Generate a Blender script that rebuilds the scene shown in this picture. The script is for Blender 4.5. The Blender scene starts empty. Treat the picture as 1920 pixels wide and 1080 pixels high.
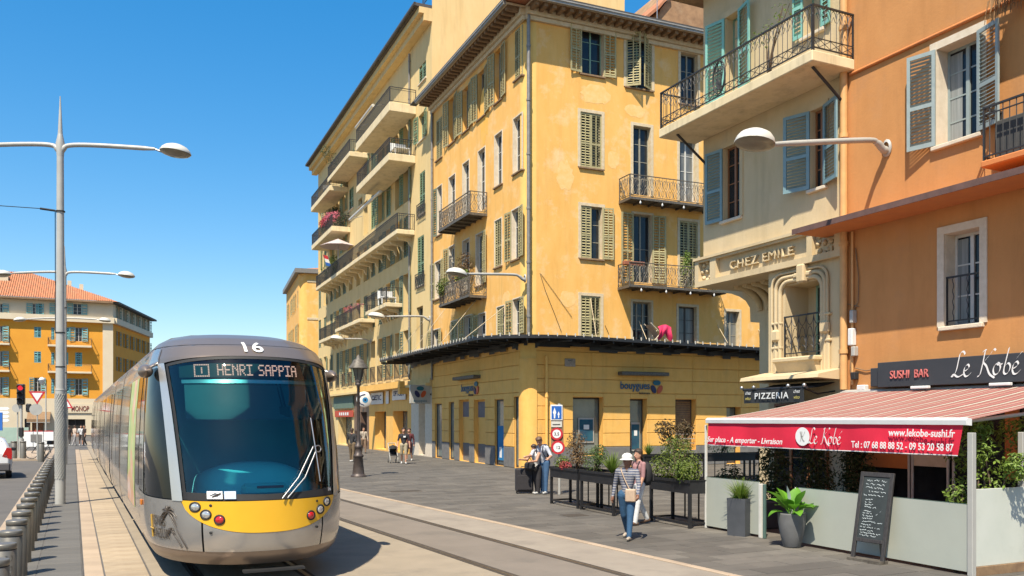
import bpy, bmesh, math, random
import numpy as np
from mathutils import Matrix, Vector
random.seed(7)
PI = math.pi
R = math.radians
SC = bpy.context.scene
COL = SC.collection

# ------------------------------------------------------------------ camera, sky, sun
CAMH = 2.25
FPX, CX, HY = 1618.0, 960.0, 785.0      # focal length, centre column and horizon row in photo pixels
TH = R(26.96)                           # the view turns this much right of the tram line (+Y)
FW = np.array([math.sin(TH), math.cos(TH)])
RT = np.array([math.cos(TH), -math.sin(TH)])
cam = bpy.data.cameras.new('camera')
cam.sensor_width = 36.0
cam.lens = 36.0 * FPX / 1920.0
cam.shift_y = (HY - 540.0) / 1920.0
cam.clip_start = 0.1
cam.clip_end = 2000
camo = bpy.data.objects.new('camera', cam)
COL.objects.link(camo)
camo.location = (0, 0, CAMH)
camo.rotation_euler = (R(90), 0, -TH)
SC.camera = camo

SUN_EL = R(58)
SUN_DX, SUN_DY = 0.72, 0.694            # horizontal direction the light travels
world = bpy.data.worlds.new('World')
SC.world = world
world.use_nodes = True
wn, wl = world.node_tree.nodes, world.node_tree.links
wn.clear()
w_out = wn.new('ShaderNodeOutputWorld')
w_bg = wn.new('ShaderNodeBackground')
w_sky = wn.new('ShaderNodeTexSky')
w_sky.sky_type = 'NISHITA'
w_sky.sun_disc = False
w_sky.sun_elevation = SUN_EL
w_sky.sun_rotation = math.atan2(-SUN_DX, -SUN_DY)
w_sky.air_density = 1.0
w_sky.dust_density = 0.6
w_sky.ozone_density = 1.5
w_bg.inputs['Strength'].default_value = 0.098
w_hs = wn.new('ShaderNodeHueSaturation')
w_hs.inputs['Saturation'].default_value = 1.82
w_gm = wn.new('ShaderNodeGamma')
w_gm.inputs['Gamma'].default_value = 0.70
w_hs.inputs['Value'].default_value = 1.78
wl.new(w_sky.outputs[0], w_gm.inputs['Color'])
wl.new(w_gm.outputs[0], w_hs.inputs['Color'])
wl.new(w_hs.outputs[0], w_bg.inputs['Color'])
wl.new(w_bg.outputs[0], w_out.inputs['Surface'])

sun = bpy.data.lights.new('sun', 'SUN')
sun.energy = 5.0
sun.angle = R(0.5)
sun.color = (1.0, 0.91, 0.755)
suno = bpy.data.objects.new('sun', sun)
COL.objects.link(suno)
suno.location = (-20, -20, 40)
suno.rotation_euler = Vector((SUN_DX*math.cos(SUN_EL), SUN_DY*math.cos(SUN_EL), -math.sin(SUN_EL))).to_track_quat('-Z', 'Y').to_euler()

SC.view_settings.view_transform = 'Standard'
SC.view_settings.look = 'None'
SC.view_settings.exposure = 0.80
SC.view_settings.gamma = 1.0
SC.view_settings.use_curve_mapping = False
SC.render.engine = 'CYCLES'
SC.cycles.use_denoising = True
SC.cycles.max_bounces = 8
SC.cycles.transparent_max_bounces = 16

# ------------------------------------------------------------------ measuring helpers
def vpdir(vp):
    a = TH + math.atan((vp - CX) / FPX)
    return np.array([math.sin(a), math.cos(a)])

class Frame:
    """vertical facade plane: x runs right along u as seen from the front, y into the building, z up"""
    def __init__(s, O, u):
        s.O = np.array(O, float)
        s.u = np.array(u, float) / np.linalg.norm(u)
        s.v = np.array([-s.u[1], s.u[0]])
        s.ang = math.atan2(s.u[1], s.u[0])
    def w(s, x, y, z=0.0):
        p = s.O + x*s.u + y*s.v
        return (p[0], p[1], z)
    def loc(s, P):
        d = np.array(P[:2]) - s.O
        return (float(d@s.u), float(d@s.v))
    def on(s, px, py, o=0.0):
        """(along, height) of a photo pixel on the plane standing o in front of the facade"""
        k = (px - CX) / FPX
        r = FW + k*RT
        O = s.O - o*s.v
        A = np.array([[r[0], -s.u[0]], [r[1], -s.u[1]]])
        t, x = np.linalg.solve(A, O)
        return float(x), float(CAMH + t*(HY - py)/FPX)

def gnd(px, py, h=0.0):
    Z = FPX*(CAMH - h)/(py - HY)
    p = Z*(FW + (px - CX)/FPX*RT)
    return float(p[0]), float(p[1])

def at(px, Z):
    p = Z*(FW + (px - CX)/FPX*RT)
    return float(p[0]), float(p[1])

def proj(x, y, z):
    Z = x*FW[0] + y*FW[1]
    X = x*RT[0] + y*RT[1]
    return CX + FPX*X/Z, HY - FPX*(z - CAMH)/Z

# ------------------------------------------------------------------ materials
MATS = {}
def srgb(r, g, b):
    f = lambda c: ((c/255.0 + 0.055)/1.055)**2.4 if c > 10 else c/255.0/12.92
    return (f(r), f(g), f(b))

def mat(name, c, c2=None, sc=3.0, rough=0.8, metal=0.0, bump=0.0, bsc=40.0, spec=0.5, stretch=(1, 1, 1),
        island=0.0, wear=None, wsc=0.8, wamt=0.5, coat=0.0, streak=0.0, lo=0.35, hi=0.65):
    if name in MATS: return MATS[name]
    m = bpy.data.materials.new(name)
    m.use_nodes = True
    nt = m.node_tree; n = nt.nodes; l = nt.links
    b = n['Principled BSDF']
    b.inputs['Roughness'].default_value = rough
    b.inputs['Metallic'].default_value = metal
    b.inputs['Specular IOR Level'].default_value = spec
    b.inputs['Coat Weight'].default_value = coat
    if c2 is None: c2 = tuple(x*0.82 for x in c)
    c, c2 = tuple(x*0.85 for x in c), tuple(x*0.85 for x in c2)
    if wear: wear = tuple(x*0.85 for x in wear)
    tc = n.new('ShaderNodeTexCoord')
    mp = n.new('ShaderNodeMapping'); mp.inputs['Scale'].default_value = stretch
    l.new(tc.outputs['Object'], mp.inputs['Vector'])
    nz = n.new('ShaderNodeTexNoise'); nz.inputs['Scale'].default_value = sc; nz.inputs['Detail'].default_value = 8; nz.inputs['Roughness'].default_value = 0.62
    l.new(mp.outputs[0], nz.inputs['Vector'])
    mr = n.new('ShaderNodeMapRange'); mr.inputs['From Min'].default_value = lo; mr.inputs['From Max'].default_value = hi
    l.new(nz.outputs['Fac'], mr.inputs['Value'])
    mx = n.new('ShaderNodeMix'); mx.data_type = 'RGBA'
    mx.inputs['A'].default_value = (*c, 1); mx.inputs['B'].default_value = (*c2, 1)
    l.new(mr.outputs[0], mx.inputs['Factor'])
    col = mx.outputs['Result']
    if wear is not None:
        n2 = n.new('ShaderNodeTexNoise'); n2.inputs['Scale'].default_value = wsc; n2.inputs['Detail'].default_value = 10; n2.inputs['Roughness'].default_value = 0.7
        l.new(tc.outputs['Object'], n2.inputs['Vector'])
        r2 = n.new('ShaderNodeMapRange'); r2.inputs['From Min'].default_value = 0.52; r2.inputs['From Max'].default_value = 0.75; r2.inputs['To Max'].default_value = wamt
        l.new(n2.outputs['Fac'], r2.inputs['Value'])
        m2 = n.new('ShaderNodeMix'); m2.data_type = 'RGBA'; m2.inputs['B'].default_value = (*wear, 1)
        l.new(col, m2.inputs['A']); l.new(r2.outputs[0], m2.inputs['Factor'])
        col = m2.outputs['Result']
    if streak > 0:
        ms = n.new('ShaderNodeMapping'); ms.inputs['Scale'].default_value = (1.3, 1.3, 0.13); l.new(tc.outputs['Object'], ms.inputs['Vector'])
        n4 = n.new('ShaderNodeTexNoise'); n4.inputs['Scale'].default_value = 1.6; n4.inputs['Detail'].default_value = 9; n4.inputs['Roughness'].default_value = 0.75
        l.new(ms.outputs[0], n4.inputs['Vector'])
        r4 = n.new('ShaderNodeMapRange'); r4.inputs['From Min'].default_value = 0.50; r4.inputs['From Max'].default_value = 0.72; r4.inputs['To Min'].default_value = 1.0; r4.inputs['To Max'].default_value = 1.0 - streak
        l.new(n4.outputs['Fac'], r4.inputs['Value'])
        h4 = n.new('ShaderNodeHueSaturation'); l.new(col, h4.inputs['Color']); l.new(r4.outputs[0], h4.inputs['Value'])
        col = h4.outputs[0]
    if island > 0:
        g = n.new('ShaderNodeNewGeometry'); o = n.new('ShaderNodeObjectInfo')
        ad = n.new('ShaderNodeMath'); ad.operation = 'ADD'
        l.new(g.outputs['Random Per Island'], ad.inputs[0]); l.new(o.outputs['Random'], ad.inputs[1])
        fr = n.new('ShaderNodeMath'); fr.operation = 'FRACT'; l.new(ad.outputs[0], fr.inputs[0])
        r3 = n.new('ShaderNodeMapRange'); r3.inputs['To Min'].default_value = 1 - island; r3.inputs['To Max'].default_value = 1 + island
        l.new(fr.outputs[0], r3.inputs['Value'])
        hs = n.new('ShaderNodeHueSaturation'); l.new(col, hs.inputs['Color']); l.new(r3.outputs[0], hs.inputs['Value'])
        col = hs.outputs[0]
    l.new(col, b.inputs['Base Color'])
    if bump > 0:
        n3 = n.new('ShaderNodeTexNoise'); n3.inputs['Scale'].default_value = bsc; n3.inputs['Detail'].default_value = 6
        l.new(tc.outputs['Object'], n3.inputs['Vector'])
        bp = n.new('ShaderNodeBump'); bp.inputs['Strength'].default_value = bump; bp.inputs['Distance'].default_value = 0.02
        l.new(n3.outputs['Fac'], bp.inputs['Height']); l.new(bp.outputs[0], b.inputs['Normal'])
    MATS[name] = m
    return m

def glass_mat(name, tint, mixf=0.5, rough=0.02, dark=(0.01, 0.015, 0.02)):
    """tinted see-through glass with a fresnel mirror"""
    if name in MATS: return MATS[name]
    m = bpy.data.materials.new(name); m.use_nodes = True
    n = m.node_tree.nodes; l = m.node_tree.links
    n.clear()
    o = n.new('ShaderNodeOutputMaterial')
    t = n.new('ShaderNodeBsdfTransparent'); t.inputs['Color'].default_value = (*tint, 1)
    g = n.new('ShaderNodeBsdfGlossy'); g.inputs['Roughness'].default_value = rough; g.inputs['Color'].default_value = (0.9, 0.95, 1, 1)
    f = n.new('ShaderNodeFresnel'); f.inputs['IOR'].default_value = 1.5
    ml = n.new('ShaderNodeMath'); ml.operation = 'MULTIPLY_ADD'; ml.inputs[1].default_value = 1.0; ml.inputs[2].default_value = mixf
    l.new(f.outputs[0], ml.inputs[0])
    mx = n.new('ShaderNodeMixShader')
    l.new(ml.outputs[0], mx.inputs[0]); l.new(t.outputs[0], mx.inputs[1]); l.new(g.outputs[0], mx.inputs[2])
    l.new(mx.outputs[0], o.inputs['Surface'])
    MATS[name] = m
    return m

def leaf_mat(name, c, c2, island=0.35):
    if name in MATS: return MATS[name]
    m = mat(name, c, c2, sc=6, rough=0.55, island=island, spec=0.35)
    nt = m.node_tree; n = nt.nodes; l = nt.links
    b = n['Principled BSDF']; out = [x for x in n if x.type == 'OUTPUT_MATERIAL'][0]
    t = n.new('ShaderNodeBsdfTranslucent')
    src = b.inputs['Base Color'].links[0].from_socket
    l.new(src, t.inputs['Color'])
    mx = n.new('ShaderNodeMixShader'); mx.inputs[0].default_value = 0.3
    l.new(b.outputs[0], mx.inputs[1]); l.new(t.outputs[0], mx.inputs[2]); l.new(mx.outputs[0], out.inputs['Surface'])
    return m

# ------------------------------------------------------------------ mesh building
class MB:
    def __init__(s):
        s.v = []; s.f = []; s.m = []; s.sm = []
    def add(s, vs, fs, mi=0, smooth=False):
        o = len(s.v)
        s.v.extend([tuple(map(float, p)) for p in vs])
        for f in fs:
            s.f.append(tuple(i + o for i in f)); s.m.append(mi); s.sm.append(smooth)
        return s
    def box(s, x0, x1, y0, y1, z0, z1, mi=0):
        vs = [(x0,y0,z0),(x1,y0,z0),(x1,y1,z0),(x0,y1,z0),(x0,y0,z1),(x1,y0,z1),(x1,y1,z1),(x0,y1,z1)]
        return s.add(vs, [(0,3,2,1),(4,5,6,7),(0,1,5,4),(1,2,6,5),(2,3,7,6),(3,0,4,7)], mi)
    def cbox(s, x0, x1, y0, y1, z0, z1, c=0.01, mi=0):
        """box with chamfered edges"""
        b = bmesh.new()
        bmesh.ops.create_cube(b, size=1.0)
        bmesh.ops.scale(b, vec=(x1-x0, y1-y0, z1-z0), verts=b.verts)
        bmesh.ops.bevel(b, geom=b.edges[:], offset=min(c, 0.45*min(x1-x0, y1-y0, z1-z0)), segments=1, affect='EDGES')
        bmesh.ops.translate(b, vec=((x0+x1)/2, (y0+y1)/2, (z0+z1)/2), verts=b.verts)
        b.verts.index_update()
        s.add([v.co[:] for v in b.verts], [[v.index for v in f.verts] for f in b.faces], mi)
        b.free()
        return s
    def obox(s, M, dx, dy, dz, mi=0):
        """box of half sizes dx dy dz under a matrix"""
        vs = [M @ Vector((sx*dx, sy*dy, sz*dz)) for sz in (-1,1) for sx, sy in ((-1,-1),(1,-1),(1,1),(-1,1))]
        return s.add([v[:] for v in vs], [(0,3,2,1),(4,5,6,7),(0,1,5,4),(1,2,6,5),(2,3,7,6),(3,0,4,7)], mi)
    def tube(s, pts, r, n=6, mi=0, smooth=True, cap=True):
        P = [Vector(p) for p in pts]
        rr = r if isinstance(r, (list, tuple)) else [r]*len(P)
        vs = []; fs = []
        up = None
        for i, p in enumerate(P):
            t = (P[min(i+1, len(P)-1)] - P[max(i-1, 0)])
            if t.length < 1e-9: t = Vector((0,0,1))
            t.normalize()
            if up is None:
                up = Vector((0,0,1)) if abs(t.z) < 0.9 else Vector((1,0,0))
            a = t.cross(up)
            if a.length < 1e-6: a = t.orthogonal()
            a.normalize(); b = a.cross(t); up = b
            for k in range(n):
                q = p + rr[i]*(math.cos(2*PI*k/n)*a + math.sin(2*PI*k/n)*b)
                vs.append(q[:])
        for i in range(len(P)-1):
            for k in range(n):
                k2 = (k+1) % n
                fs.append((i*n+k, i*n+k2, (i+1)*n+k2, (i+1)*n+k))
        s.add(vs, fs, mi, smooth)
        if cap:
            s.add(vs[:n], [tuple(range(n))[::-1]], mi)
            s.add(vs[-n:], [tuple(range(n))], mi)
        return s
    def lathe(s, prof, n=16, c=(0,0,0), mi=0, smooth=True, a0=0.0, a1=2*PI):
        full = abs(a1-a0-2*PI) < 1e-6
        m = n if full else n+1
        vs = []; fs = []
        for r, z in prof:
            for k in range(m):
                a = a0 + (a1-a0)*k/n
                vs.append((c[0]+r*math.cos(a), c[1]+r*math.sin(a), c[2]+z))
        for i in range(len(prof)-1):
            for k in range(n):
                k2 = (k+1) % m
                fs.append((i*m+k, i*m+k2, (i+1)*m+k2, (i+1)*m+k))
        return s.add(vs, fs, mi, smooth)
    def cyl(s, c, r, z0, z1, n=16, mi=0, r1=None):
        r1 = r if r1 is None else r1
        return s.lathe([(0.0001, z0), (r, z0)], n, c, mi, False).lathe([(r, z0), (r1, z1)], n, c, mi, True).lathe([(r1, z1), (0.0001, z1)], n, c, mi, False)
    def quad(s, a, b, c, d, mi=0):
        return s.add([a, b, c, d], [(0,1,2,3)], mi)
    def grid(s, P, mi=0, smooth=True, flip=False):
        nr, nc = len(P), len(P[0])
        vs = [p for row in P for p in row]
        fs = []
        for i in range(nr-1):
            for j in range(nc-1):
                f = (i*nc+j, i*nc+j+1, (i+1)*nc+j+1, (i+1)*nc+j)
                fs.append(f[::-1] if flip else f)
        return s.add(vs, fs, mi, smooth)
    def prism(s, poly, y0, y1, mi=0, axis='y'):
        """poly in (x,z) extruded along y (or (x,y) along z)"""
        n = len(poly)
        if axis == 'y':
            vs = [(p[0], y0, p[1]) for p in poly] + [(p[0], y1, p[1]) for p in poly]
        elif axis == 'x':
            vs = [(y0, p[0], p[1]) for p in poly] + [(y1, p[0], p[1]) for p in poly]
        else:
            vs = [(p[0], p[1], y0) for p in poly] + [(p[0], p[1], y1) for p in poly]
        fs = [tuple(range(n)), tuple(range(2*n-1, n-1, -1))]
        for i in range(n):
            j = (i+1) % n
            fs.append((i, i+n, j+n, j))
        return s.add(vs, fs, mi)
    def disc(s, c, r, n=20, mi=0, axis='y', ry=None):
        ry = r if ry is None else ry
        vs = []
        for k in range(n):
            a = 2*PI*k/n
            if axis == 'y': vs.append((c[0]+r*math.cos(a), c[1], c[2]+ry*math.sin(a)))
            else: vs.append((c[0]+r*math.cos(a), c[1]+ry*math.sin(a), c[2]))
        return s.add(vs, [tuple(range(n))], mi)
    def mesh(s, name, mats):
        me = bpy.data.meshes.new(name)
        me.from_pydata(s.v, [], s.f)
        for m in (mats if isinstance(mats, (list, tuple)) else [mats]): me.materials.append(m)
        me.polygons.foreach_set('material_index', s.m)
        me.polygons.foreach_set('use_smooth', s.sm)
        me.update()
        return me
    def build(s, name, mats, parent=None, loc=(0,0,0), rz=0.0):
        return link(name, s.mesh(name, mats), parent, loc, rz)

def link(name, me, parent=None, loc=(0,0,0), rz=0.0, rot=None):
    o = bpy.data.objects.new(name, me)
    COL.objects.link(o)
    if parent is not None: o.parent = parent
    o.location = loc
    o.rotation_euler = rot if rot is not None else (0, 0, rz)
    return o

def tag(o, label=None, cat=None, group=None, kind=None):
    if label: o['label'] = label
    if cat: o['category'] = cat
    if group: o['group'] = group
    if kind: o['kind'] = kind
    return o

FR = {}
def thing(name, label, cat, loc=(0,0,0), rz=0.0, group=None, frame=None):
    o = bpy.data.objects.new(name, None)
    o.empty_display_size = 0.3
    COL.objects.link(o)
    if frame is not None:
        o.location = (frame.O[0], frame.O[1], 0); o.rotation_euler = (0, 0, frame.ang); FR[o.name] = frame
    else:
        o.location = loc; o.rotation_euler = (0, 0, rz)
    return tag(o, label, cat, group)

def place(o, root, frame, x, y, z, rz=0.0):
    """parent o to root, standing at (x along, y into, z) of a facade frame"""
    o.parent = root
    rf = FR[root.name]
    w = frame.w(x, y, z)
    lx, ly = rf.loc(w)
    o.location = (lx, ly, z)
    o.rotation_euler = (0, 0, frame.ang - rf.ang + rz)
    return o

def copy_tree(o, parent=None):
    c = o.copy(); COL.objects.link(c)
    if parent is not None: c.parent = parent
    for ch in [x for x in bpy.data.objects if x.parent == o]: copy_tree(ch, c)
    return c

def dup(o, loc, rz=0.0, label=None, group=None):
    c = copy_tree(o)
    c.location = loc; c.rotation_euler = (0, 0, rz)
    return tag(c, label, None, group)

def bez(p0, p1, p2, p3, n=8):
    out = []
    for i in range(n+1):
        t = i/n; u = 1-t
        out.append(tuple(u**3*a + 3*u*u*t*b + 3*u*t*t*c + t**3*d for a, b, c, d in zip(p0, p1, p2, p3)))
    return out

def catmull(P, n=6):
    P = [np.array(p, float) for p in P]
    Q = [2*P[0]-P[1]] + P + [2*P[-1]-P[-2]]
    out = []
    for i in range(1, len(Q)-2):
        for k in range(n):
            t = k/n
            out.append(0.5*((2*Q[i]) + (-Q[i-1]+Q[i+1])*t + (2*Q[i-1]-5*Q[i]+4*Q[i+1]-Q[i+2])*t*t + (-Q[i-1]+3*Q[i]-3*Q[i+1]+Q[i+2])*t**3))
    out.append(P[-1])
    return [tuple(p) for p in out]

def text_mesh(body, size, m, extrude=0.004, shear=0.0, offset=0.0, align='CENTER', xs=1.0, space=1.0, fit=None):
    cu = bpy.data.curves.new('lettering', 'FONT')
    cu.body = body; cu.size = size; cu.extrude = extrude; cu.shear = shear; cu.offset = (0.012*size if offset > 0 else 0.0)
    cu.align_x = align; cu.space_character = space; cu.resolution_u = 3
    o = bpy.data.objects.new('lettering', cu)
    me = bpy.data.meshes.new_from_object(o)
    bpy.data.objects.remove(o); bpy.data.curves.remove(cu)
    n = len(me.vertices)
    co = np.empty(n*3); me.vertices.foreach_get('co', co); co = co.reshape(-1, 3)
    if fit is not None:
        w = co[:, 0].max() - co[:, 0].min()
        xs = fit / w
        if align == 'CENTER': co[:, 0] -= (co[:, 0].max() + co[:, 0].min())/2
    co[:, 0] *= xs
    out = np.stack([co[:, 0], -co[:, 2], co[:, 1]], 1)     # stand it up, facing -y
    me.vertices.foreach_set('co', out.ravel())
    me.materials.clear(); me.materials.append(m)
    me.update()
    return me

def nib_strokes(mb, strokes, scale, ox, oz, y, nib=(0.045, 0.045), slant=0.0, n=6):
    """broad-pen handwriting: each stroke is swept with a fixed slanted nib"""
    for st in strokes:
        P = catmull(st, n)
        top = []; bot = []
        for (x, z) in P:
            x = x + slant*z
            top.append((ox+(x+nib[0])*scale, y, oz+(z+nib[1])*scale)); bot.append((ox+(x-nib[0])*scale, y, oz+(z-nib[1])*scale))
        mb.grid([bot, top], smooth=False)
        mb.grid([[(a, b+0.004, c) for a, b, c in bot], [(a, b+0.004, c) for a, b, c in top]], smooth=False)
    return mb
# ------------------------------------------------------------------ palette
m_ochre   = mat('ochre_render', (0.90, 0.51, 0.145), (0.86, 0.455, 0.11), sc=1.6, rough=0.9, bump=0.2, bsc=14, wear=(0.92, 0.66, 0.37), wsc=0.9, wamt=0.95, stretch=(1, 1, 0.45), streak=0.15)
m_ochre_b = mat('pale_ochre_corner', (0.86, 0.56, 0.17), (0.82, 0.50, 0.14), sc=2, rough=0.9, bump=0.15, bsc=14)
m_yellow  = mat('yellow_shopfront_paint', (0.90, 0.51, 0.13), (0.85, 0.465, 0.105), sc=2.5, rough=0.75, bump=0.12, bsc=10, wear=(0.62, 0.42, 0.17), wsc=0.7, wamt=0.5, streak=0.18)
m_plinth  = mat('grey_plinth', (0.20, 0.19, 0.175), (0.15, 0.145, 0.14), sc=4, rough=0.8, bump=0.2)
m_cream   = mat('cream_render', (0.76, 0.57, 0.27), (0.72, 0.52, 0.23), sc=1.5, rough=0.9, bump=0.15, bsc=12, wear=(0.62, 0.46, 0.22), wsc=0.5, wamt=0.35, stretch=(1, 1, 0.4), streak=0.18)
m_slabc   = mat('balcony_concrete', (0.80, 0.66, 0.42), (0.74, 0.60, 0.36), sc=3, rough=0.9, bump=0.1, wear=(0.45, 0.36, 0.24), wsc=1.6, wamt=0.5, streak=0.3)
m_deco    = mat('deco_stone_render', (0.66, 0.52, 0.315), (0.61, 0.47, 0.27), sc=2.2, rough=0.9, bump=0.18, bsc=25, wear=(0.46, 0.38, 0.27), wsc=0.9, wamt=0.45, stretch=(1, 1, 0.5), streak=0.18)
m_orange  = mat('orange_render', (0.61, 0.28, 0.092), (0.54, 0.24, 0.075), sc=1.4, rough=0.92, bump=0.16, bsc=16, wear=(0.47, 0.24, 0.11), wsc=0.9, wamt=0.7, stretch=(1, 1, 0.5), streak=0.15)
m_orange2 = mat('orange_ledge_paint', (0.62, 0.22, 0.06), (0.55, 0.19, 0.06), sc=3, rough=0.85, bump=0.2, bsc=20)
m_trim    = mat('pale_plaster_trim', (0.74, 0.64, 0.50), (0.66, 0.56, 0.42), sc=6, rough=0.9, bump=0.2, wear=(0.48, 0.4, 0.3), wsc=1.5, wamt=0.4)
m_trimy   = mat('weathered_window_plaster', (0.72, 0.60, 0.42), (0.62, 0.48, 0.28), sc=5, rough=0.9, bump=0.2)
m_shut_b  = mat('olive_shutter_paint', (0.46, 0.40, 0.20), (0.36, 0.31, 0.15), sc=5, rough=0.65, wear=(0.3, 0.27, 0.16), wsc=2.5, wamt=0.5)
m_shut_g  = mat('green_shutter_paint', (0.20, 0.30, 0.17), (0.17, 0.26, 0.15), sc=5, rough=0.55)
m_shut_dk = mat('faded_dark_green_shutter', (0.16, 0.22, 0.15), (0.20, 0.24, 0.16), sc=4, rough=0.7)
m_shut_t  = mat('turquoise_shutter_paint', (0.25, 0.53, 0.44), (0.21, 0.47, 0.40), sc=6, rough=0.5)
m_shut_bl = mat('blue_shutter_paint', (0.22, 0.34, 0.36), (0.18, 0.29, 0.32), sc=5, rough=0.5)
m_shut_gr = mat('grey_blue_shutter_paint', (0.32, 0.38, 0.37), (0.27, 0.33, 0.33), sc=7, rough=0.55)
m_shut_f  = mat('teal_far_shutter', (0.13, 0.36, 0.38), (0.17, 0.42, 0.44), sc=2, rough=0.6)
m_frame_w = mat('white_window_paint', (0.68, 0.67, 0.62), (0.6, 0.58, 0.53), sc=6, rough=0.5)
m_frame_g = mat('green_window_paint', (0.25, 0.40, 0.28), (0.2, 0.34, 0.24), sc=6, rough=0.5)
m_frame_br= mat('varnished_wood_window', (0.33, 0.14, 0.05), (0.25, 0.10, 0.04), sc=6, rough=0.45, stretch=(8, 8, 0.6))
m_frame_d = mat('dark_window_frame', (0.06, 0.05, 0.045), (0.04, 0.035, 0.03), sc=6, rough=0.5)
m_frame_gy= mat('weathered_grey_window_paint', (0.36, 0.34, 0.26), (0.28, 0.26, 0.2), sc=8, rough=0.7)
m_pane    = mat('dark_window_glass', (0.012, 0.016, 0.02), (0.03, 0.035, 0.04), sc=1.2, rough=0.10, spec=0.40, lo=0.4, hi=0.7)
m_pane_l  = mat('curtained_window_glass', (0.10, 0.11, 0.11), (0.25, 0.25, 0.23), sc=1.0, rough=0.10, spec=0.4, stretch=(4, 4, 0.3))
m_shopgl  = mat('shop_window_glass', (0.20, 0.24, 0.22), (0.12, 0.15, 0.15), sc=0.7, rough=0.08, spec=0.7)
m_curtain = mat('sheer_curtain', (0.34, 0.36, 0.35), (0.20, 0.22, 0.22), sc=2, rough=0.9, stretch=(14, 14, 0.4))
m_iron    = mat('black_wrought_iron', (0.020, 0.020, 0.022), (0.035, 0.032, 0.03), sc=10, rough=0.55)
m_irongr  = mat('weathered_grey_iron', (0.17, 0.15, 0.12), (0.09, 0.075, 0.06), sc=12, rough=0.6, metal=0.2)
m_black   = mat('black_steel_paint', (0.014, 0.014, 0.016), (0.022, 0.022, 0.024), sc=8, rough=0.45)
m_blackm  = mat('matte_black', (0.02, 0.02, 0.022), (0.012, 0.012, 0.014), sc=3, rough=0.85)
m_dark    = mat('unlit_interior', (0.018, 0.016, 0.014), (0.03, 0.025, 0.02), sc=1.5, rough=0.9)
m_grey    = mat('galvanised_grey_paint', (0.46, 0.45, 0.41), (0.41, 0.40, 0.37), sc=3, rough=0.45, metal=0.05, wear=(0.34, 0.33, 0.30), wsc=1.5, wamt=0.3)
m_steel   = mat('brushed_steel', (0.55, 0.55, 0.54), (0.45, 0.45, 0.45), sc=6, rough=0.35, metal=0.8)
m_lampw   = mat('pale_lamp_shell', (0.66, 0.64, 0.57), (0.60, 0.58, 0.52), sc=4, rough=0.4)
m_lens    = mat('frosted_lamp_lens', (0.26, 0.23, 0.17), (0.20, 0.18, 0.13), sc=4, rough=0.25)
m_pipe    = mat('zinc_downpipe', (0.30, 0.28, 0.25), (0.22, 0.20, 0.18), sc=6, rough=0.5, metal=0.3)
m_pipe_o  = mat('painted_ochre_pipe', (0.72, 0.40, 0.15), (0.62, 0.34, 0.13), sc=5, rough=0.6)
m_rooft   = mat('terracotta_roof_tiles', (0.42, 0.14, 0.06), (0.52, 0.24, 0.12), sc=3, rough=0.9, bump=0.8, bsc=6, wear=(0.34, 0.23, 0.16), wsc=0.6, wamt=0.8)
m_roofd   = mat('dark_roof_edge', (0.06, 0.055, 0.05), (0.09, 0.08, 0.07), sc=6, rough=0.7)
m_zinc    = mat('grey_gutter', (0.38, 0.36, 0.32), (0.30, 0.28, 0.25), sc=4, rough=0.5, metal=0.2)
m_modil   = mat('brown_eave_wood', (0.20, 0.12, 0.065), (0.30, 0.19, 0.10), sc=5, rough=0.85)
m_white   = mat('white_paint', (0.78, 0.78, 0.76), (0.72, 0.72, 0.70), sc=4, rough=0.5)
m_white_e = mat('white_print', (0.82, 0.82, 0.80), (0.80, 0.80, 0.78), sc=4, rough=0.5)
m_red     = mat('red_print', (0.55, 0.02, 0.03), (0.50, 0.02, 0.03), sc=4, rough=0.5)
m_blue    = mat('blue_sign', (0.02, 0.13, 0.48), (0.02, 0.11, 0.42), sc=4, rough=0.4)

# ------------------------------------------------------------------ facade kit
MC = {}
def cached(key, fn):
    if key not in MC: MC[key] = fn()
    return MC[key]

def shutter_mesh(w, h, m, gap=0.10, split=0.56, vbar=False):
    """louvred leaf hinged at x=0, reaching x=w, standing on z=0, 4 cm thick around y=0"""
    w = round(w, 2); h = round(h, 2)
    def make():
        b = MB(); st = max(0.045, 0.12*w); t = 0.02
        b.box(0, st, -t, t, 0, h); b.box(w-st, w, -t, t, 0, h)
        rails = [(0, 0.09), (h*(1-split)-0.04, h*(1-split)+0.04), (h-0.08, h)]
        for a, c in rails: b.box(st, w-st, -t*0.95, t*0.95, a, c)
        if vbar: b.box(w/2-st*0.35, w/2+st*0.35, -t*0.9, t*0.9, 0.09, h-0.08)
        for (a, c) in ((rails[0][1], rails[1][0]), (rails[1][1], rails[2][0])):
            n = max(2, int((c-a)/gap))
            for k in range(n):
                z = a + (k+0.5)*(c-a)/n
                d = 0.20*(c-a)/n
                vs = [(st, -0.016, z-d), (w-st, -0.016, z-d), (w-st, 0.016, z+d), (st, 0.016, z+d)]
                b.add(vs, [(0, 1, 2, 3)])
                b.add([(x, y+0.006, zz-0.010) for x, y, zz in vs], [(3, 2, 1, 0)])
        return b.mesh('shutter', m)
    return cached(('sh', w, h, m.name, gap, vbar), make)

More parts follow.
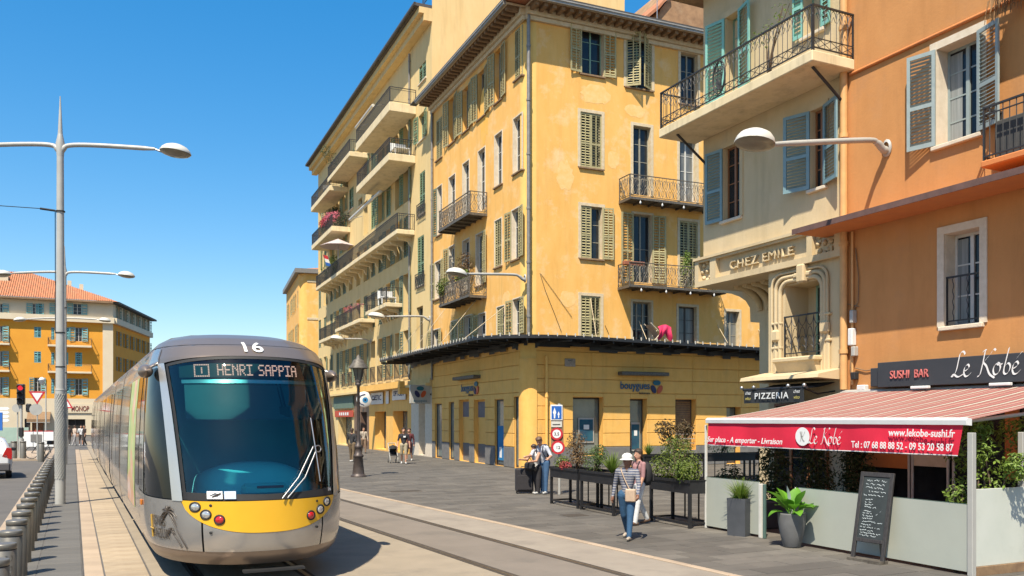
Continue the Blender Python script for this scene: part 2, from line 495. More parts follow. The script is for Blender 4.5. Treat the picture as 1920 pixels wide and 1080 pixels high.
def frame_mesh(w, h, m, rows=3, leaves=2, t=0.05, arch=False):
    w = round(w, 2); h = round(h, 2)
    def make():
        b = MB()
        b.box(-w/2, -w/2+t, 0, 0.06, 0, h); b.box(w/2-t, w/2, 0, 0.06, 0, h)
        b.box(-w/2+t, w/2-t, 0.001, 0.059, 0, t*1.2); b.box(-w/2+t, w/2-t, 0.001, 0.059, h-t*1.2, h)
        for i in range(1, leaves):
            x = -w/2 + w*i/leaves
            b.box(x-t*0.75, x+t*0.75, -0.012, 0.058, t*1.2, h-t*1.2)
        for i in range(leaves):
            a = -w/2 + w*i/leaves + t; c = -w/2 + w*(i+1)/leaves - t
            for k in range(1, rows):
                z = h*k/rows
                b.box(a, c, 0.012, 0.05, z-0.014, z+0.014)
        return b.mesh('window', m)
    return cached(('fr', w, h, m.name, rows, leaves, t), make)

def pane_mesh(w, h, m):
    w = round(w, 2); h = round(h, 2)
    return cached(('pn', w, h, m.name), lambda: MB().box(-w/2+0.03, w/2-0.03, 0, 0.012, 0.03, h-0.03).mesh('pane', m))

def window(root, fr, s0, s1, h0, h1, st='N', shm=None, frm=None, pane=None, rec=0.22, rows=3, leaves=2, sill=True, surr=0.0,
           surm=None, sillm=None, gap=0.10, curtain=False, ang=7, sw=None, dark=None, name='window', vbar=False):
    """a window part with its sub-parts; st: N bare, O both shutters open, C closed, L left closed right open, R, A ajar, l/r one open leaf only"""
    w, h = s1-s0, h1-h0; c = (s0+s1)/2
    o = link(name, frame_mesh(w, h, frm, rows, leaves))
    place(o, root, fr, c, rec, h0)
    link('pane', pane_mesh(w, h, pane or m_pane), o, (0, 0.028, 0))
    if curtain:
        b = MB(); n = 14; cw = w*0.30
        P = []
        for z in (0.05, h-0.1):
            P.append([(-w/2+0.05+cw*k/n, 0.018+0.006*(k % 2), z) for k in range(n+1)])
        b.grid(P); b.build('curtain', m_curtain, o)
    if sill:
        k = ('sl', round(w, 2), (sillm or m_trim).name)
        me = cached(k, lambda: MB().cbox(-w/2-0.09, w/2+0.09, -0.09, rec-0.002 if rec < 0.3 else 0.2, -0.085, -0.003, 0.012).mesh('sill', sillm or m_trim))
        link('sill', me, o, (0, -rec, 0))
    if surr > 0:
        k = ('su', round(w, 2), round(h, 2), surr, surm.name, rec)
        def mk():
            b = MB()
            b.box(-w/2-surr, -w/2+0.002, -0.028, 0.02, -0.0, h+surr); b.box(w/2-0.002, w/2+surr, -0.028, 0.02, -0.0, h+surr)
            b.box(-w/2+0.002, w/2-0.002, -0.026, 0.02, h-0.002, h+surr)
            if rec > 0.1:
                b.box(-w/2-0.004, -w/2+0.006, 0.021, rec-0.002, 0, h); b.box(w/2-0.006, w/2+0.004, 0.021, rec-0.002, 0, h); b.box(-w/2+0.007, w/2-0.007, 0.021, rec-0.002, h-0.006, h+0.004)
            return b.mesh('surround', surm)
        link('surround', cached(k, mk), o, (0, -rec, 0))
    if st != 'N':
        lw = sw or w/2
        me = shutter_mesh(lw, h-0.02, shm, gap, vbar=vbar)
        def leaf(side, a, off=-0.045):
            # side -1 hinge on the left jamb, +1 right; a = opening angle (0 closed, 180 flat on the wall)
            s = link('shutter', me, o)
            s.location = (side*w/2, -rec+off, 0.01)
            s.rotation_euler = (0, 0, -R(a) if side < 0 else PI + R(a))
        if st == 'C': leaf(-1, 0, 0.03); leaf(1, 0, 0.03)
        elif st == 'O': leaf(-1, 180-ang, -0.05); leaf(1, 180-ang, -0.05)
        elif st == 'L': leaf(-1, 0, 0.03); leaf(1, 180-ang, -0.05)
        elif st == 'R': leaf(1, 0, 0.03); leaf(-1, 180-ang, -0.05)
        elif st == 'A': leaf(-1, 38, 0.02); leaf(1, 30, 0.02)
        elif st == 'l': leaf(-1, 180-ang, -0.05)
        elif st == 'r': leaf(1, 180-ang, -0.05)
    return o

def wall(root, fr, m, x0, x1, z0, z1, holes, name='wall', depth=0.26, y=0.0, thick=None):
    """rendered wall sheet with real openings and reveals"""
    xs = sorted(set([x0, x1] + [v for h in holes for v in (h[0], h[1]) if x0 < v < x1]))
    zs = sorted(set([z0, z1] + [v for h in holes for v in (h[2], h[3]) if z0 < v < z1]))
    b = MB()
    for i in range(len(xs)-1):
        for j in range(len(zs)-1):
            cx, cz = (xs[i]+xs[i+1])/2, (zs[j]+zs[j+1])/2
            if any(h[0] < cx < h[1] and h[2] < cz < h[3] for h in holes): continue
            b.quad((xs[i], 0, zs[j]), (xs[i+1], 0, zs[j]), (xs[i+1], 0, zs[j+1]), (xs[i], 0, zs[j+1]))
    for h in holes:
        a, c, d, e = max(h[0], x0), min(h[1], x1), max(h[2], z0), min(h[3], z1)
        if a >= c or d >= e: continue
        dp = h[4] if len(h) > 4 else depth
        b.quad((a, 0, d), (a, 0, e), (a, dp, e), (a, dp, d)); b.quad((c, 0, d), (c, dp, d), (c, dp, e), (c, 0, e))
        b.quad((a, 0, e), (c, 0, e), (c, dp, e), (a, dp, e)); b.quad((a, 0, d), (a, dp, d), (c, dp, d), (c, 0, d))
        b.quad((a, dp, d), (a, dp, e), (c, dp, e), (c, dp, d))
    o = b.build(name, m)
    return place(o, root, fr, 0, y, 0)

def rail_mesh(L, H, style, m):
    """railing panel from x=0 to x=L standing on z=0"""
    L = round(L, 2)
    def make():
        b = MB()
        def bar(x0, z0, x1, z1, r=0.011, y=0.0): b.tube([(x0, y, z0), (x1, y, z1)], r, 4, 0, False, False)
        b.box(0, L, -0.022, 0.022, H-0.035, H); b.box(0, L, -0.015, 0.015, 0.06, 0.085)
        for x in ([0.015, L-0.015] if L > 0.1 else [0.015]): b.box(x-0.016, x+0.016, -0.016, 0.016, 0, H-0.035)
        if style == 'bars':
            n = max(2, int(L/0.125))
            for k in range(1, n): bar(L*k/n, 0.08, L*k/n, H-0.03)
            b.box(0.03, L-0.03, -0.012, 0.012, H-0.16, H-0.14)
        elif style == 'scroll':
            n = max(2, int(L/0.19)); d = L/n
            for k in range(n):
                x = d*(k+0.5)
                if k: bar(d*k, 0.08, d*k, H-0.03, 0.008)
                s = 1 if k % 2 else -1
                P = [(x+s*d*0.05, 0.12), (x+s*d*0.38, 0.2), (x+s*d*0.3, 0.36), (x-s*d*0.05, 0.48), (x-s*d*0.35, 0.62), (x-s*d*0.36, 0.8), (x, 0.88), (x+s*d*0.2, 0.78), (x, 0.7)]
                b.tube([(px, 0, pz*H*0.98) for px, pz in catmull(P, 3)], 0.013, 4, 0, False, False)
                P = [(x-s*d*0.4, 0.14), (x-s*d*0.1, 0.3), (x-s*d*0.38, 0.42)]
                b.tube([(px, 0.005, pz*H) for px, pz in catmull(P, 3)], 0.011, 4, 0, False, False)
                P = [(x+s*d*0.42, 0.5), (x+s*d*0.12, 0.62), (x+s*d*0.4, 0.9)]
                b.tube([(px, 0.005, pz*H) for px, pz in catmull(P, 3)], 0.011, 4, 0, False, False)
        elif style == 'deco':
            n = max(2, int(L/0.15)); d = L/n
            for k in range(n):
                x = d*k
                bar(x, 0.08, x, H-0.03, 0.010)
                P = [(x, H-0.22), (x+d*0.2, H-0.1), (x+d*0.5, H-0.05), (x+d*0.8, H-0.1), (x+d, H-0.22)]
                b.tube([(p[0], 0, p[1]) for p in P], 0.009, 4, 0, False, False)
                P = [(x+d*0.15, H-0.3), (x+d*0.5, H-0.18), (x+d*0.85, H-0.3)]
                b.tube([(p[0], 0, p[1]) for p in P], 0.008, 4, 0, False, False)
                if k % 2 == 0:
                    bar(x, 0.09, min(L, x+d*2), 0.27, 0.008); bar(x, 0.27, min(L, x+d*2), 0.09, 0.008)
            b.box(0, L, -0.01, 0.01, 0.27, 0.287)
        elif style == 'fan':
            n = 5; d = L/n
            for k in range(n+1): bar(d*k, 0.08, d*k, H-0.03, 0.010)
            for k in range(n):
                x = d*k
                for q in (0.3, 0.6, 0.9):
                    b.tube([(p[0], 0, p[1]) for p in bez((x, 0.1), (x, H*q), (x+d, H*q), (x+d, 0.1), 6)], 0.010, 4, 0, False, False)
                b.tube([(p[0], 0, p[1]) for p in bez((x, H-0.05), (x+d*0.1, H*0.65), (x+d*0.9, H*0.65), (x+d, H-0.05), 6)], 0.010, 4, 0, False, False)
        elif style == 'wavy':
            n = max(2, round(L/0.17))
            for k in range(1, n):
                x = L*k/n
                if k % 2: b.tube([(x+0.014*math.sin(i*1.4), 0, 0.08+(H-0.11)*i/18) for i in range(19)], 0.010, 4, 0, False, False)
                else: bar(x, 0.08, x, H-0.03)
        return b.mesh('railing', m)
    return cached(('rl', L, H, style, m.name), make)

def balcony(root, fr, x0, x1, z, p, th=0.18, style='bars', rh=1.0, slabm=None, railm=None, name='balcony', joists=False, brackets=0, left=True, right=True, bulbs=False, y0=0.002):
    """slab standing p metres out of the wall, floor at z; railings on its three free sides"""
    L = x1-x0
    b = MB()
    if joists:
        b.box(0, L, -p, y0, -0.045, 0)
        for k in range(max(2, int(L/0.75))+1):
            x = 0.03 + (L-0.06)*k/max(2, int(L/0.75))
            b.box(x-0.03, x+0.03, -p+0.03, -0.002, -0.13, -0.046)
        b.box(-0.01, L+0.01, -p-0.012, -p+0.028, -0.10, 0.012)
    else:
        b.cbox(0, L, -p, y0, -th, 0, 0.02)
    o = b.build(name, slabm or m_slabc)
    place(o, root, fr, x0, 0, z)
    rm = railm or m_iron
    link('railing', rail_mesh(L-0.06, rh, style, rm), o, (0.03, -p+0.04, 0.001))
    sl = p-0.06
    if left: link('railing', rail_mesh(sl, rh, style, rm), o, (0.03, -0.01, 0.001), -PI/2)
    if right: link('railing', rail_mesh(sl, rh, style, rm), o, (L-0.03, -0.01, 0.001), -PI/2)
    for k in range(brackets):
        x = L*(k+0.5)/brackets
        me = cached(('bk', round(p, 2), (slabm or m_slabc).name), lambda: MB().prism([(-0.001, -th-0.002), (-0.001, -th-0.62), (-0.12, -th-0.5), (-0.2, -th-0.28), (-p*0.75, -th-0.16), (-p*0.8, -th-0.002)], -0.11, 0.11, axis='x').mesh('bracket', slabm or m_slabc))
        link('bracket', me, o, (x, 0, 0))
    if bulbs:
        bb = MB()
        for k in range(4): bb.lathe([(0.001, -0.30), (0.035, -0.27), (0.05, -0.22), (0.02, -0.16), (0.02, -0.131)], 8, (L*(0.12+0.25*k), -p+0.02, 0))
        bb.build('lamp_bulb', m_white, o)
    return o

def downpipe(root, fr, x, z0, z1, r=0.06, m=None, y=-0.09, kick=True):
    b = MB()
    b.tube([(x, y, z1), (x, y, z0)], r, 8)
    z = z0+0.8
    while z < z1-0.3:
        b.tube([(x, y, z), (x, y, z+0.09)], r*1.25, 8); b.box(x-0.02, x+0.02, y, 0.0, z+0.02, z+0.06); z += 2.4
    return place(b.build('downpipe', m or m_pipe), root, fr, 0, 0, 0)
# ------------------------------------------------------------------ ground
m_road   = mat('road_asphalt', (0.125, 0.112, 0.098), (0.10, 0.09, 0.08), sc=1.3, rough=0.9, bump=0.3, bsc=90, wear=(0.16, 0.14, 0.12), wsc=0.3, wamt=0.6)
m_plaza  = mat('plaza_mortar', (0.12, 0.11, 0.10), (0.09, 0.085, 0.08), sc=2, rough=0.9)
m_stone  = mat('grey_plaza_stone', (0.125, 0.112, 0.094), (0.10, 0.09, 0.077), sc=1.2, rough=0.75, bump=0.25, bsc=30, island=0.20, wear=(0.185, 0.165, 0.135), wsc=0.5, wamt=0.8)
m_slabg  = mat('grey_sidewalk_slab', (0.128, 0.12, 0.107), (0.106, 0.099, 0.089), sc=3, rough=0.8, bump=0.2, bsc=30, island=0.09, wear=(0.2, 0.185, 0.165), wsc=0.8, wamt=0.6)
m_tan    = mat('tan_platform_stone', (0.40, 0.315, 0.215), (0.34, 0.26, 0.17), sc=2.5, rough=0.85, bump=0.3, bsc=50, island=0.10, wear=(0.24, 0.18, 0.12), wsc=1.0, wamt=0.5)
m_pale   = mat('pale_limestone_strip', (0.42, 0.32, 0.225), (0.37, 0.28, 0.195), sc=2, rough=0.8, bump=0.15, island=0.09, wear=(0.3, 0.235, 0.17), wsc=1.2, wamt=0.4)
m_bed    = mat('tan_track_concrete', (0.33, 0.27, 0.195), (0.28, 0.23, 0.165), sc=1.2, rough=0.9, bump=0.4, bsc=70, wear=(0.19, 0.16, 0.125), wsc=0.9, wamt=0.9)
m_bed2   = mat('grey_track_concrete', (0.215, 0.18, 0.145), (0.185, 0.155, 0.125), sc=1.0, rough=0.9, bump=0.4, bsc=80, wear=(0.13, 0.115, 0.095), wsc=0.8, wamt=0.85)
m_band   = mat('worn_stone_edge_band', (0.31, 0.265, 0.21), (0.26, 0.22, 0.175), sc=1.4, rough=0.85, bump=0.3, bsc=40, wear=(0.2, 0.17, 0.14), wsc=0.7, wamt=0.6)
m_rail   = mat('worn_rail_steel', (0.20, 0.17, 0.14), (0.14, 0.11, 0.085), sc=8, rough=0.35, metal=0.6)
m_groove = mat('rail_groove_grime', (0.05, 0.038, 0.028), (0.07, 0.055, 0.04), sc=12, rough=0.9)

tag(MB().box(-400, 400, -150, 700, -0.6, -0.10).build('road', m_road), kind='structure')

def f_edge(y):                       # plaza edge of the pale band
    if y < 15.3: return 8.27 + (15.3-y)*0.034
    return 8.27 - 0.0508*(y-15.3) if y < 40 else 7.015 - 0.03*(y-40)
def f_r2(y): return 6.98 - 0.0327*(y-12.9)
def f_r1(y): return f_r2(y) - 1.44
YS = [-4, 2, 6, 9, 12, 15.3, 19, 23, 27, 32, 37, 42, 50, 60, 75, 95]

def strip(name, fa, fb, m, z=0.0, zb=-0.2, parent=None, kind='structure', ys=YS):
    b = MB()
    A = [fa(y) for y in ys]; B = [fb(y) for y in ys]
    b.grid([[(a, y, z) for a, y in zip(A, ys)], [(c, y, z) for c, y in zip(B, ys)]], smooth=False, flip=True)
    b.grid([[(a, y, zb) for a, y in zip(A, ys)], [(a, y, z) for a, y in zip(A, ys)]], smooth=False, flip=True)
    b.grid([[(c, y, z) for c, y in zip(B, ys)], [(c, y, zb) for c, y in zip(B, ys)]], smooth=False, flip=True)
    o = b.build(name, m, parent)
    if kind: tag(o, kind=kind)
    return o
K = lambda v: (lambda y: v)
side_bed = strip('sidewalk', K(-1.36), K(0.13), m_plaza, -0.006)
plat_bed = strip('tram_platform', K(0.135), K(1.0), m_plaza, -0.006)
strip('track_bed', K(1.005), lambda y: max(f_r1(y)-0.09, 3.6), m_bed)
strip('track_bed', lambda y: max(f_r1(y)-0.085, 3.605), lambda y: f_r2(y)+0.085, m_bed2)
band = strip('stone_edge_band', lambda y: f_r2(y)+0.09, lambda y: f_edge(y)-0.12, m_band)
plaza_bed = strip('plaza', lambda y: f_edge(y)+0.005, K(70), m_plaza, -0.012)

# kerb stones, slabs and strips, one object each where the photo shows them
def slabs(parent, name, m, x0, x1, y0, y1, L, W, gap=0.016, zt=0.0, limit=300, stagger=True):
    me = {}
    n = 0; r = 0; y = y0
    while y < y1 and n < limit:
        x = x0; cols = max(1, round((x1-x0)/W)); w = (x1-x0)/cols
        for c in range(cols):
            key = (name, round(w, 3), L)
            if key not in me:
                b = MB(); b.cbox(-w/2+gap/2, w/2-gap/2, -L/2+gap/2, L/2-gap/2, -0.07, 0, 0.006); me[key] = b.mesh(name, m)
            o = link(name, me[key], parent, (x0+w*(c+0.5), y+L/2, zt + random.uniform(-0.0015, 0.0015)))
            n += 1
        y += L; r += 1
    return y
ye = slabs(side_bed, 'paving_slab', m_slabg, -1.07, 0.125, 7.5, 60, 0.45, 0.6, limit=230)
strip('sidewalk_paving', K(-1.07), K(0.125), m_slabg, 0.0, ys=[ye, 60, 95])
slabs(side_bed, 'kerb_stone', m_pale, -1.355, -1.075, 7.5, 95, 1.0, 0.28, limit=88)
slabs(plat_bed, 'edge_slab', m_pale, 0.14, 0.405, 7.5, 70, 0.9, 0.3, limit=70)
slabs(plat_bed, 'platform_slab', m_tan, 0.41, 0.99, 7.5, 70, 0.5, 0.6, limit=124)
# pale bevelled nosing along the plaza
b = MB()
me_n = None
for i in range(62):
    y0 = 6 + i*0.9
    xa, xb = f_edge(y0), f_edge(y0+0.9)
    me_n = me_n or MB().cbox(-0.06, 0.06, -0.446, 0.446, -0.12, 0.022, 0.012).mesh('nosing_stone', m_pale)
    link('nosing_stone', me_n, band, ((xa+xb)/2-0.058, y0+0.45, 0), rz=math.atan2(xa-xb, 0.9))

# plaza paving: every stone is geometry, joined because there are thousands
b = MB(); rnd = random.Random(3); near = []
y = 4.0; row = 0
while y < 64:
    L = 0.42
    x = f_edge(y+L/2) + 0.02
    x += 0.0 if row % 2 else -0.0
    first = True
    xmax = 30 if y < 36 else 19
    while x < xmax:
        w = rnd.choice((0.6, 0.75, 0.9, 1.05)) if not first else (0.5 if row % 2 else 0.8)
        first = False
        z = rnd.uniform(-0.003, 0.003)
        a0, a1, c0, c1 = x+0.005, x+w-0.005, y+0.005, y+L-0.005
        e = 0.008
        Zc = a0*FW[0]+c0*FW[1]; q_ = proj(a0, c1, 0) if Zc > 1 else (-1, 0)
        if 600 < q_[0] < 1925 and q_[1] < 1085 and Zc < 19 and not (a0 > 11.9 and c0 < 13.6) and len(near) < 300:
            s_ = MB(); near.append(s_)
        else: s_ = b
        s_.add([(a0,c0,-0.02),(a1,c0,-0.02),(a1,c1,-0.02),(a0,c1,-0.02),(a0+e,c0+e,z),(a1-e,c0+e,z),(a1-e,c1-e,z),(a0+e,c1-e,z)],
              [(4,5,6,7),(0,1,5,4),(1,2,6,5),(2,3,7,6),(3,0,4,7)])
        x += w
    y += L; row += 1
tag(b.build('plaza_paving', m_stone), kind='stuff')
for s_ in near: s_.build('paving_stone', m_stone, plaza_bed)
print('paving stones', len(near))

# grooved tram rails
def rail(fx, name='tram_rail', ys=YS):
    o = strip(name, lambda y: fx(y)-0.035, lambda y: fx(y)+0.03, m_rail, 0.006, -0.05, kind=None, ys=ys)
    strip('rail_groove', lambda y: fx(y)+0.031, lambda y: fx(y)+0.085, m_groove, 0.004, -0.05, parent=o, kind=None, ys=ys)
    strip('rail_joint', lambda y: fx(y)-0.085, lambda y: fx(y)-0.036, m_groove, 0.004, -0.05, parent=o, kind=None, ys=ys)
    return o
for f, lab in ((K(2.3-0.72), 'left rail of the track under the silver tram'), (K(2.3+0.70), 'right rail of the track under the silver tram'),
               (f_r1, 'grooved rail of the free track nearer the tram'), (f_r2, 'grooved rail of the free track beside the pale stone band')):
    tag(rail(f), lab, 'tram rail', 'tram rails set in the street', 'structure')
# drain and manhole covers in the plaza
for (px, py, w, lab) in ((760, 921, 1.0, 'long iron drain cover in the plaza in front of the shop'), (1077, 966, 0.55, 'dark square drain cover in the plaza near the black planters')):
    x, y = gnd(px, py)
    o = MB().cbox(-w/2, w/2, -0.22, 0.22, -0.01, 0.006, 0.003).build('drain_cover', m_groove, None, (x, y, 0))
    tag(o, lab, 'drain cover', 'drain covers in the plaza')
# ------------------------------------------------------------------ the ochre corner house
dS = vpdir(255)                       # the way its long side runs
FBR = Frame((17.9, 33.9), (dS[1], -dS[0]))
FBL = Frame((17.9, 33.9), -dS)        # its tram-street side, x<0 runs away up the street
BTOP = 20.6
Bb = thing('apartment_building', 'ochre corner apartment house with olive shutters above a curved black canopy', 'building', frame=FBR)
CANZ = 5.75
def wpx(root, fr, holes, xa, xb, yt, yb, depth=0.26, **kw):
    xm = (xa+xb)/2; ym = (yt+yb)/2
    s0 = fr.on(xa, ym)[0]; s1 = fr.on(xb, ym)[0]
    h1 = fr.on(xm, yt)[1]; h0 = fr.on(xm, yb)[1]
    holes.append((s0, s1, h0, h1, depth))
    return window(root, fr, s0, s1, h0, h1, **kw)
hR = []; hL = []
SH = dict(shm=m_shut_b, surm=m_trimy, gap=0.12, vbar=True, sillm=m_modil)
G = dict(frm=m_frame_g); W = dict(frm=m_frame_gy)
# right face: (left, right, top, bottom) in the photograph
wpx(Bb, FBR, hR, 1090, 1131, 45, 141, st='O', sw=0.62, surr=0.14, **G, **SH)
wpx(Bb, FBR, hR, 1174, 1222, 66, 166, st='A', surr=0.14, **G, **SH)
wpx(Bb, FBR, hR, 1276, 1308, 100, 196, surr=0.14, sillm=m_modil, surm=m_trimy, **W)
wpx(Bb, FBR, hR, 1088, 1128, 212, 315, st='C', surr=0.14, **W, **SH)
wpx(Bb, FBR, hR, 1187, 1220, 237, 366, sill=False, rows=4, surr=0.14, surm=m_trimy, **W)
wpx(Bb, FBR, hR, 1274, 1305, 262, 378, sill=False, rows=4, surr=0.14, surm=m_trimy, pane=m_pane_l, frm=m_frame_w)
wpx(Bb, FBR, hR, 1089, 1129, 387, 485, st='L', surr=0.14, **W, **SH)
wpx(Bb, FBR, hR, 1187, 1222, 402, 530, st='O', sw=0.72, sill=False, rows=2, surr=0.1, **W, **SH)
wpx(Bb, FBR, hR, 1274, 1308, 415, 538, st='C', sill=False, surr=0.12, frm=m_frame_gy, **SH)
wpx(Bb, FBR, hR, 1089, 1126, 555, 632, st='C', surr=0.14, **W, **SH)
wpx(Bb, FBR, hR, 1186, 1221, 566, 642, leaves=3, surr=0.1, surm=m_trimy, sillm=m_modil, pane=m_pane, **W)
wpx(Bb, FBR, hR, 1272, 1306, 575, 648, surr=0.12, surm=m_trimy, sillm=m_modil, pane=m_pane_l, frm=m_frame_d)
wpx(Bb, FBR, hR, 1361, 1386, 584, 650, surr=0.12, surm=m_trimy, sillm=m_modil, pane=m_pane_l, **W)
# left face
for xa, xb, yt, yb, st in ((818, 829, 222, 298, 'C'), (842, 853, 183, 268, 'O'), (868, 880, 163, 245, 'O'), (896, 910, 132, 220, 'O'), (928, 941, 92, 190, 'O'), (965, 979, 52, 146, 'C')):
    wpx(Bb, FBL, hL, xa, xb, yt, yb, st=st, sw=0.66 if st == 'O' else None, frm=m_frame_gy, pane=m_pane, **SH)
for xa, xb, yt, yb in ((820, 829, 349, 440), (842, 854, 330, 430), (868, 880, 304, 410), (897, 910, 280, 395), (928, 942, 250, 348), (963, 979, 218, 322)):
    tall = xa in (842, 868, 897)
    wpx(Bb, FBL, hL, xa, xb, yt, yb, st='l' if xa == 820 else 'N', shm=m_shut_dk, frm=m_frame_w, sill=not tall, sillm=m_modil, rows=4 if tall else 3, gap=0.12, rec=0.17, depth=0.34, surr=0.05, surm=m_trim)
for xa, xb, yt, yb, st in ((816, 828, 490, 560, 'O'), (842, 852, 462, 545, 'l'), (868, 880, 450, 545, 'N'), (893, 906, 438, 535, 'r'), (928, 941, 412, 500, 'C'), (960, 974, 392, 486, 'O')):
    wpx(Bb, FBL, hL, xa, xb, yt, yb, st=st, sw=0.6, frm=m_frame_w if st != 'C' else m_frame_gy, rec=0.18, depth=0.32, shm=m_shut_b, vbar=True, gap=0.12, sillm=m_modil, surr=0.05, surm=m_trim)
for xa, xb, yt, yb, st in ((812, 824, 618, 672, 'O'), (846, 858, 602, 662, 'C'), (872, 884, 592, 652, 'O'), (898, 911, 588, 645, 'l'), (932, 946, 575, 636, 'C'), (962, 976, 560, 628, 'O')):
    wpx(Bb, FBL, hL, xa, xb, yt, yb, st=st, sw=0.6, frm=m_frame_w, rec=0.18, depth=0.3, shm=m_shut_b, vbar=True, gap=0.12, sillm=m_modil, surr=0.05, surm=m_trim)

WB, LB = 20.0, 13.1
wall(Bb, FBR, m_ochre, 0.55, WB, CANZ-0.45, BTOP-0.45, [h for h in hR])
wall(Bb, FBL, m_ochre, -LB, -0.55, CANZ-0.45, BTOP-0.45, [h for h in hL])
# rounded corner strip in paler paint, quarter column from side to side
b = MB()
P = []
for z in (0, CANZ-0.45, 9, 13, BTOP-0.45):
    row = []
    for k in range(9):
        a = PI/2*k/8
        row.append((0.55-0.55*math.sin(a) if True else 0, 0.55-0.55*math.cos(a), z))
    P.append(row)
b.grid(P, smooth=True, flip=True)
place(b.build('corner_quoin', m_ochre_b), Bb, FBR, 0, 0, 0)
# hidden back sides and the roof
b = MB()
b.quad((WB, 0, 0), (WB, LB, 0), (WB, LB, BTOP), (WB, 0, BTOP)); b.quad((0, LB, 0), (0, LB, BTOP), (WB, LB, BTOP), (WB, LB, 0))
place(b.build('rear_wall', m_ochre), Bb, FBR, 0, 0, 0)
b = MB(); e = 0.95
b.add([(-e, -e, BTOP+0.06), (WB, -e, BTOP+0.06), (WB, LB, BTOP+0.06), (-e, LB, BTOP+0.06), (5, 5.0, BTOP+1.5), (WB-5, 5.0, BTOP+1.5), (WB-5, LB-5, BTOP+1.5), (5, LB-5, BTOP+1.5)],
      [(0,1,5,4), (1,2,6,5), (2,3,7,6), (3,0,4,7), (4,5,6,7), (3,2,1,0)])
place(b.build('roof', m_rooft), Bb, FBR, 0, 0, 0)
# eaves: soffit, gutter, modillions
def eave(fr, x0, x1, nm, mi_side):
    b = MB()
    b.box(x0, x1, -0.92, 0.002, BTOP-0.10, BTOP)
    b.box(x0, x1, -0.25, -0.004, BTOP-0.42, BTOP-0.13)
    b.box(x0, x1, -0.14, -0.006, BTOP-0.62, BTOP-0.44)
    o = place(b.build('cornice', m_trimy), Bb, fr, 0, 0, 0)
    b2 = MB(); n = int((x1-x0)/0.42)
    for k in range(n):
        x = x0 + (k+0.5)*(x1-x0)/n
        link('modillion', cached('modil', lambda: MB().box(-0.09, 0.09, -0.84, -0.26, BTOP-0.27, BTOP-0.104).mesh('modillion', m_modil)), o, (x, 0, 0))
    b2.box(x0, x1, -0.85, -0.26, BTOP-0.103, BTOP-0.101)
    b2.build('soffit_board', m_modil, o)
    b3 = MB()
    b3.box(x0-(0.99 if mi_side < 0 else 0), x1+(0.99 if mi_side > 0 else 0), -1.06, -0.92, BTOP-0.12, BTOP+0.06)
    b3.box(x0-(0.99 if mi_side < 0 else 0), x1+(0.99 if mi_side > 0 else 0), -1.10, -1.061, BTOP-0.02, BTOP+0.04)
    b3.build('gutter', m_zinc, o)
    b4 = MB(); b4.box(x0-0.9, x1+0.9, -1.08, -0.7, BTOP+0.062, BTOP+0.12); b4.build('roof_edge', m_roofd, o)
eave(FBR, -0.0, WB, 'r', -1)
eave(FBL, -LB, -0.0, 'l', 0)

# ground floor: rendered courses with recessed joints, each course piece an object
gR = []; gL = []
GZ = 0.0
def shop(fr, holes, xa, xb, yt, zb, kind):
    s0 = fr.on(xa, 800)[0]; s1 = fr.on(xb, 800)[0]; h1 = fr.on((xa+xb)/2, yt)[1]
    holes.append((s0, s1, zb, h1, 0.5))
    w = s1-s0; h = h1-zb
    b = MB(); t = 0.05
    b.box(-w/2, -w/2+t, 0, 0.07, 0, h); b.box(w/2-t, w/2, 0, 0.07, 0, h); b.box(-w/2+t, w/2-t, 0.001, 0.069, h-0.08, h); b.box(-w/2+t, w/2-t, 0.001, 0.069, 0, 0.1)
    o = place(b.build('shop_window' if kind != 'roller' else 'closed_shutter', m_frame_d), Bb, fr, (s0+s1)/2, 0.38 if fr is FBR else 0.10, zb)
    if kind == 'roller':
        b = MB(); n = int(h/0.11)
        for k in range(n): b.box(-w/2+t, w/2-t, 0.01, 0.03, 0.1+k*0.11, 0.1+k*0.11+0.10)
        b.build('shutter_slats', m_modil, o)
        b = MB()
        for k in range(3): b.box(-w/2+t, w/2-t, -0.35, -0.33, 0.3+k*0.22, 0.33+k*0.22)
        b.build('railing', m_grey, o)
    else:
        MB().box(-w/2+t, w/2-t, 0.03, 0.04, 0.1, h-0.08).build('pane', m_shopgl, o)
        if kind == 'poster':
            q = MB().box(-w*0.16, w*0.28, -0.035, -0.02, h*0.25, h*0.62).build('poster', mat('poster_teal', (0.01, 0.05, 0.10), (0.015, 0.12, 0.17), sc=1.3), o)
            MB().box(-w*0.20, w*0.32, -0.018, -0.003, h*0.22, h*0.65).build('poster_frame', m_grey, o)
            MB().box(-w*0.03, w*0.15, -0.042, -0.036, h*0.45, h*0.53).build('poster_print', m_white_e, o)
        if kind == 'banner':
            MB().box(-w*0.35, w*0.35, -0.02, -0.005, h*0.08, h*0.6).build('poster', mat('poster_blue', (0.02, 0.22, 0.45), (0.015, 0.15, 0.36), sc=1.1), o)
            MB().box(-w*0.15, w*0.1, -0.026, -0.021, h*0.12, h*0.28).build('poster_print', m_white_e, o)
    return o
shop(FBR, gR, 1074, 1131, 745, 0.55, 'poster')
shop(FBR, gR, 1181, 1213, 748, 0.02, 'poster')
shop(FBR, gR, 1266, 1305, 749, 0.75, 'roller')
shop(FBR, gR, 1362, 1388, 762, 0.02, 'plain')
shop(FBL, gL, 964, 979, 744, 0.02, 'plain'); shop(FBL, gL, 928, 945, 749, 0.02, 'banner')
shop(FBL, gL, 842, 852, 754, 0.02, 'plain'); shop(FBL, gL, 816, 829, 757, 0.02, 'plain')
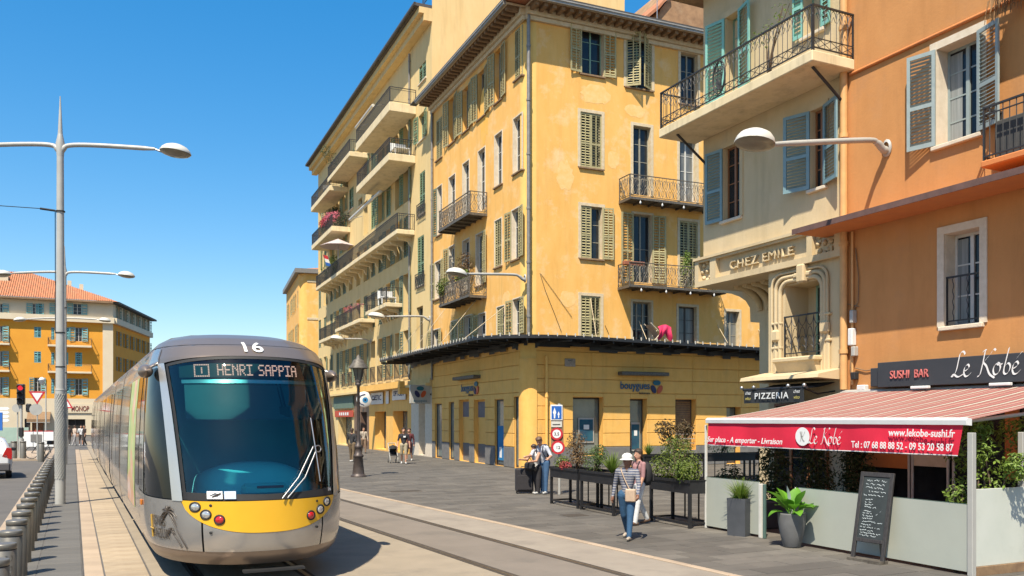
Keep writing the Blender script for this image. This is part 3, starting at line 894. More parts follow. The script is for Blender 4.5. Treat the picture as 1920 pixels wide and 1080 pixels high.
for xa, xb in ((889, 910), (861, 880)):
    s0 = FBL.on(xa, 800)[0]; s1 = FBL.on(xb, 800)[0]; h1 = FBL.on((xa+xb)/2, 750)[1]
    gL.append((s0, s1, 0.02, h1, 0.5))
    o = place(MB().box(-(s1-s0)/2, (s1-s0)/2, 0, 0.06, 0, h1-0.02).build('door_leaf', m_yellow), Bb, FBL, (s0+s1)/2, 0.22, 0.02)
    MB().box(-(s1-s0)/2+0.03, (s1-s0)/2-0.03, -0.012, -0.001, (h1)*0.72, h1-0.1).build('transom_panel', mat('greyed_transom', (0.24, 0.2, 0.2), (0.16, 0.14, 0.14), sc=2), o)
    MB().box(-(s1-s0)/2+0.03, (s1-s0)/2-0.03, -0.010, -0.001, 0.0, 0.95).build('kick_plate', m_plinth, o)
pieces = 0
def courses(fr, holes, x0, x1):
    global pieces
    wall(Bb, fr, m_yellow, x0, x1, 0.0, CANZ-0.452, holes, 'ground_floor_wall', 0.5, y=0.03)
    zs = [0.0, 0.95] + [0.95 + 0.62*k for k in range(1, 8)]
    zs = [z for z in zs if z < CANZ-0.5] + [CANZ-0.455]
    for a, c in zip(zs[:-1], zs[1:]):
        xs = sorted(set([x0, x1] + [v for h in holes for v in (h[0], h[1]) if h[2] < c-0.05 and h[3] > a+0.05]))
        for p, q in zip(xs[:-1], xs[1:]):
            mid = (p+q)/2
            cut = [h for h in holes if h[0] < mid < h[1] and h[2] < c-0.05 and h[3] > a+0.05]
            aa, cc = a, c
            if cut:
                hh = cut[0]
                if hh[3] < c-0.04: aa = hh[3]
                elif hh[2] > a+0.04: cc = hh[2]
                else: continue
            n = max(1, round((q-p)/2.6))
            for k in range(n):
                pa, pb = p+(q-p)*k/n, p+(q-p)*(k+1)/n
                o = MB().cbox(pa+0.002, pb-0.002, -0.025, 0.028, aa+0.014, cc-0.012, 0.012).build('stone_course', m_plinth if aa < 0.9 else m_yellow)
                place(o, Bb, fr, 0, 0, 0); pieces += 1
courses(FBR, gR, 0.55, WB)
courses(FBL, gL, -LB, -0.55)
# pilaster drum at the corner
b = MB()
P = []
for z in (0, 0.95, 0.951, CANZ-0.8):
    P.append([(0.55-0.62*math.sin(PI/2*k/10)*1.0, 0.55-0.62*math.cos(PI/2*k/10), z) for k in range(11)])
b.grid(P, flip=True)
o = place(b.build('corner_pilaster', m_yellow), Bb, FBR, 0, 0, 0)
downpipe(Bb, FBR, 0.12, CANZ+0.2, BTOP-0.2, 0.085, y=-0.10)
downpipe(Bb, FBR, 1.0, 0.0, CANZ-0.7, 0.07, m_yellow, y=-0.12)
downpipe(Bb, FBL, -LB+0.2, 4.5, BTOP-0.2, 0.07)

for pts in ([(1012, 512), (1022, 545), (1038, 585), (1052, 622)], [(1014, 514), (1040, 550), (1072, 595)], [(1134, 610), (1141, 626)]):
    P = [FBR.on(px, py) for px, py in pts]; place(MB().tube([(p[0], -0.03, p[1]) for p in P], 0.010, 4).build('cable', m_frame_d), Bb, FBR, 0, 0, 0)
# repaired and faded patches of render, a few millimetres proud
m_patch = mat('faded_render_patch', (0.92, 0.60, 0.26), (0.90, 0.525, 0.165), sc=4, rough=0.95, bump=0.2, wear=(0.88, 0.49, 0.135), wsc=2.5, wamt=1.0)
m_patchy = mat('fresh_yellow_repair', (0.88, 0.46, 0.06), (0.86, 0.49, 0.12), sc=2, rough=0.9, wear=(0.88, 0.50, 0.15), wsc=1.5, wamt=0.8)
rp = random.Random(12)
for fr, px, py, w_, h_, m in ((FBR, 1118, 178, 0.9, 0.55, m_patch), (FBR, 1190, 208, 0.7, 0.35, m_patch), (FBR, 1060, 330, 0.5, 0.8, m_patch), (FBR, 1150, 300, 0.35, 0.5, m_patch), (FBR, 1065, 560, 0.5, 0.45, m_patch), (FBL, 908, 215, 0.7, 1.6, m_patchy), (FBL, 950, 560, 0.6, 0.4, m_patch)):
    x, z = fr.on(px, py); n_ = 22
    poly = [(x + w_*(0.7+0.3*rp.random())*math.cos(2*PI*k/n_), z + h_*(0.65+0.35*rp.random())*math.sin(2*PI*k/n_)) for k in range(n_)]
    place(MB().prism(poly, -0.004, 0.001).build('plaster_patch', m), Bb, fr, 0, 0, 0)
# wrought iron balconies
def bpx(root, fr, xa, xb, py, p, **kw):
    s0 = fr.on(xa, py, p)[0]; s1 = fr.on(xb, py, p)[0]; z = fr.on(xa, py, p)[1]
    return balcony(root, fr, s0, s1, z, p, **kw), s0, s1, z
bal = {}
bal['r4'] = bpx(Bb, FBR, 1181, 1342, 368, 1.0, style='scroll', rh=1.05, slabm=m_irongr, railm=m_irongr, joists=True, bulbs=True)
bal['r3'] = bpx(Bb, FBR, 1180, 1362, 533, 1.05, style='scroll', rh=1.05, slabm=m_irongr, railm=m_irongr, joists=True, bulbs=True)
bal['l4'] = bpx(Bb, FBL, 822, 880, 433, 0.95, style='scroll', rh=1.05, slabm=m_irongr, railm=m_irongr, joists=True)
bal['l3'] = bpx(Bb, FBL, 823, 879, 573, 0.95, style='scroll', rh=1.05, slabm=m_irongr, railm=m_irongr, joists=True)

# the black canopy that runs round the corner: roof sheet, fascia, ribs and the row of pegs on its edge
cpath = []
PL, PR = 2.1, 1.5
for x in np.linspace(-17.0, -1.2, 24): cpath.append((FBL.w(x, -PL)[:2], (1, 0)))
Lc = FBL.w(-1.2, -PL)[:2]
c0 = np.array(Lc); c3 = np.array(FBR.w(2.2, -PR)[:2])
c1 = np.array(FBL.w(0.6, -PL)[:2]); c2 = np.array(FBR.w(-0.1, -PR-0.15)[:2])
outer = [p[0] for p in cpath] + [tuple(p) for p in bez(tuple(c0), tuple(c1), tuple(c2), tuple(c3), 12)][1:-1]
outer += [FBR.w(x, -PR)[:2] for x in np.linspace(2.2, 14.6, 26)]
inner = [FBL.w(x, -0.0)[:2] for x in np.linspace(-17.0, -1.2, 24)] + [FBR.w(t, t2)[:2] for t, t2 in zip(np.linspace(-0.0, 0.5, 11), np.linspace(1.0, 0.0, 11))] + [FBR.w(x, 0.0)[:2] for x in np.linspace(2.2, 14.6, 26)]
canopy = thing('shop_canopy', 'long black corrugated canopy curving round the corner above the ochre shop', 'canopy', (0, 0, 0))
N = len(outer)
def chz(i): return CANZ - 0.0 - 0.24*max(0, i-35)/(N-36)
b = MB()
top_o = [(p[0], p[1], chz(i)+0.10) for i, p in enumerate(outer)]; top_i = [(p[0], p[1], chz(i)+0.16) for i, p in enumerate(inner)]
bot_o = [(p[0], p[1], chz(i)+0.06) for i, p in enumerate(outer)]; bot_i = [(p[0], p[1], chz(i)+0.12) for i, p in enumerate(inner)]
b.grid([top_o, top_i], smooth=False); b.grid([bot_o, bot_i], smooth=False, flip=True)
b.build('canopy_sheet', m_blackm, canopy)
b = MB()
for i in range(N-1):
    a, c = outer[i], outer[i+1]; z0, z1 = chz(i), chz(i+1)
    b.add([(a[0], a[1], z0-0.02), (c[0], c[1], z1-0.02), (c[0], c[1], z1+0.13), (a[0], a[1], z0+0.13)], [(0, 1, 2, 3)])
    ia, ic = inner[i], inner[i+1]
    fa = [a[k]+(ia[k]-a[k])*0.03 for k in (0, 1)]; fc = [c[k]+(ic[k]-c[k])*0.03 for k in (0, 1)]
    b.add([(fa[0], fa[1], z0-0.02), (fc[0], fc[1], z1-0.02), (fc[0], fc[1], z1+0.13), (fa[0], fa[1], z0+0.13)], [(3, 2, 1, 0)])
    b.add([(a[0], a[1], z0-0.02), (c[0], c[1], z1-0.02), (fc[0], fc[1], z1-0.02), (fa[0], fa[1], z0-0.02)], [(3, 2, 1, 0)])
    b.add([(a[0], a[1], z0+0.13), (c[0], c[1], z1+0.13), (fc[0], fc[1], z1+0.13), (fa[0], fa[1], z0+0.13)], [(0, 1, 2, 3)])
b.build('fascia', m_black, canopy)
b = MB()
for i in range(0, N, 2):
    a, c = Vector((*outer[i], chz(i)-0.1)), Vector((*inner[i], chz(i)-0.05))
    d = c-a; L = d.length; ang = math.atan2(d.y, d.x)
    M = Matrix.Translation((a+c)/2) @ Matrix.Rotation(ang, 4, 'Z')
    MB().obox(M, L/2-0.08, 0.03, 0.05).build('rib_beam', m_black, canopy)
# ragged lattice under the sheets where they meet the wall
b = MB(); rl = random.Random(6)
for i in range(N-1):
    a, c = inner[i], inner[i+1]; o1 = outer[i]
    for f, dz in ((0.06, -0.12-0.22*rl.random()), (0.22, -0.05-0.12*rl.random())):
        pa = [a[k]+(o1[k]-a[k])*f for k in (0, 1)]; pc = [c[k]+(outer[i+1][k]-c[k])*f for k in (0, 1)]
        b.add([(pa[0], pa[1], chz(i)+dz-0.08), (pc[0], pc[1], chz(i)+dz-0.08), (pc[0], pc[1], chz(i)+0.1), (pa[0], pa[1], chz(i)+0.1)], [(0, 1, 2, 3)])
b.build('back_lattice', m_black, canopy)
me_peg = MB().box(-0.018, 0.018, -0.018, 0.018, -0.06, 0.09).mesh('edge_light', m_lampw); dist = 0; nxt = 0
for i in range(N-1):
    a, c = np.array(outer[i]), np.array(outer[i+1]); L = np.linalg.norm(c-a)
    while nxt < dist+L:
        p = a + (c-a)*(nxt-dist)/L
        z = chz(i) + 0.13
        link('edge_light', me_peg, canopy, (p[0], p[1], z))
        nxt += 0.42
    dist += L
for fr, x, p, up in ((FBL, -14.2, PL, 2.6), (FBL, -10.5, PL, 2.9), (FBL, -6.0, PL, 2.7), (FBL, -2.6, PL, 1.8), (FBR, 2.8, PR, 2.0), (FBR, 5.4, PR, 1.1), (FBR, 9.9, PR, 1.1), (FBR, 12.4, PR, 1.0)):
    MB().tube([fr.w(x, -p+0.06, CANZ+0.1), fr.w(x+0.5, 0.0, CANZ+up)], 0.015, 5).build('tie_rod', m_trimy, canopy)

# signs, plate and long lamp boxes on the shop front
m_bblue = mat('dark_teal_letters', (0.0, 0.10, 0.20), (0.0, 0.08, 0.17), sc=4, rough=0.5)
m_bor = mat('orange_red_logo', (0.55, 0.09, 0.02), (0.5, 0.08, 0.02), sc=4, rough=0.5)
m_bnavy = mat('navy_logo', (0.01, 0.015, 0.08), (0.01, 0.015, 0.07), sc=4, rough=0.5)
m_bteal = mat('teal_logo', (0.0, 0.12, 0.17), (0.0, 0.10, 0.15), sc=4, rough=0.5)
def trefoil(mb_parent, x, z, r, y=-0.05):
    for k, m in enumerate((m_bteal, m_bor, m_bnavy)):
        a = PI/2 - k*2*PI/3
        b = MB(); P = []
        ca, sa = math.cos(a), math.sin(a)
        for i in range(14):
            t = 2*PI*i/14
            u, v = 0.36*r*math.cos(t)*1.0, 0.62*r*math.sin(t)
            q = (0.60*r + u)
            P.append((x + q*ca - v*sa, z + q*sa + v*ca))
        b.prism(P, y, y+0.03)
        b.build('logo_petal', m, mb_parent)
def shop_sign(fr, xa, xb, yt, yb, label, whole=True):
    s0 = fr.on(xa, 730)[0]; s1 = fr.on(xb, 730)[0]; z1 = fr.on((xa+xb)/2, yt)[1]; z0 = fr.on((xa+xb)/2, yb)[1]
    sg = thing('shop_sign', label, 'sign', fr.w(s0, -0.03, (z0+z1)/2), fr.ang, 'letter signs of the phone shop')
    L = s1-s0; H = z1-z0
    link('lettering', text_mesh('bouygues', 0.22*L, m_bblue, 0.008, offset=0.012, fit=L*0.70), sg, (L*0.35, -0.04, -0.045*L))
    link('small_lettering', text_mesh('telecom', 0.075*L, m_frame_d, 0.01, fit=L*0.26), sg, (L*0.57, -0.04, -0.15*L))
    trefoil(sg, L*0.87, 0.0, min(L*0.15, H*0.55))
shop_sign(FBR, 1162, 1240, 711, 740, 'blue bouygues letter sign with round tricolour logo on the side facing the planters')
shop_sign(FBL, 867, 899, 717, 741, 'blue bouygues letter sign on the shop side facing the tram tracks')
for fr, xa, xb, py, lab in ((FBR, 1158, 1246, 702, 'long flat lamp box above the bouygues sign by the planters'), (FBL, 862, 902, 709, 'long flat lamp box above the bouygues sign facing the tram tracks')):
    s0 = fr.on(xa, py)[0]; s1 = fr.on(xb, py)[0]; z = fr.on((xa+xb)/2, py)[1]
    o = MB().cbox(0, s1-s0, -0.42, -0.001, -0.07, 0.10, 0.02).build('sign_lamp', m_irongr, None, fr.w(s0, -0.0, z), fr.ang)
    tag(o, lab, 'lamp', 'lamp boxes over the shop signs')
x, z = FBR.on(1068, 680)
sg = thing('street_plate', 'small pale street name plate by the corner of the yellow shop', 'street sign', FBR.w(x, -0.03, z), FBR.ang)
MB().cbox(-0.27, 0.27, -0.03, -0.002, -0.18, 0.18, 0.008).build('plate', mat('aged_plate', (0.42, 0.36, 0.3), (0.3, 0.24, 0.18), sc=7), sg)
link('lettering', text_mesh('PLACE', 0.10, m_frame_d, 0.002, fit=0.22), sg, (0, -0.034, 0.06))
# hanging box sign of the phone shop at the far end of the wall
x, z = FBL.on(792, 740, 0.3)
P = np.array(FBL.w(-13.3, -0.7, z))
sg = thing('hanging_sign', 'grey projecting sign with a three petal logo at the end of the ochre shop', 'sign', tuple(P), FBR.ang)
MB().cbox(-0.62, 0.62, -0.08, 0.08, -0.55, 0.55, 0.03).build('sign_box', m_grey, sg)
MB().box(0.62, 0.72, -0.04, 0.04, -0.05, 0.05).build('bracket', m_black, sg)
trefoil(sg, 0, 0.12, 0.36, -0.115)
link('lettering', text_mesh('bouygues', 0.2, m_bteal, 0.004, fit=0.8), sg, (0, -0.09, -0.44))
print('courses', pieces)
# ------------------------------------------------------------------ the cream house up the street
FC = FBL
C0, C1 = -13.15, -47.5                # its right and left ends along the same line
CTOP = 26.2
Cb = thing('apartment_building', 'tall cream apartment house with deep balconies up the street beyond the ochre house', 'building', frame=Frame(FC.w(C0, 0)[:2], FC.u))
FCC = FR[Cb.name]
hC = []
GS = dict(shm=m_shut_g, gap=0.14)
def cw(xa, xb, yt, yb, st='C', **kw):
    kw.setdefault('frm', m_frame_g); kw.setdefault('sill', True)
    return wpx(Cb, FCC, hC, xa, xb, yt, yb, st=st, **{**GS, **kw})
# narrow right hand bay
cw(786, 799, 96, 152, 'C'); cw(785, 797, 212, 262, 'O', sw=0.6); cw(787, 797, 322, 400, 'C'); cw(783, 795, 443, 535, 'C')
cw(781, 793, 575, 655, 'N', frm=m_frame_gy)
for xa, xb, py in ((784, 799, 415), (781, 798, 545)):
    s0, z = FCC.on(xa, py); s1 = FCC.on(xb, py)[0]
    o = place(link('window_guard', rail_mesh(s1-s0, 0.95, 'scroll', m_iron)), Cb, FCC, s0, -0.1, z)
# balcony bays: rows of French windows in shadow
def zat(px, py): return FCC.on(px, py)[1]
rows = [(19.4, 21.9), (16.1, 18.6), (12.6, 15.2), (8.9, 11.5), (5.1, 7.9)]
def s_of(px): return FCC.on(px, 600)[0]
bay = [s_of(p) for p in (600, 610, 622, 634, 646, 658, 672, 686, 700, 714, 729, 746, 762)]
rw = random.Random(5)
for ri, (z0, z1) in enumerate(rows):
    for k, sx in enumerate(bay):
        if ri in (0, 1) and 5 <= k <= 6: continue
        wdt = 0.62
        st = rw.choice(['O', 'C', 'O', 'r', 'N'])
        o = window(Cb, FCC, sx-wdt, sx+wdt, z0, z1, st=st, shm=m_shut_dk if ri > 1 else m_shut_g, frm=m_frame_gy, rec=0.3, rows=4, sill=False, gap=0.16, surr=0.12, surm=m_cream, pane=m_pane, sw=0.55)
        hC.append((sx-wdt, sx+wdt, z0, z1, 0.36))
# smaller windows between the upper bays
cw(657, 665, 282, 318, 'C'); cw(655, 663, 352, 392, 'C'); cw(671, 680, 272, 300, 'N', frm=m_frame_gy); cw(672, 679, 372, 386, 'N', frm=m_frame_gy)
wall(Cb, FCC, m_cream, C1-C0, 0.0, 4.35, CTOP-2.55, [(h[0], h[1], h[2], h[3], h[4]) for h in hC], depth=0.36)
wall(Cb, FCC, m_cream, C1-C0, 0.0, CTOP-2.55, CTOP-0.5, [], y=0.0, name='attic_wall')
# body behind, the lit end wall over the ochre roof, roof slab
b = MB()
b.quad((0, 0, 0), (0, 13, 0), (0, 13, CTOP+1.5), (0, 0, CTOP+1.5)); b.quad((C1-C0, 0, 0), (C1-C0, 0, CTOP), (C1-C0, 13, CTOP), (C1-C0, 13, 0)); b.quad((0, 13, 0), (C1-C0, 13, 0), (C1-C0, 13, CTOP), (0, 13, CTOP))
b.quad((0, 1.0, CTOP+1.5), (0, 13, CTOP+1.5), (0, 13, CTOP+4.2), (0, 1.0, CTOP+4.2))
b.quad((0, 0, CTOP+1.5), (0, 1.0, CTOP+1.5), (-1, 1.0, CTOP+1.5), (-1, 0, CTOP+1.5))
place(b.build('end_wall', m_cream), Cb, FCC, 0, 0, 0)
b = MB(); b.box(C1-C0-0.6, -0.002, -0.95, 13.3, CTOP, CTOP+0.18); place(b.build('roof', m_roofd), Cb, FCC, 0, 0, 0)
b = MB(); b.box(C1-C0-0.6, -0.004, -0.78, -0.002, CTOP-0.35, CTOP-0.002); b.box(C1-C0-0.6, -0.004, -0.5, -0.004, CTOP-0.75, CTOP-0.352)
place(b.build('cornice', m_cream), Cb, FCC, 0, 0, 0)
b = MB(); b.tube([(C1-C0-0.6, -1.02, CTOP+0.1), (0, -1.02, CTOP+0.1)], 0.1, 8); b.box(C1-C0-0.6, 0, -1.10, -1.0, CTOP+0.03, CTOP+0.2)
place(b.build('gutter', m_roofd), Cb, FCC, 0, 0, 0)
b = MB(); b.box(C1-C0, -3.0, 2.5, 12, CTOP+0.18, CTOP+2.6); place(b.build('penthouse', m_cream), Cb, FCC, 0, 0, 0)
b = MB(); b.box(C1-C0, -2.6, 2.0, 12.5, CTOP+2.6, CTOP+2.8); place(b.build('penthouse_roof', m_roofd), Cb, FCC, 0, 0, 0)
# attic terrace rail with the shadowed strip below the eave
o = place(link('railing', rail_mesh(3.0, 0.95, 'bars', m_iron)), Cb, FCC, -3.05, 0.4, CTOP+1.5)
# balconies (front left px, front right px, floor row at the left px, projection)
def cbal(xa, xb, py, p, **kw):
    s0 = FCC.on(xa, py, p)[0]; s1 = FCC.on(xb, py, p)[0]; z = FCC.on(xb, py, p)[1]
    return balcony(Cb, FCC, s0, s1, z, p, **kw), s0, s1, z
CB = {}
CB['b1'] = cbal(667, 730, 190, 1.7, th=0.55, rh=0.95)
CB['b2'] = cbal(668, 729, 286, 1.7, th=0.45, rh=0.95)
CB['b3'] = cbal(583, 618, 347, 1.5, th=0.4, rh=0.95)
CB['b4'] = cbal(584, 622, 423, 1.5, th=0.4, rh=0.95)
CB['b5'] = cbal(592, 744, 429, 1.15, th=0.28, rh=1.0, brackets=16)
CB['b6'] = cbal(685, 724, 567, 1.15, th=0.25, rh=1.0, brackets=4)
CB['b7'] = cbal(628, 674, 597, 1.15, th=0.25, rh=1.0, brackets=5)
CB['b8'] = cbal(598, 626, 627, 1.15, th=0.25, rh=1.0, brackets=4)
CB['b0'] = cbal(614, 655, 283, 1.5, th=0.35, rh=0.9)
# small guards on the first floor windows
for k, sx in enumerate(bay):
    place(link('window_guard', rail_mesh(1.3, 1.15, 'bars', m_iron)), Cb, FCC, sx-0.65, -0.08, 4.85)
# string course under the first floor, ground floor shop fronts
s = s_of(770)
b = MB(); b.box(C1-C0, 0, -0.14, 0.0, 4.35, 4.62); b.box(C1-C0, -0.004, -0.4, -0.004, 4.18, 4.348); place(b.build('string_course', m_cream), Cb, FCC, 0, 0, 0)
gC = []
def front(xa, xb, m, doors, z1=4.17, name='shop_front', dz=2.75):
    a, c = s_of(xa), s_of(xb)
    hs = [(s_of(p), s_of(q), 0.1, dz, 0.9) for p, q in doors]
    wall(Cb, FCC, m, a, c, 0, z1, hs, name, 0.9)
    for h in hs:
        w = h[1]-h[0]; hh = h[3]-0.1
        o = place(frame_obj(w, hh), Cb, FCC, (h[0]+h[1])/2, 0.7, 0.1)
        link('pane', pane_mesh(w, hh, m_shopgl), o, (0, 0.03, 0))
def frame_obj(w, h): return link('shop_window', frame_mesh(w, h, m_frame_d, 1, 1))
front(692, 771, m_yellow, [(703, 724), (737, 764)])
front(664, 692, mat('brown_marble', (0.13, 0.075, 0.05), (0.2, 0.13, 0.1), sc=2, rough=0.4), [(676, 688)])
front(624, 664, m_cream, [(634, 660)], dz=3.0)
wall(Cb, FCC, m_cream, C1-C0, s_of(624), 0, 4.17, [], 'shop_front')
wall(Cb, FCC, m_trim, s_of(771)+0.0, 0, 0, 4.17, [(s_of(785), s_of(797), 0.05, 3.3, 0.5)], 'entrance_front', 0.5)
# yellow canopy edge over the optician
b = MB(); a, c = s_of(690), s_of(771); b.box(a, c, -0.75, -0.42, 4.19, 4.6); b.box(c-0.4, c, -0.75, -0.002, 3.8, 4.17); place(b.build('shop_fascia', m_yellow), Cb, FCC, 0, 0, 0)
o = place(MB().box(0, s_of(664)-s_of(628), -0.12, -0.002, 3.1, 4.1).build('fascia_panel', mat('grey_green_fascia', (0.13, 0.19, 0.14), (0.11, 0.16, 0.12), sc=2)), Cb, FCC, s_of(628), 0, 0)
downpipe(Cb, FCC, s_of(770), 4.7, CTOP-1, 0.06)

# shop signs on it
m_navy = mat('navy_print', (0.03, 0.04, 0.14), (0.03, 0.04, 0.12), sc=5)
def plate_sign(xa, xb, yt, yb, label, body, m_txt, m_plate, cat='sign', nm='shop_sign'):
    s0, s1 = FCC.on(xa, 740)[0], FCC.on(xb, 740)[0]; xm = (xa+xb)/2
    z1, z0 = FCC.on(xm, yt)[1], FCC.on(xm, yb)[1]
    sg = thing(nm, label, cat, FCC.w((s0+s1)/2, -0.05, (z0+z1)/2), FCC.ang)
    MB().cbox(-(s1-s0)/2, (s1-s0)/2, -0.06, -0.002, -(z1-z0)/2, (z1-z0)/2, 0.015).build('plate', m_plate, sg)
    if body: link('lettering', text_mesh(body, (z1-z0)*0.62, m_txt, 0.004, offset=0.01, fit=(s1-s0)*0.8), sg, (0, -0.066, -(z1-z0)*0.16))
    return sg
plate_sign(698, 720, 736, 758, 'left white shop plate with navy OPTIC letters on the yellow front', 'OPTIC', m_navy, m_white)
plate_sign(738, 763, 727, 750, 'right white shop plate with navy OPTICIEN letters on the yellow front', 'OPTICIEN', m_navy, m_white)
sg = plate_sign(726, 731, 733, 757, 'small round eye emblem plate between the two white optician plates', None, m_navy, m_white)
# round eye sign standing out from the front
x, z = FCC.on(683, 749, 1.0)
sg = thing('hanging_sign', 'round white projecting sign with a blue eye at the optician', 'sign', FCC.w(x, -1.0, z), FBR.ang)
b = MB(); b.lathe([(0.0001, -0.08), (0.52, -0.08), (0.56, -0.05), (0.56, 0.05), (0.52, 0.08), (0.0001, 0.08)], 24)
o = b.build('sign_disc', m_white_e, sg); o.rotation_euler = (PI/2, 0, 0)
b = MB(); b.disc((0.05, -0.09, -0.04), 0.20, 20); b.build('iris', mat('eye_blue', (0.03, 0.25, 0.5), (0.03, 0.22, 0.45), sc=3), sg)
b = MB(); b.disc((0.05, -0.094, -0.04), 0.08, 14); b.build('pupil', m_bnavy, sg)
b = MB(); b.tube([(-0.4, -0.09, 0.12), (-0.25, -0.09, 0.3), (0.05, -0.09, 0.38)], 0.03, 5); b.tube([(-0.4, -0.09, -0.1), (-0.3, -0.09, -0.3), (-0.05, -0.09, -0.4)], 0.03, 5); b.build('lash_stroke', m_navy, sg)
MB().box(0.55, 1.05, -0.03, 0.03, -0.03, 0.03).build('bracket', m_black, sg)
# red shop sign over the far shop
sg = plate_sign(630, 664, 770, 782, 'red fascia sign with white letters over the far shop beside the lamp post', None, m_white, mat('red_fascia', (0.5, 0.08, 0.04), (0.45, 0.06, 0.03), sc=3))
for k in range(5): MB().box(-1.6+k*0.75, -1.15+k*0.75, -0.07, -0.062, -0.12, 0.12).build('letter_block', m_white_e, sg)

# ------------------------------------------------------------------ houses at the end of the street
def far_box(name, label, O, u, W, D, H, m, zb=0):
    f = Frame(O, u); t = thing(name, label, 'building', frame=f)
    return t, f
# rounded ochre house closing the view
Pc = at(561, 100)
uH = vpdir(396)
FHa = Frame(Pc, -uH)                  # street side, seen at a slant
FHb = Frame(Pc, (uH[1], -uH[0]))      # end wall facing us
Hb = thing('corner_house', 'pale ochre house with a dark curved cornice closing the street behind the tram', 'building', frame=FHb)
HT = FHa.on(561, 512)[1]
hH = []
for r_ in range(4):
    for k in range(5):
        z0 = 3.6 + r_*3.9; x1 = -1.2-k*3.2
        hH.append((x1-1.1, x1, z0, z0+2.0, 0.25))
        window(Hb, FHa, x1-1.1, x1, z0, z0+2.0, st='O' if (k+r_) % 3 else 'C', shm=m_shut_b, frm=m_frame_gy, gap=0.3, sill=False)
wall(Hb, FHa, m_ochre, -18, -0.9, 0, HT, hH)
b = MB(); P = [[(0.9-0.9*math.sin(PI/2*k/6), 0.9-0.9*math.cos(PI/2*k/6), z) for k in range(7)] for z in (0, HT)]
b.grid(P, flip=True); place(b.build('rounded_corner', m_ochre), Hb, FHb, 0, 0, 0)
wall(Hb, FHb, m_ochre, 0.9, 12, 0, HT, [])
b = MB(); b.box(-0.5, 12, -0.5, 18, HT, HT+0.5); place(b.build('cornice', m_pipe), Hb, FHb, 0, 0, 0)
b = MB(); b.box(0.9, 12, -0.06, -0.0, HT*0.72, HT*0.72+0.25); b.box(0.9, 12, -0.06, -0.0, HT-1.0, HT-0.8); place(b.build('string_course', m_trimy), Hb, FHb, 0, 0, 0)
b = MB(); b.add([(0, 0, HT+0.5), (12, 0, HT+0.5), (12, 18, HT+0.5), (0, 18, HT+0.5), (5, 6, HT+2), (7, 12, HT+2)], [(0,1,4), (1,2,5,4), (2,3,5), (3,0,4,5)]); place(b.build('roof', m_rooft), Hb, FHb, 0, 0, 0)
b = MB(); b.box(-18, 0, 0, 0.1, 0, 1); 
# ------------------------------------------------------------------ the orange house across the square, far left
m_forange = mat('bright_orange_render', (0.80, 0.36, 0.035), (0.74, 0.32, 0.03), sc=0.6, rough=0.9, wear=(0.7, 0.36, 0.08), wsc=0.25, wamt=0.3)
m_fcream = mat('far_cream_render', (0.72, 0.62, 0.45), (0.68, 0.57, 0.40), sc=0.6, rough=0.9)
Pf = at(212, 120)
FFa = Frame(Pf, vpdir(4300))
uF2 = vpdir(677)
FFb = Frame(Pf, uF2)
Fb = thing('apartment_building', 'orange apartment house with a red tiled roof and teal shutters across the square', 'building', frame=FFa)
def zf(py): return FFa.on(200, py)[1]
FT = FFa.on(212, 567)[1]
zA = FFa.on(212, 603)[1]              # band under the cream attic
zG = FFa.on(200, 748)[1]
hFa, hFat, hFb = [], [], []
WL = -24.0
def fwin(holes, xa, xb, yt, yb, st, fr=FFa, **kw):
    s0, s1 = fr.on(xa, yt)[0], fr.on(xb, yt)[0]; h1, h0 = fr.on((xa+xb)/2, yt)[1], fr.on((xa+xb)/2, yb)[1]
    holes.append((s0, s1, h0, h1, 0.3))
    window(Fb, fr, s0, s1, h0, h1, st=st, shm=m_shut_f, frm=m_frame_w, gap=0.3, sill=False, rec=0.25, **kw)
for xa, xb in ((61, 71), (71.8, 79), (104, 110), (137, 153), (-6, 5), (-40, -30), (-70, -60)): fwin(hFat, xa, xb, 569, 590, 'O' if xa != 71.8 else 'C', sw=0.7)
for yt, yb, bal_ in ((614, 637, 1), (661, 684, 2), (710, 738, 3)):
    fwin(hFa, 64, 77, yt-1 if bal_ == 1 else yt-2, yb-4, 'C' if bal_ != 3 else 'O', sw=0.55 if bal_ == 3 else None)
    fwin(hFa, 96, 102, yt, yb, 'C'); fwin(hFa, 125, 132 if bal_ != 2 else 128, yt, yb, 'C'); fwin(hFa, 141, 154, yt, yb+3, 'O' if bal_ != 2 else 'C', sw=0.7)
    fwin(hFa, -3, 5, yt-3, yb+3, 'r', sw=0.7); fwin(hFa, -34, -22, yt-3, yb+3, 'O', sw=0.7)
    if bal_ < 3:
        for xa, xb in ((90, 172), (-40, 19)):
            s0, s1 = FFa.on(xa, yb+12)[0], FFa.on(xb, yb+12)[0]; z = FFa.on(130, 648 if bal_ == 1 else 697)[1]
            balcony(Fb, FFa, s0, s1, z, 1.0, th=0.25, rh=1.0, railm=m_irongr, slabm=m_fcream)
wall(Fb, FFa, m_forange, WL, 0, zG, zA, hFa)
wall(Fb, FFa, m_fcream, WL, 0, zA, FT, hFat, 'attic_wall')
for r_ in range(4):
    for k in range(6):
        x0 = 2.0+k*3.6; z0 = (5.2, 9.0, 12.6, 16.3)[r_]
        hFb.append((x0, x0+1.3, z0, z0+2.0, 0.3))
        window(Fb, FFb, x0, x0+1.3, z0, z0+2.0, st='O', shm=m_shut_dk, frm=m_frame_w, gap=0.35, sill=False, rec=0.25, sw=0.6)
LS = FFb.on(281, 600)[0]
wall(Fb, FFb, m_forange, 0, LS, 0, zA, [h for h in hFb if h[3] < zA])
wall(Fb, FFb, m_fcream, 0, LS, zA, FT, [h for h in hFb if h[2] > zA], 'attic_wall')
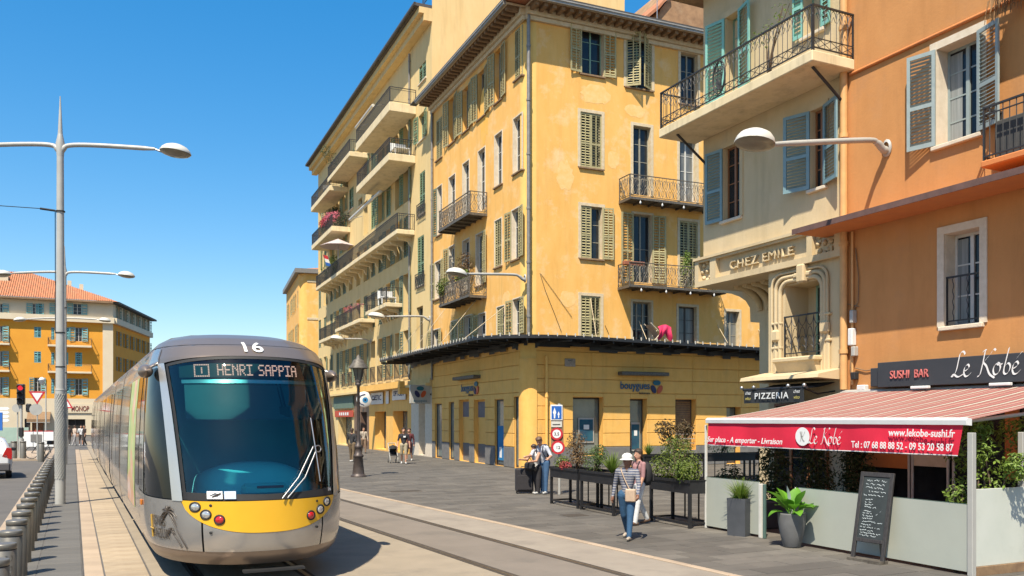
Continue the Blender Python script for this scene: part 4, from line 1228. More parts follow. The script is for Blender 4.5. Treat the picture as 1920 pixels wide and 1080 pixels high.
b = MB(); b.box(WL, 0.15, -0.55, -0.001, zA-0.3, zA+0.5); b.box(-1.3, -0.0, -0.12, -0.002, zG, zA-0.3); place(b.build('string_course', m_fcream), Fb, FFa, 0, 0, 0)
b = MB(); b.box(0, LS, -0.5, -0.001, zA-0.3, zA+0.5); place(b.build('string_course', m_fcream), Fb, FFb, 0, 0, 0)
b = MB(); b.box(WL, 0, -0.9, 0, FT-0.25, FT+0.0); place(b.build('eave', m_modil), Fb, FFa, 0, 0, 0)
b = MB(); b.box(-0.4, LS+0.8, -0.9, 0, FT-0.2, FT+0.05); place(b.build('eave', m_roofd), Fb, FFb, 0, 0, 0)
# hipped tiled roof with courses of tile rolls
def fr_world(fr, x, y, z): return fr.w(x, y, z)
RZ = FT + 4.6
e0 = FFa.w(WL, -0.9, FT+0.02); e1 = FFa.w(0.6, -0.9, FT+0.02); e2 = FFb.w(LS, -0.9, FT+0.06); r0 = FFa.w(WL, 8.5, RZ); r1 = FFa.w(-10.5, 8.5, RZ); r2 = FFb.w(LS, 6, FT+2.0)
inv = Matrix.Translation(Fb.location) @ Matrix.Rotation(FFa.ang, 4, 'Z'); inv.invert()
loc3 = lambda p: tuple(inv @ Vector(p))
b = MB(); b.add([loc3(p) for p in (e0, e1, e2, r0, r1, r2)], [(0, 1, 4, 3), (1, 2, 5, 4)])
ob = b.build('roof', m_rooft, Fb)
b = MB()
for k in range(90):
    x = WL + k*0.27
    if x > 0: break
    t1 = min(1.0, (0.6-x)/11.1)
    y1 = -0.9+9.4*t1; z1 = FT+0.02+(RZ-FT)*t1
    b.tube([(x, -0.92, FT+0.07), (x, y1, z1+0.05)], 0.05, 5, cap=False)
tag(b.build('roof_tile', m_rooft, Fb), kind='stuff')
b = MB()
for x, zt_ in ((-5.5, 3.3), (-4.0, 2.9)): b.box(x-0.25, x+0.25, 4.5, 5.0, FT+1.0, FT+zt_)
b.box(-15.5, -13.0, 4.6, 6.0, FT+2.4, FT+3.6)
b.build('chimney', m_fcream, Fb)
# ground floor
wall(Fb, FFa, m_fcream, WL, 0, 0, zG, [(FFa.on(a, 800)[0], FFa.on(c, 800)[0], 0.1, FFa.on(80, yt)[1], 0.5) for a, c, yt in ((60, 82, 783), (46, 57, 785), (122, 160, 786), (-20, -2, 786))], 'ground_floor_wall')
for a, c, yt, m in ((60, 82, 783, m_frame_br), (46, 57, 785, m_frame_d), (122, 160, 786, m_dark), (-20, -2, 786, m_dark)):
    s0, s1 = FFa.on(a, 800)[0], FFa.on(c, 800)[0]; h = FFa.on(80, yt)[1]-0.1
    o = place(link('shop_window', frame_mesh(s1-s0, h, m_frame_d, 1, 2)), Fb, FFa, (s0+s1)/2, 0.35, 0.1)
    MB().box(-(s1-s0)/2+0.05, (s1-s0)/2-0.05, 0.03, 0.05, 0.05, h-0.05).build('pane', m, o)
s0, s1 = FFa.on(52, 770)[0], FFa.on(95, 770)[0]; z = FFa.on(70, 772)[1]
aw = thing('shop_awning', 'brown grey awning over the ground floor door of the orange house', 'awning', FFa.w(s0, 0, z), FFa.ang)
MB().add([(0, 0, 0), (s1-s0, 0, 0), (s1-s0, -2.2, -1.0), (0, -2.2, -1.0), (0, -2.2, -1.4), (s1-s0, -2.2, -1.4)], [(0, 3, 2, 1), (3, 4, 5, 2)]).build('awning_cloth', m_modil, aw)
MB().box(0, s1-s0, -2.25, -2.18, -1.45, -1.38).build('front_bar', m_grey, aw)
s0, s1 = FFa.on(134, 766)[0], FFa.on(167, 766)[0]; z = FFa.on(150, 766)[1]
sg = thing('shop_sign', 'cream fascia with dark red MONOP letters on the orange house', 'sign', FFa.w((s0+s1)/2, -0.1, z), FFa.ang)
MB().box(-(s1-s0)/2-0.6, (s1-s0)/2+0.6, -0.05, 0.05, -0.6, 0.6).build('plate', m_fcream, sg)
link('lettering', text_mesh('MONOP', 1.0, mat('dark_red_letters', (0.2, 0.03, 0.02), (0.16, 0.02, 0.02), sc=3), 0.02, offset=0.02, fit=(s1-s0)), sg, (0, -0.07, -0.35))
# rough stone gable with a chimney behind the ochre house
Pg = at(1335, 62)
FG = Frame(Pg, FBR.u)
m_rough = mat('rough_brown_masonry', (0.42, 0.25, 0.13), (0.26, 0.15, 0.08), sc=1.2, rough=0.95, bump=0.8, bsc=4, wear=(0.5, 0.36, 0.22), wsc=0.8, wamt=0.6)
Gb = thing('old_house', 'rough brown masonry gable showing behind the ochre roof', 'building', frame=FG)
zt = FG.on(1300, 0)[1]
a0, a1, a2 = FG.on(1238, 30)[0], FG.on(1255, 5)[0], FG.on(1420, 0)[0]
b = MB(); b.prism([(a0, 0), (a2, 0), (a2, zt+3), (a1+1.5, zt+2), (a1, zt-0.3), (a0, zt-1.2)], 0, 9); place(b.build('wall', m_rough), Gb, FG, 0, 0, 0)
b = MB(); b.prism([(a0-0.3, zt-1.35), (a1-0.1, zt-0.2), (a1-0.1, zt+0.05), (a0-0.3, zt-1.1)], -0.3, 9.2); place(b.build('roof', m_rooft), Gb, FG, 0, 0, 0)
# aerial on the ochre roof
x, y = at(1232, 52)
an = thing('roof_aerial', 'thin television aerial on the roof of the ochre house', 'aerial', (x, y, 21.5), FBR.ang)
b = MB(); b.tube([(0, 0, 0), (0, 0, 11.2)], 0.03, 5)
b.build('mast', m_steel, an)
b = MB()
for k in range(5): b.tube([(-0.3, 0, 10.3+k*0.22), (0.3, 0, 10.3+k*0.22)], 0.015, 4)
b.build('rods', m_steel, an)
# ------------------------------------------------------------------ frames of the two near houses
FE = Frame((15.4, 13.8), -vpdir(200))
def solve_o(px, s, fr=FE, lo=-6.0, hi=9.0):
    """how far in front of the facade the point (s, o) shows at column px"""
    f = lambda o: proj(*fr.w(s, -o))[0] - px
    a, c = lo, hi
    for _ in range(50):
        m = (a+c)/2
        if (f(a) < 0) == (f(m) < 0): a = m
        else: c = m
    return (a+c)/2

# ------------------------------------------------------------------ cream art deco house over the pizzeria
Db = thing('deco_house', 'cream art deco house with turquoise shutters and a carved frieze over the pizzeria', 'building', frame=FE)
sL = FE.on(1319, 300)[0]
hD = []
FZ1, FZ0 = FE.on(1450, 450)[1], FE.on(1450, 510)[1]     # frieze top and underside
DT = FE.on(1345, 2)[1] + 0.35
kwT = dict(shm=m_shut_t, frm=m_frame_g, gap=0.09, rec=0.24)
def dw(xa, xb, yt, yb, **kw): return wpx(Db, FE, hD, xa, xb, yt, yb, **kw)
dw(1361, 1387, 26, 178, st='O', sw=0.62, sill=False, rows=4, surr=0.16, surm=m_deco, ang=14, **kwT)
s0, s1 = FE.on(1508, 40)[0], FE.on(1543, 40)[0]; z0 = FE.on(1525, 62)[1]
hD.append((s0, s1, z0, z0+1.7, 0.26)); window(Db, FE, s0, s1, z0, z0+1.7, st='O', surr=0.1, surm=m_deco, **kwT)
kwB = dict(shm=m_shut_bl, frm=m_frame_br, gap=0.075, rec=0.13, rows=4, leaves=2)
dw(1357, 1388, 272, 410, st='l', sw=0.62, surr=0.12, surm=m_deco, **kwB)
dw(1521, 1547, 203, 352, st='O', sw=0.66, surr=0.12, surm=m_deco, ang=20, **kwB)
wall(Db, FE, m_deco, sL, -0.02, FZ1-0.001, DT, hD)
# carved frieze: beam with a sunk panel, two rosette squares, raised letters
b = MB(); fo = 0.16
fl = sL - 0.18
b.box(fl, 0.0, -fo, 1.6, FZ0, FZ0+0.15); b.box(fl, 0.0, -fo, 0.0, FZ1-0.13, FZ1-0.002)
sq = 0.5
for a, c in ((fl, fl+0.16), (fl+0.16+sq, fl+0.4+sq), (-0.55-sq, -0.38-sq), (-0.2, 0.0)): b.box(a, c, -fo, 0.0, FZ0+0.151, FZ1-0.131)
b.box(fl+0.16, -0.2, -0.02, 0.0, FZ0+0.151, FZ1-0.131)
b.box(fl-0.02, 0.0, -fo-0.05, -fo-0.001, FZ1-0.07, FZ1-0.004)
fz = place(b.build('frieze', m_deco), Db, FE, 0, 0, 0)
zc = (FZ0+0.15+FZ1-0.13)/2; hh = (FZ1-0.13-FZ0-0.15)/2
link('frieze_lettering', text_mesh('CHEZ EMILE', hh*1.25, m_deco, 0.04, space=1.15, fit=2.3), fz, ((fl+0.4+sq-0.55-sq)/2, -0.07, zc-hh*0.45))
for cx in (fl+0.16+sq/2, -0.2-0.175-sq/2+0.02):
    b = MB(); rr = random.Random(int(cx*100))
    for k in range(9):
        a = 2*PI*k/8; q = 0 if k == 8 else 0.2
        b.lathe([(0.001, 0.0), (0.075, -0.0), (0.06, 0.05), (0.001, 0.075)], 7, (0, 0, 0))
        n = 4*7
        for i in range(len(b.v)-n, len(b.v)):
            x, y, z = b.v[i]; b.v[i] = (cx+q*math.cos(a)+x, -0.022-z, zc+1.25*q*math.sin(a)+y)
    for sx in (-1, 1):
        b.box(cx+sx*0.2-0.05, cx+sx*0.2+0.05, -0.07, -0.021, zc-hh+0.02, zc-hh*0.45); b.box(cx+sx*0.2-0.1, cx+sx*0.2+0.1, -0.06, -0.021, zc+hh*0.1, zc+hh*0.28)
    b.build('rosette', m_deco, fz)
# portal storey below the frieze
sP = FE.on(1441, 600)[0]
hP = []
a0, a1 = FE.on(1472, 600)[0], FE.on(1541, 600)[0]; z1, z0 = FE.on(1507, 530)[1], FE.on(1507, 668)[1]
hP.append((a0, a1, z0, z1, 0.75))
wall(Db, FE, m_deco, sP, -0.02, 0, FZ0-0.001, hP, 'portal_wall', 0.75)
w = (a1-a0)*0.62
o = window(Db, FE, a1-w, a1-0.02, z0+0.01, z1-0.02, frm=m_frame_g, rec=0.55, rows=2, leaves=2, sill=False, name='balcony_door')
gd = place(link('window_guard', rail_mesh(a1-a0, 0.98, 'fan', m_iron)), Db, FE, a0, -0.02, z0+0.02)
# moulded surround: three stepped rolls with rounded corners, keystone and side bosses
b = MB()
for k, (off, r) in enumerate(((0.12, 0.055), (0.26, 0.05), (0.40, 0.035))):
    L, Rr, T = a0-off, a1+off*0.55, z1+off*0.75
    c = 0.3
    pts = [(L, -0.05, z0-0.5), (L, -0.05, T-c)] + [(L+c-c*math.cos(a), -0.05, T-c+c*math.sin(a)) for a in np.linspace(0.2, PI/2, 6)] + [(Rr-c+c*math.sin(a), -0.05, T-c+c*math.cos(a)) for a in np.linspace(0, PI/2-0.2, 6)] + [(Rr, -0.05, T-c), (Rr, -0.05, z0-0.5)]
    b.tube(pts, r, 8)
mid = (a0+a1)/2+0.08
b.cbox(mid-0.13, mid+0.13, -0.2, 0.0, z1-0.02, z1+0.42, 0.04); b.cbox(mid-0.3, mid+0.3, -0.13, 0.0, z1+0.12, z1+0.24, 0.03)
for x, zz in ((a0-0.22, z0+0.55), (a1+0.16, z0+0.62)):
    b.cbox(x-0.13, x+0.13, -0.15, 0, zz-0.15, zz+0.15, 0.05)
    for dz in (-0.3, 0.3): b.cbox(x-0.16, x+0.16, -0.1, 0, zz+dz-0.03, zz+dz+0.03, 0.015)
    for q in (-0.1, 0.0, 0.1): b.tube([(x+q, -0.05, z0-0.55), (x+q, -0.05, zz-0.2)], 0.035, 6)
b.cbox(a0-0.1, a1+0.1, -0.34, 0.0, z0-0.14, z0-0.02, 0.03); b.prism([(0.0, z0-0.5), (-0.16, z0-0.45), (-0.3, z0-0.14), (0, z0-0.14)], a0-0.04, a1+0.04, axis='x')
place(b.build('portal_surround', m_deco), Db, FE, 0, 0, 0)
# recess beside the portal with its stepped corbel and flutes
ro = -1.5
pr = [FE.on(px, py, ro) for px, py in ((1424, 604), (1407, 604), (1406, 577), (1398, 564), (1386, 556), (1372, 551), (1350, 547), (1335, 544))]
poly = [(pr[0][0], 0.0)] + pr + [(pr[-1][0], FZ0+0.2), (sP+0.3, FZ0+0.2), (sP+0.3, 0.0)]
b = MB(); b.prism(poly, 1.5, 2.2); place(b.build('recess_wall', m_deco), Db, FE, 0, 0, 0)
b = MB()
xa, xb = FE.on(1388, 545, -0.9)[0], sP
for k in range(6):
    x = xa + (xb-xa)*(k+0.4)/6
    pts = [(x, 0.62+0.85*math.sin(t*PI/2), FZ0-0.005-0.62*(1-math.cos(t*PI/2))) for t in np.linspace(0, 1, 6)] 
    b.tube(pts, 0.10, 8)
place(b.build('fluted_corbel', m_deco), Db, FE, 0, 0, 0)
b = MB()   # shell of the house: far side, portal flank, top
b.quad((sL, 0, FZ0), (sL, 0, DT), (sL, 9, DT), (sL, 9, FZ0)); b.quad((sP, 0.001, 0), (sP, 0.001, FZ0), (sP, 1.6, FZ0), (sP, 1.6, 0)); b.quad((sL, 9, FZ0), (sL, 9, DT), (0, 9, DT), (0, 9, FZ0))
b.quad((pr[0][0], 2.2, 0), (pr[0][0], 2.2, FZ0), (pr[0][0], 9, FZ0), (pr[0][0], 9, 0))
b.quad((fl, 1.6, FZ0), (fl, 9, FZ0), (0, 9, FZ0), (0, 1.6, FZ0))
place(b.build('side_wall', m_deco), Db, FE, 0, 0, 0)
b = MB(); b.box(sL-0.5, 0.0, -0.75, 9, DT, DT+0.14); place(b.build('roof', m_modil), Db, FE, 0, 0, 0)
b = MB(); b.box(sL-0.52, 0.0, -0.85, -0.751, DT-0.02, DT+0.14); place(b.build('gutter', m_zinc), Db, FE, 0, 0, 0)
# the long balcony with its crowned oval
bo = 1.24
s1 = FE.on(1523, 92, bo)[0]; s0 = FE.on(1235, 236, bo)[0]; z = FE.on(1523, 92, bo)[1]
bl = balcony(Db, FE, s0, s1, z, bo, th=0.24, style='deco', rh=1.0, slabm=m_slabc)
sm = FE.on(1347, 140, bo)[0]
b = MB()
cx, cz = sm-s0, 0.52
b.tube([(cx+0.24*math.cos(a), -bo+0.02, cz+0.40*math.sin(a)) for a in np.linspace(0, 2*PI, 25)], 0.018, 5)
b.tube([(cx+0.20*math.cos(a), -bo+0.02, cz+0.35*math.sin(a)) for a in np.linspace(0, 2*PI, 25)], 0.010, 5)
for dx in (-0.14, -0.07, 0, 0.07, 0.14): b.tube([(cx+dx*0.3, -bo+0.02, cz-0.3), (cx+dx, -bo+0.02, cz+0.1), (cx+dx*0.9, -bo+0.02, cz+0.24)], 0.012, 5)
for dz in (0.08, 0.16): b.tube([(cx-0.14, -bo+0.02, cz+dz), (cx+0.14, -bo+0.02, cz+dz)], 0.012, 5)
b.tube([(cx-0.07+0.05*math.cos(a), -bo+0.02, cz-0.12+0.1*math.sin(a)) for a in np.linspace(0, 2*PI, 12)], 0.010, 5)
b.build('crown_medallion', m_iron, bl)
for x in (0.5, s1-s0-0.25):
    b = MB(); b.tube([(x, -bo+0.25, -0.24), (x+0.02, -0.02, -0.95)], 0.035, 6); b.build('strut', m_black, bl)
# ------------------------------------------------------------------ orange house with the sushi restaurant
Eb = thing('orange_house', 'orange rendered house with grey shutters above the sushi restaurant', 'building', frame=FE)
LEN = 9.5
hE = []
kwE = dict(shm=m_shut_gr, frm=m_shut_gr, gap=0.07, rec=0.30, rows=4, sillm=m_trim, surr=0.15, surm=m_trim)
def ew(xa, xb, yt, yb, **kw): return wpx(Eb, FE, hE, xa, xb, yt, yb, **{**kwE, **kw})
ew(1757, 1836, 76, 262, st='O', sw=0.56, ang=16, curtain=True, depth=0.34)
lw_ = ew(1771, 1838, 432, 609, st='N', frm=m_frame_w, curtain=True, rows=3, sill=True, rec=0.30, depth=0.34)
gw = place(link('window_guard', rail_mesh(FE.on(1838, 560)[0]-FE.on(1771, 560)[0], 0.95, 'wavy', m_iron)), Eb, FE, FE.on(1771, 560)[0], 0.05, FE.on(1805, 606)[1])
# further windows towards the camera side, outside the picture
for sx in (6.4,):
    for z0, z1 in ((4.4, 6.4), (8.4, 10.6)):
        hE.append((sx-0.5, sx+0.5, z0, z1, 0.34)); window(Eb, FE, sx-0.5, sx+0.5, z0, z1, st='O', sw=0.55, **kwE)
EG = 2.72
hE.append((0.35, LEN-0.4, 0.0, EG, 3.2))
ET = 15.0
wall(Eb, FE, m_orange, 0.0, LEN, 0, ET, hE, depth=0.34)
b = MB(); b.quad((LEN, 0, 0), (LEN, 10, 0), (LEN, 10, ET), (LEN, 0, ET)); b.quad((0, 10, 0), (0, 10, ET), (LEN, 10, ET), (LEN, 10, 0)); b.quad((0, 0.0, DT), (0, 0.0, ET), (0, 10, ET), (0, 10, DT)); b.quad((0, 3.2, 0), (0, 0, 0), (0, 0, DT), (0, 3.2, DT))
place(b.build('side_wall', m_orange), Eb, FE, 0, 0, 0)
b = MB(); b.box(-0.3, LEN+0.3, -0.7, 10.2, ET, ET+0.2); place(b.build('roof', m_rooft), Eb, FE, 0, 0, 0)
lz = FE.on(1597, 434)[1]
b = MB(); b.cbox(-0.62, LEN, -0.98, 0.0, lz, lz+0.10, 0.015)
ld = place(b.build('ledge', m_orange2), Eb, FE, 0, 0, 0)
b = MB(); b.box(-0.63, LEN, -1.0, -0.981, lz-0.015, lz+0.105); b.build('ledge_edge', mat('purple_brown_edge', (0.16, 0.085, 0.07), (0.11, 0.06, 0.05), sc=4), ld)
# lower cable conduit under the upper window and string above
s0, z0 = FE.on(1596, 152); s1, z1 = FE.on(1852, 8)
b = MB(); b.tube([(s0, -0.03, (z0+z1)/2), (s1+2, -0.03, (z0+z1)/2)], 0.035, 6); place(b.build('conduit', m_orange2), Eb, FE, 0, 0, 0)
downpipe(Eb, FE, 0.02, 2.9, ET-0.2, 0.085, m_pipe_o, y=-0.10)
downpipe(Eb, FE, 0.22, 3.0, lz-0.02, 0.028, m_pipe_o, y=-0.05)
# balcony with plain bars at the right edge of the picture
eo = 0.55; m_pot0 = mat('dark_balcony_box', (0.07, 0.07, 0.065), (0.05, 0.05, 0.05), sc=4)
s0 = FE.on(1838, 290, eo)[0]; z = FE.on(1838, 303, eo)[1]
eb = balcony(Eb, FE, s0, s0+2.6, z, eo, th=0.12, style='bars', rh=0.98, slabm=m_orange2)
MB().cbox(0.15, 1.0, -0.34, -0.1, 0.0, 0.72, 0.02).build('planter_box', m_pot0, eb); b = MB(); b.grid([[(1.0+0.06*k, -0.42+0.02*(k % 2), z_) for k in range(9)] for z_ in (0.25, 1.0)]); b.build('drying_cloth', m_white, eb)
s2 = FE.on(1868, 60, 0.6)[0]; z2 = FE.on(1868, -22, 0.6)[1]
shade_balcony = balcony(Eb, FE, s2, s2+2.6, z2, 0.6, th=0.12, style='bars', rh=0.98, slabm=m_orange2)  # upper balcony out of view, added to shade the wall below it
b = MB(); rr = random.Random(8)
for k in range(46):
    x = -0.38 + k*0.018; b.tube([(x, -0.3, 0.0), (x+rr.uniform(-.05, .05), -0.36, -0.2-rr.random()*0.25)], 0.008, 3)
b.build('reed_fringe', mat('dry_reed', (0.25, 0.13, 0.05), (0.35, 0.2, 0.09), sc=9), shade_balcony)
# meter boxes and cables at the house joint
for px, pa, pb, w, m in ((1604, 582, 606, 0.10, m_grey), (1602, 616, 648, 0.13, m_white), (1607, 650, 668, 0.10, m_grey), (1607, 698, 712, 0.13, m_blackm), (1622, 722, 732, 0.22, m_white)):
    s, z1 = FE.on(px, pa); z0 = FE.on(px, pb)[1]
    place(MB().cbox(-w/2, w/2, -0.14, -0.005, z0, z1, 0.015).build('meter_box', m), Eb, FE, s, 0, 0)
for pts in ([(1598, 655), (1596, 690), (1598, 705), (1596, 745)], [(1606, 690), (1625, 695), (1658, 690)], [(1606, 465), (1612, 520), (1611, 565), (1604, 580)], [(1590, 570), (1612, 575)]):
    P = [FE.on(px, py) for px, py in pts]; place(MB().tube([(p[0], -0.03, p[1]) for p in P], 0.012, 5).build('cable', m_modil), Eb, FE, 0, 0, 0)
# restaurant front below: dark glazing, orange and white panels
for xa, xb, yt, yb, m, nm in ((1592, 1701, 770, 876, m_orange2, 'orange_panel'), (1709, 1774, 770, 875, m_trim, 'white_panel'), (1880, 1905, 750, 900, m_orange2, 'orange_panel')):
    a, z1 = FE.on(xa, yt); c = FE.on(xb, yt)[0]; z0 = FE.on((xa+xb)/2, yb)[1]
    place(MB().box(a, c, 0.06, 0.10, z0, EG).build(nm, m), Eb, FE, 0, 0, 0)
b = MB()
for px in (1701.5, 1708, 1774.5, 1785):
    s = FE.on(px, 880)[0]; b.box(s-0.022, s+0.022, 0.03, 0.058, 0, EG)
b.box(0.36, LEN-0.42, 0.031, 0.057, 0.0, 0.12)
place(b.build('glazing_bars', m_frame_w), Eb, FE, 0, 0, 0)
b = MB(); b.box(0.36, LEN-0.42, 0.12, 0.13, 0, EG-0.01); place(b.build('pane', m_pane), Eb, FE, 0, 0, 0)
# ------------------------------------------------------------------ pizzeria canopy and awning
sa, sb = FE.on(1424, 700, 0.4)[0], FE.on(1582, 700, 0.0)[0]
pz = FE.on(1560, 703, 0.3)[1]
b = MB(); b.prism([(0.0, pz+0.16), (-0.75, pz+0.02), (-0.78, pz-0.06), (0.0, pz-0.1)], sP-0.15, sb, axis='x'); place(b.build('stone_hood', m_deco), Db, FE, 0, 0, 0)
s_r = FE.on(1570, 720)[0]
op = solve_o(1508, s_r)
op = max(0.9, min(op, 1.9))
s_l = FE.on(1395, 735, op)[0]
zt, zb_ = FE.on(1508, 727, op)[1], FE.on(1508, 753, op)[1]
aw = thing('pizzeria_awning', 'small black fabric awning with PIZZERIA in white on its valance', 'awning', FE.w(s_l, 0, 0), FE.ang)
L = s_r - s_l
b = MB()
b.grid([[(L*k/10, -0.05-(op-0.05)*t, pz-0.14-(pz-0.14-zt)*t - 0.03*math.sin(t*PI)) for k in range(11)] for t in np.linspace(0, 1, 5)], smooth=False)
b.grid([[(L*k/10, -0.05-(op-0.05)*t, pz-0.155-(pz-0.155-zt+0.012)*t - 0.03*math.sin(t*PI)) for k in range(11)] for t in np.linspace(0, 1, 5)], smooth=False, flip=True)
b.build('awning_cloth', m_blackm, aw)
m_val = mat('charcoal_valance_cloth', (0.028, 0.03, 0.032), (0.022, 0.024, 0.026), sc=5, rough=0.85)
b = MB(); b.grid([[(L*k/24, -op-0.012*math.sin(k*1.1)*(1-t), zt-0.01-(zt-zb_)*t) for k in range(25)] for t in np.linspace(0, 1, 4)]); b.build('valance', m_val, aw)
b = MB(); b.tube([(-0.05, -op+0.03, zt+0.01), (L+0.05, -op+0.03, zt+0.01)], 0.035, 8)
for x in (0.05, L-0.05): b.tube([(x, -0.03, pz-0.35), (x, -op*0.55, pz-0.42), (x, -op+0.03, zt)], 0.02, 6)
b.build('awning_frame', m_black, aw)
b = MB()
for x in (-0.08, 0.35, L-0.5, L): b.lathe([(0.001, -0.05), (0.04, -0.03), (0.045, 0.02), (0.001, 0.05)], 8, (x, -op+0.0, zt+0.06))
b.build('spot_lamp', m_steel, aw)
link('lettering', text_mesh('PIZZERIA', 0.2, m_white_e, 0.002, offset=0.004, space=1.2, fit=L*0.56), aw, (L*0.49, -op-0.03, zb_+0.09))
for x, in ((L*0.09,), (L*0.90,)):
    link('small_lettering', text_mesh('chez', 0.11, m_white_e, 0.001, shear=0.3, fit=L*0.1), aw, (x, -op-0.03, zb_+0.2))
    link('small_lettering', text_mesh('vito', 0.11, mat('yellow_print', (0.6, 0.5, 0.12), (0.55, 0.45, 0.1), sc=3), 0.001, shear=0.3, fit=L*0.09), aw, (x, -op-0.03, zb_+0.07))

# dark pizzeria entrance under it
s0 = sP+0.3
o = place(link('shop_door', frame_mesh(-0.5-s0, 2.6, m_frame_br, 2, 3)), Db, FE, (s0-0.5)/2, -0.09, 0.02)
MB().box(-(-0.5-s0)/2+0.05, (-0.5-s0)/2-0.05, 0.02, 0.03, 0.06, 2.55).build('pane', m_pane, o)

# ------------------------------------------------------------------ street lights on brackets
def bracket_lamp(fr, px_w, py_w, px_h, py_h, label, o=None, drop=0.0, head=0.42):
    """arm square to the wall from its foot (px_w,py_w) to the lamp head (px_h,py_h)"""
    s, z = fr.on(px_w, py_w)
    o = solve_o(px_h, s, fr) if o is None else o
    zh = fr.on(px_h, py_h, o)[1]
    t = thing('bracket_lamp', label, 'street lamp', fr.w(s, 0, z), fr.ang, 'street lamps on wall brackets')
    b = MB()
    b.lathe([(0.001, 0), (0.12, 0), (0.12, 0.03), (0.08, 0.05)], 12)
    for i in range(len(b.v)): x, y, zz = b.v[i]; b.v[i] = (x, -zz, y*1.6)
    b.build('wall_plate', m_grey, t)
    dz = zh-z
    b = MB()
    pts = [(0, -0.04, -0.06), (0, -0.16, -0.02), (0, -0.32, 0.08), (0, -0.7, 0.12+dz*0.15), (0, -o+head+0.1, dz-0.02)]
    b.tube(catmull(pts, 5), [0.085]*4 + [0.075]*6 + [0.06]*10 + [0.045], 8)
    b.build('arm', m_grey, t)
    b = MB(); b.tube([(0, -o+head+0.12, dz-0.02), (0, -o+head-0.04, dz)], 0.035, 8); b.build('swivel', m_steel, t)
    h = MB(); h.lathe([(head, 0), (head*1.0, 0.03), (head*0.94, 0.10), (head*0.78, 0.185), (head*0.48, 0.25), (0.001, 0.275)], 20)
    hd = h.build('lamp_head', m_lampw, t, (0, -o, dz-0.08)); hd.rotation_euler = (R(-9), 0, 0)
    h = MB(); h.lathe([(head*0.995, -0.002), (head*0.9, -0.02), (head*0.6, -0.04), (0.001, -0.045)], 20)
    h.build('lamp_lens', m_lens, hd)
    return t
bracket_lamp(FE, 1664, 278, 1415, 262, 'big pale dome lamp on the bracket of the orange house', head=0.39)
bracket_lamp(FBL, 985, 522, 856, 511, 'pale dome lamp on a bracket near the corner pipe of the ochre house', head=0.46)
bracket_lamp(FCC, 806, 598, 706, 592, 'pale dome lamp on a bracket at the joint of the cream and ochre houses', head=0.5)
bracket_lamp(FCC, 696, 640, 632, 634, 'farthest pale dome lamp on a bracket of the cream house', head=0.5)
# ------------------------------------------------------------------ the sushi terrace
TO = 3.78                              # how far its glass front stands from the orange wall
sT0 = FE.on(1325, 993, TO)[0]; sT1 = FE.on(1822, 1075, TO)[0]
m_frost = mat('frosted_glass', (0.44, 0.46, 0.40), (0.41, 0.43, 0.375), sc=1.2, rough=0.25, spec=0.6, wear=(0.42, 0.46, 0.42), wsc=2.0, wamt=0.35)
m_frostw = mat('white_terrace_panel', (0.62, 0.64, 0.57), (0.57, 0.60, 0.53), sc=1.5, rough=0.35, spec=0.5, wear=(0.4, 0.4, 0.34), wsc=2.5, wamt=0.35)
m_edge = mat('green_glass_edge', (0.10, 0.17, 0.15), (0.08, 0.14, 0.12), sc=4, rough=0.2)
ter = thing('terrace_screen', 'frosted glass screen fence round the sushi terrace', 'fence', frame=FE)
def tpanel(a, c, h, m=m_frost, zb=0.05, z1=None):
    o = MB().cbox(a, c, -0.012, 0.012, zb, h, 0.004).build('glass_panel', m)
    place(o, ter, FE, 0, -TO, 0)
    MB().box(a+0.002, c-0.002, -0.013, 0.013, h+0.0005, h+0.006).build('panel_edge', m_edge, o)
    return o
p1 = FE.on(1424, 1000, TO)[0]; p2 = FE.on(1498, 1000, TO)[0]; p3 = FE.on(1660, 1000, TO)[0]
PH = 1.02
tpanel(sT0, p1, PH+0.03); tpanel(p2, p3-0.006, PH); tpanel(p3+0.006, sT1-0.05, PH)
def tpost(x, y, h, m=m_grey, w=0.05):
    return place(MB().cbox(-w/2, w/2, -w/2, w/2, 0, h, 0.006).build('post', m), ter, FE, x, y, 0)
tpost(sT0-0.02, -TO, 2.12, m_frame_w, 0.045); tpost(p1+0.05, -TO, PH, m_frame_w, 0.075); tpost(p1+0.14, -TO, PH, m_edge, 0.05)
tpost(sT1, -TO, 2.05, m_grey, 0.085)
for k, (y0, y1) in enumerate(((-TO+0.06, -TO+1.13), (-TO+1.15, -TO+2.4), (-TO+2.42, -0.2))):
    o = MB().cbox(-0.012, 0.012, y0, y1, 0.13, 1.24, 0.004).build('glass_panel', m_frostw); place(o, ter, FE, sT1, 0, 0)
for y in (-TO+1.14, -TO+2.41): tpost(sT1-0.03, y, 2.05, m_grey, 0.08)
b = MB(); b.box(-0.05, 0.05, -TO+0.05, -0.2, 0.0, 0.128); place(b.build('base_rail', m_modil), ter, FE, sT1, 0, 0)
b = MB(); b.lathe([(0.001, -0.04), (0.045, -0.03), (0.05, 0.0), (0.045, 0.03), (0.001, 0.045)], 10); place(b.build('wheel', m_pipe_o), ter, FE, sT1-0.08, -TO+1.14, 0.045)

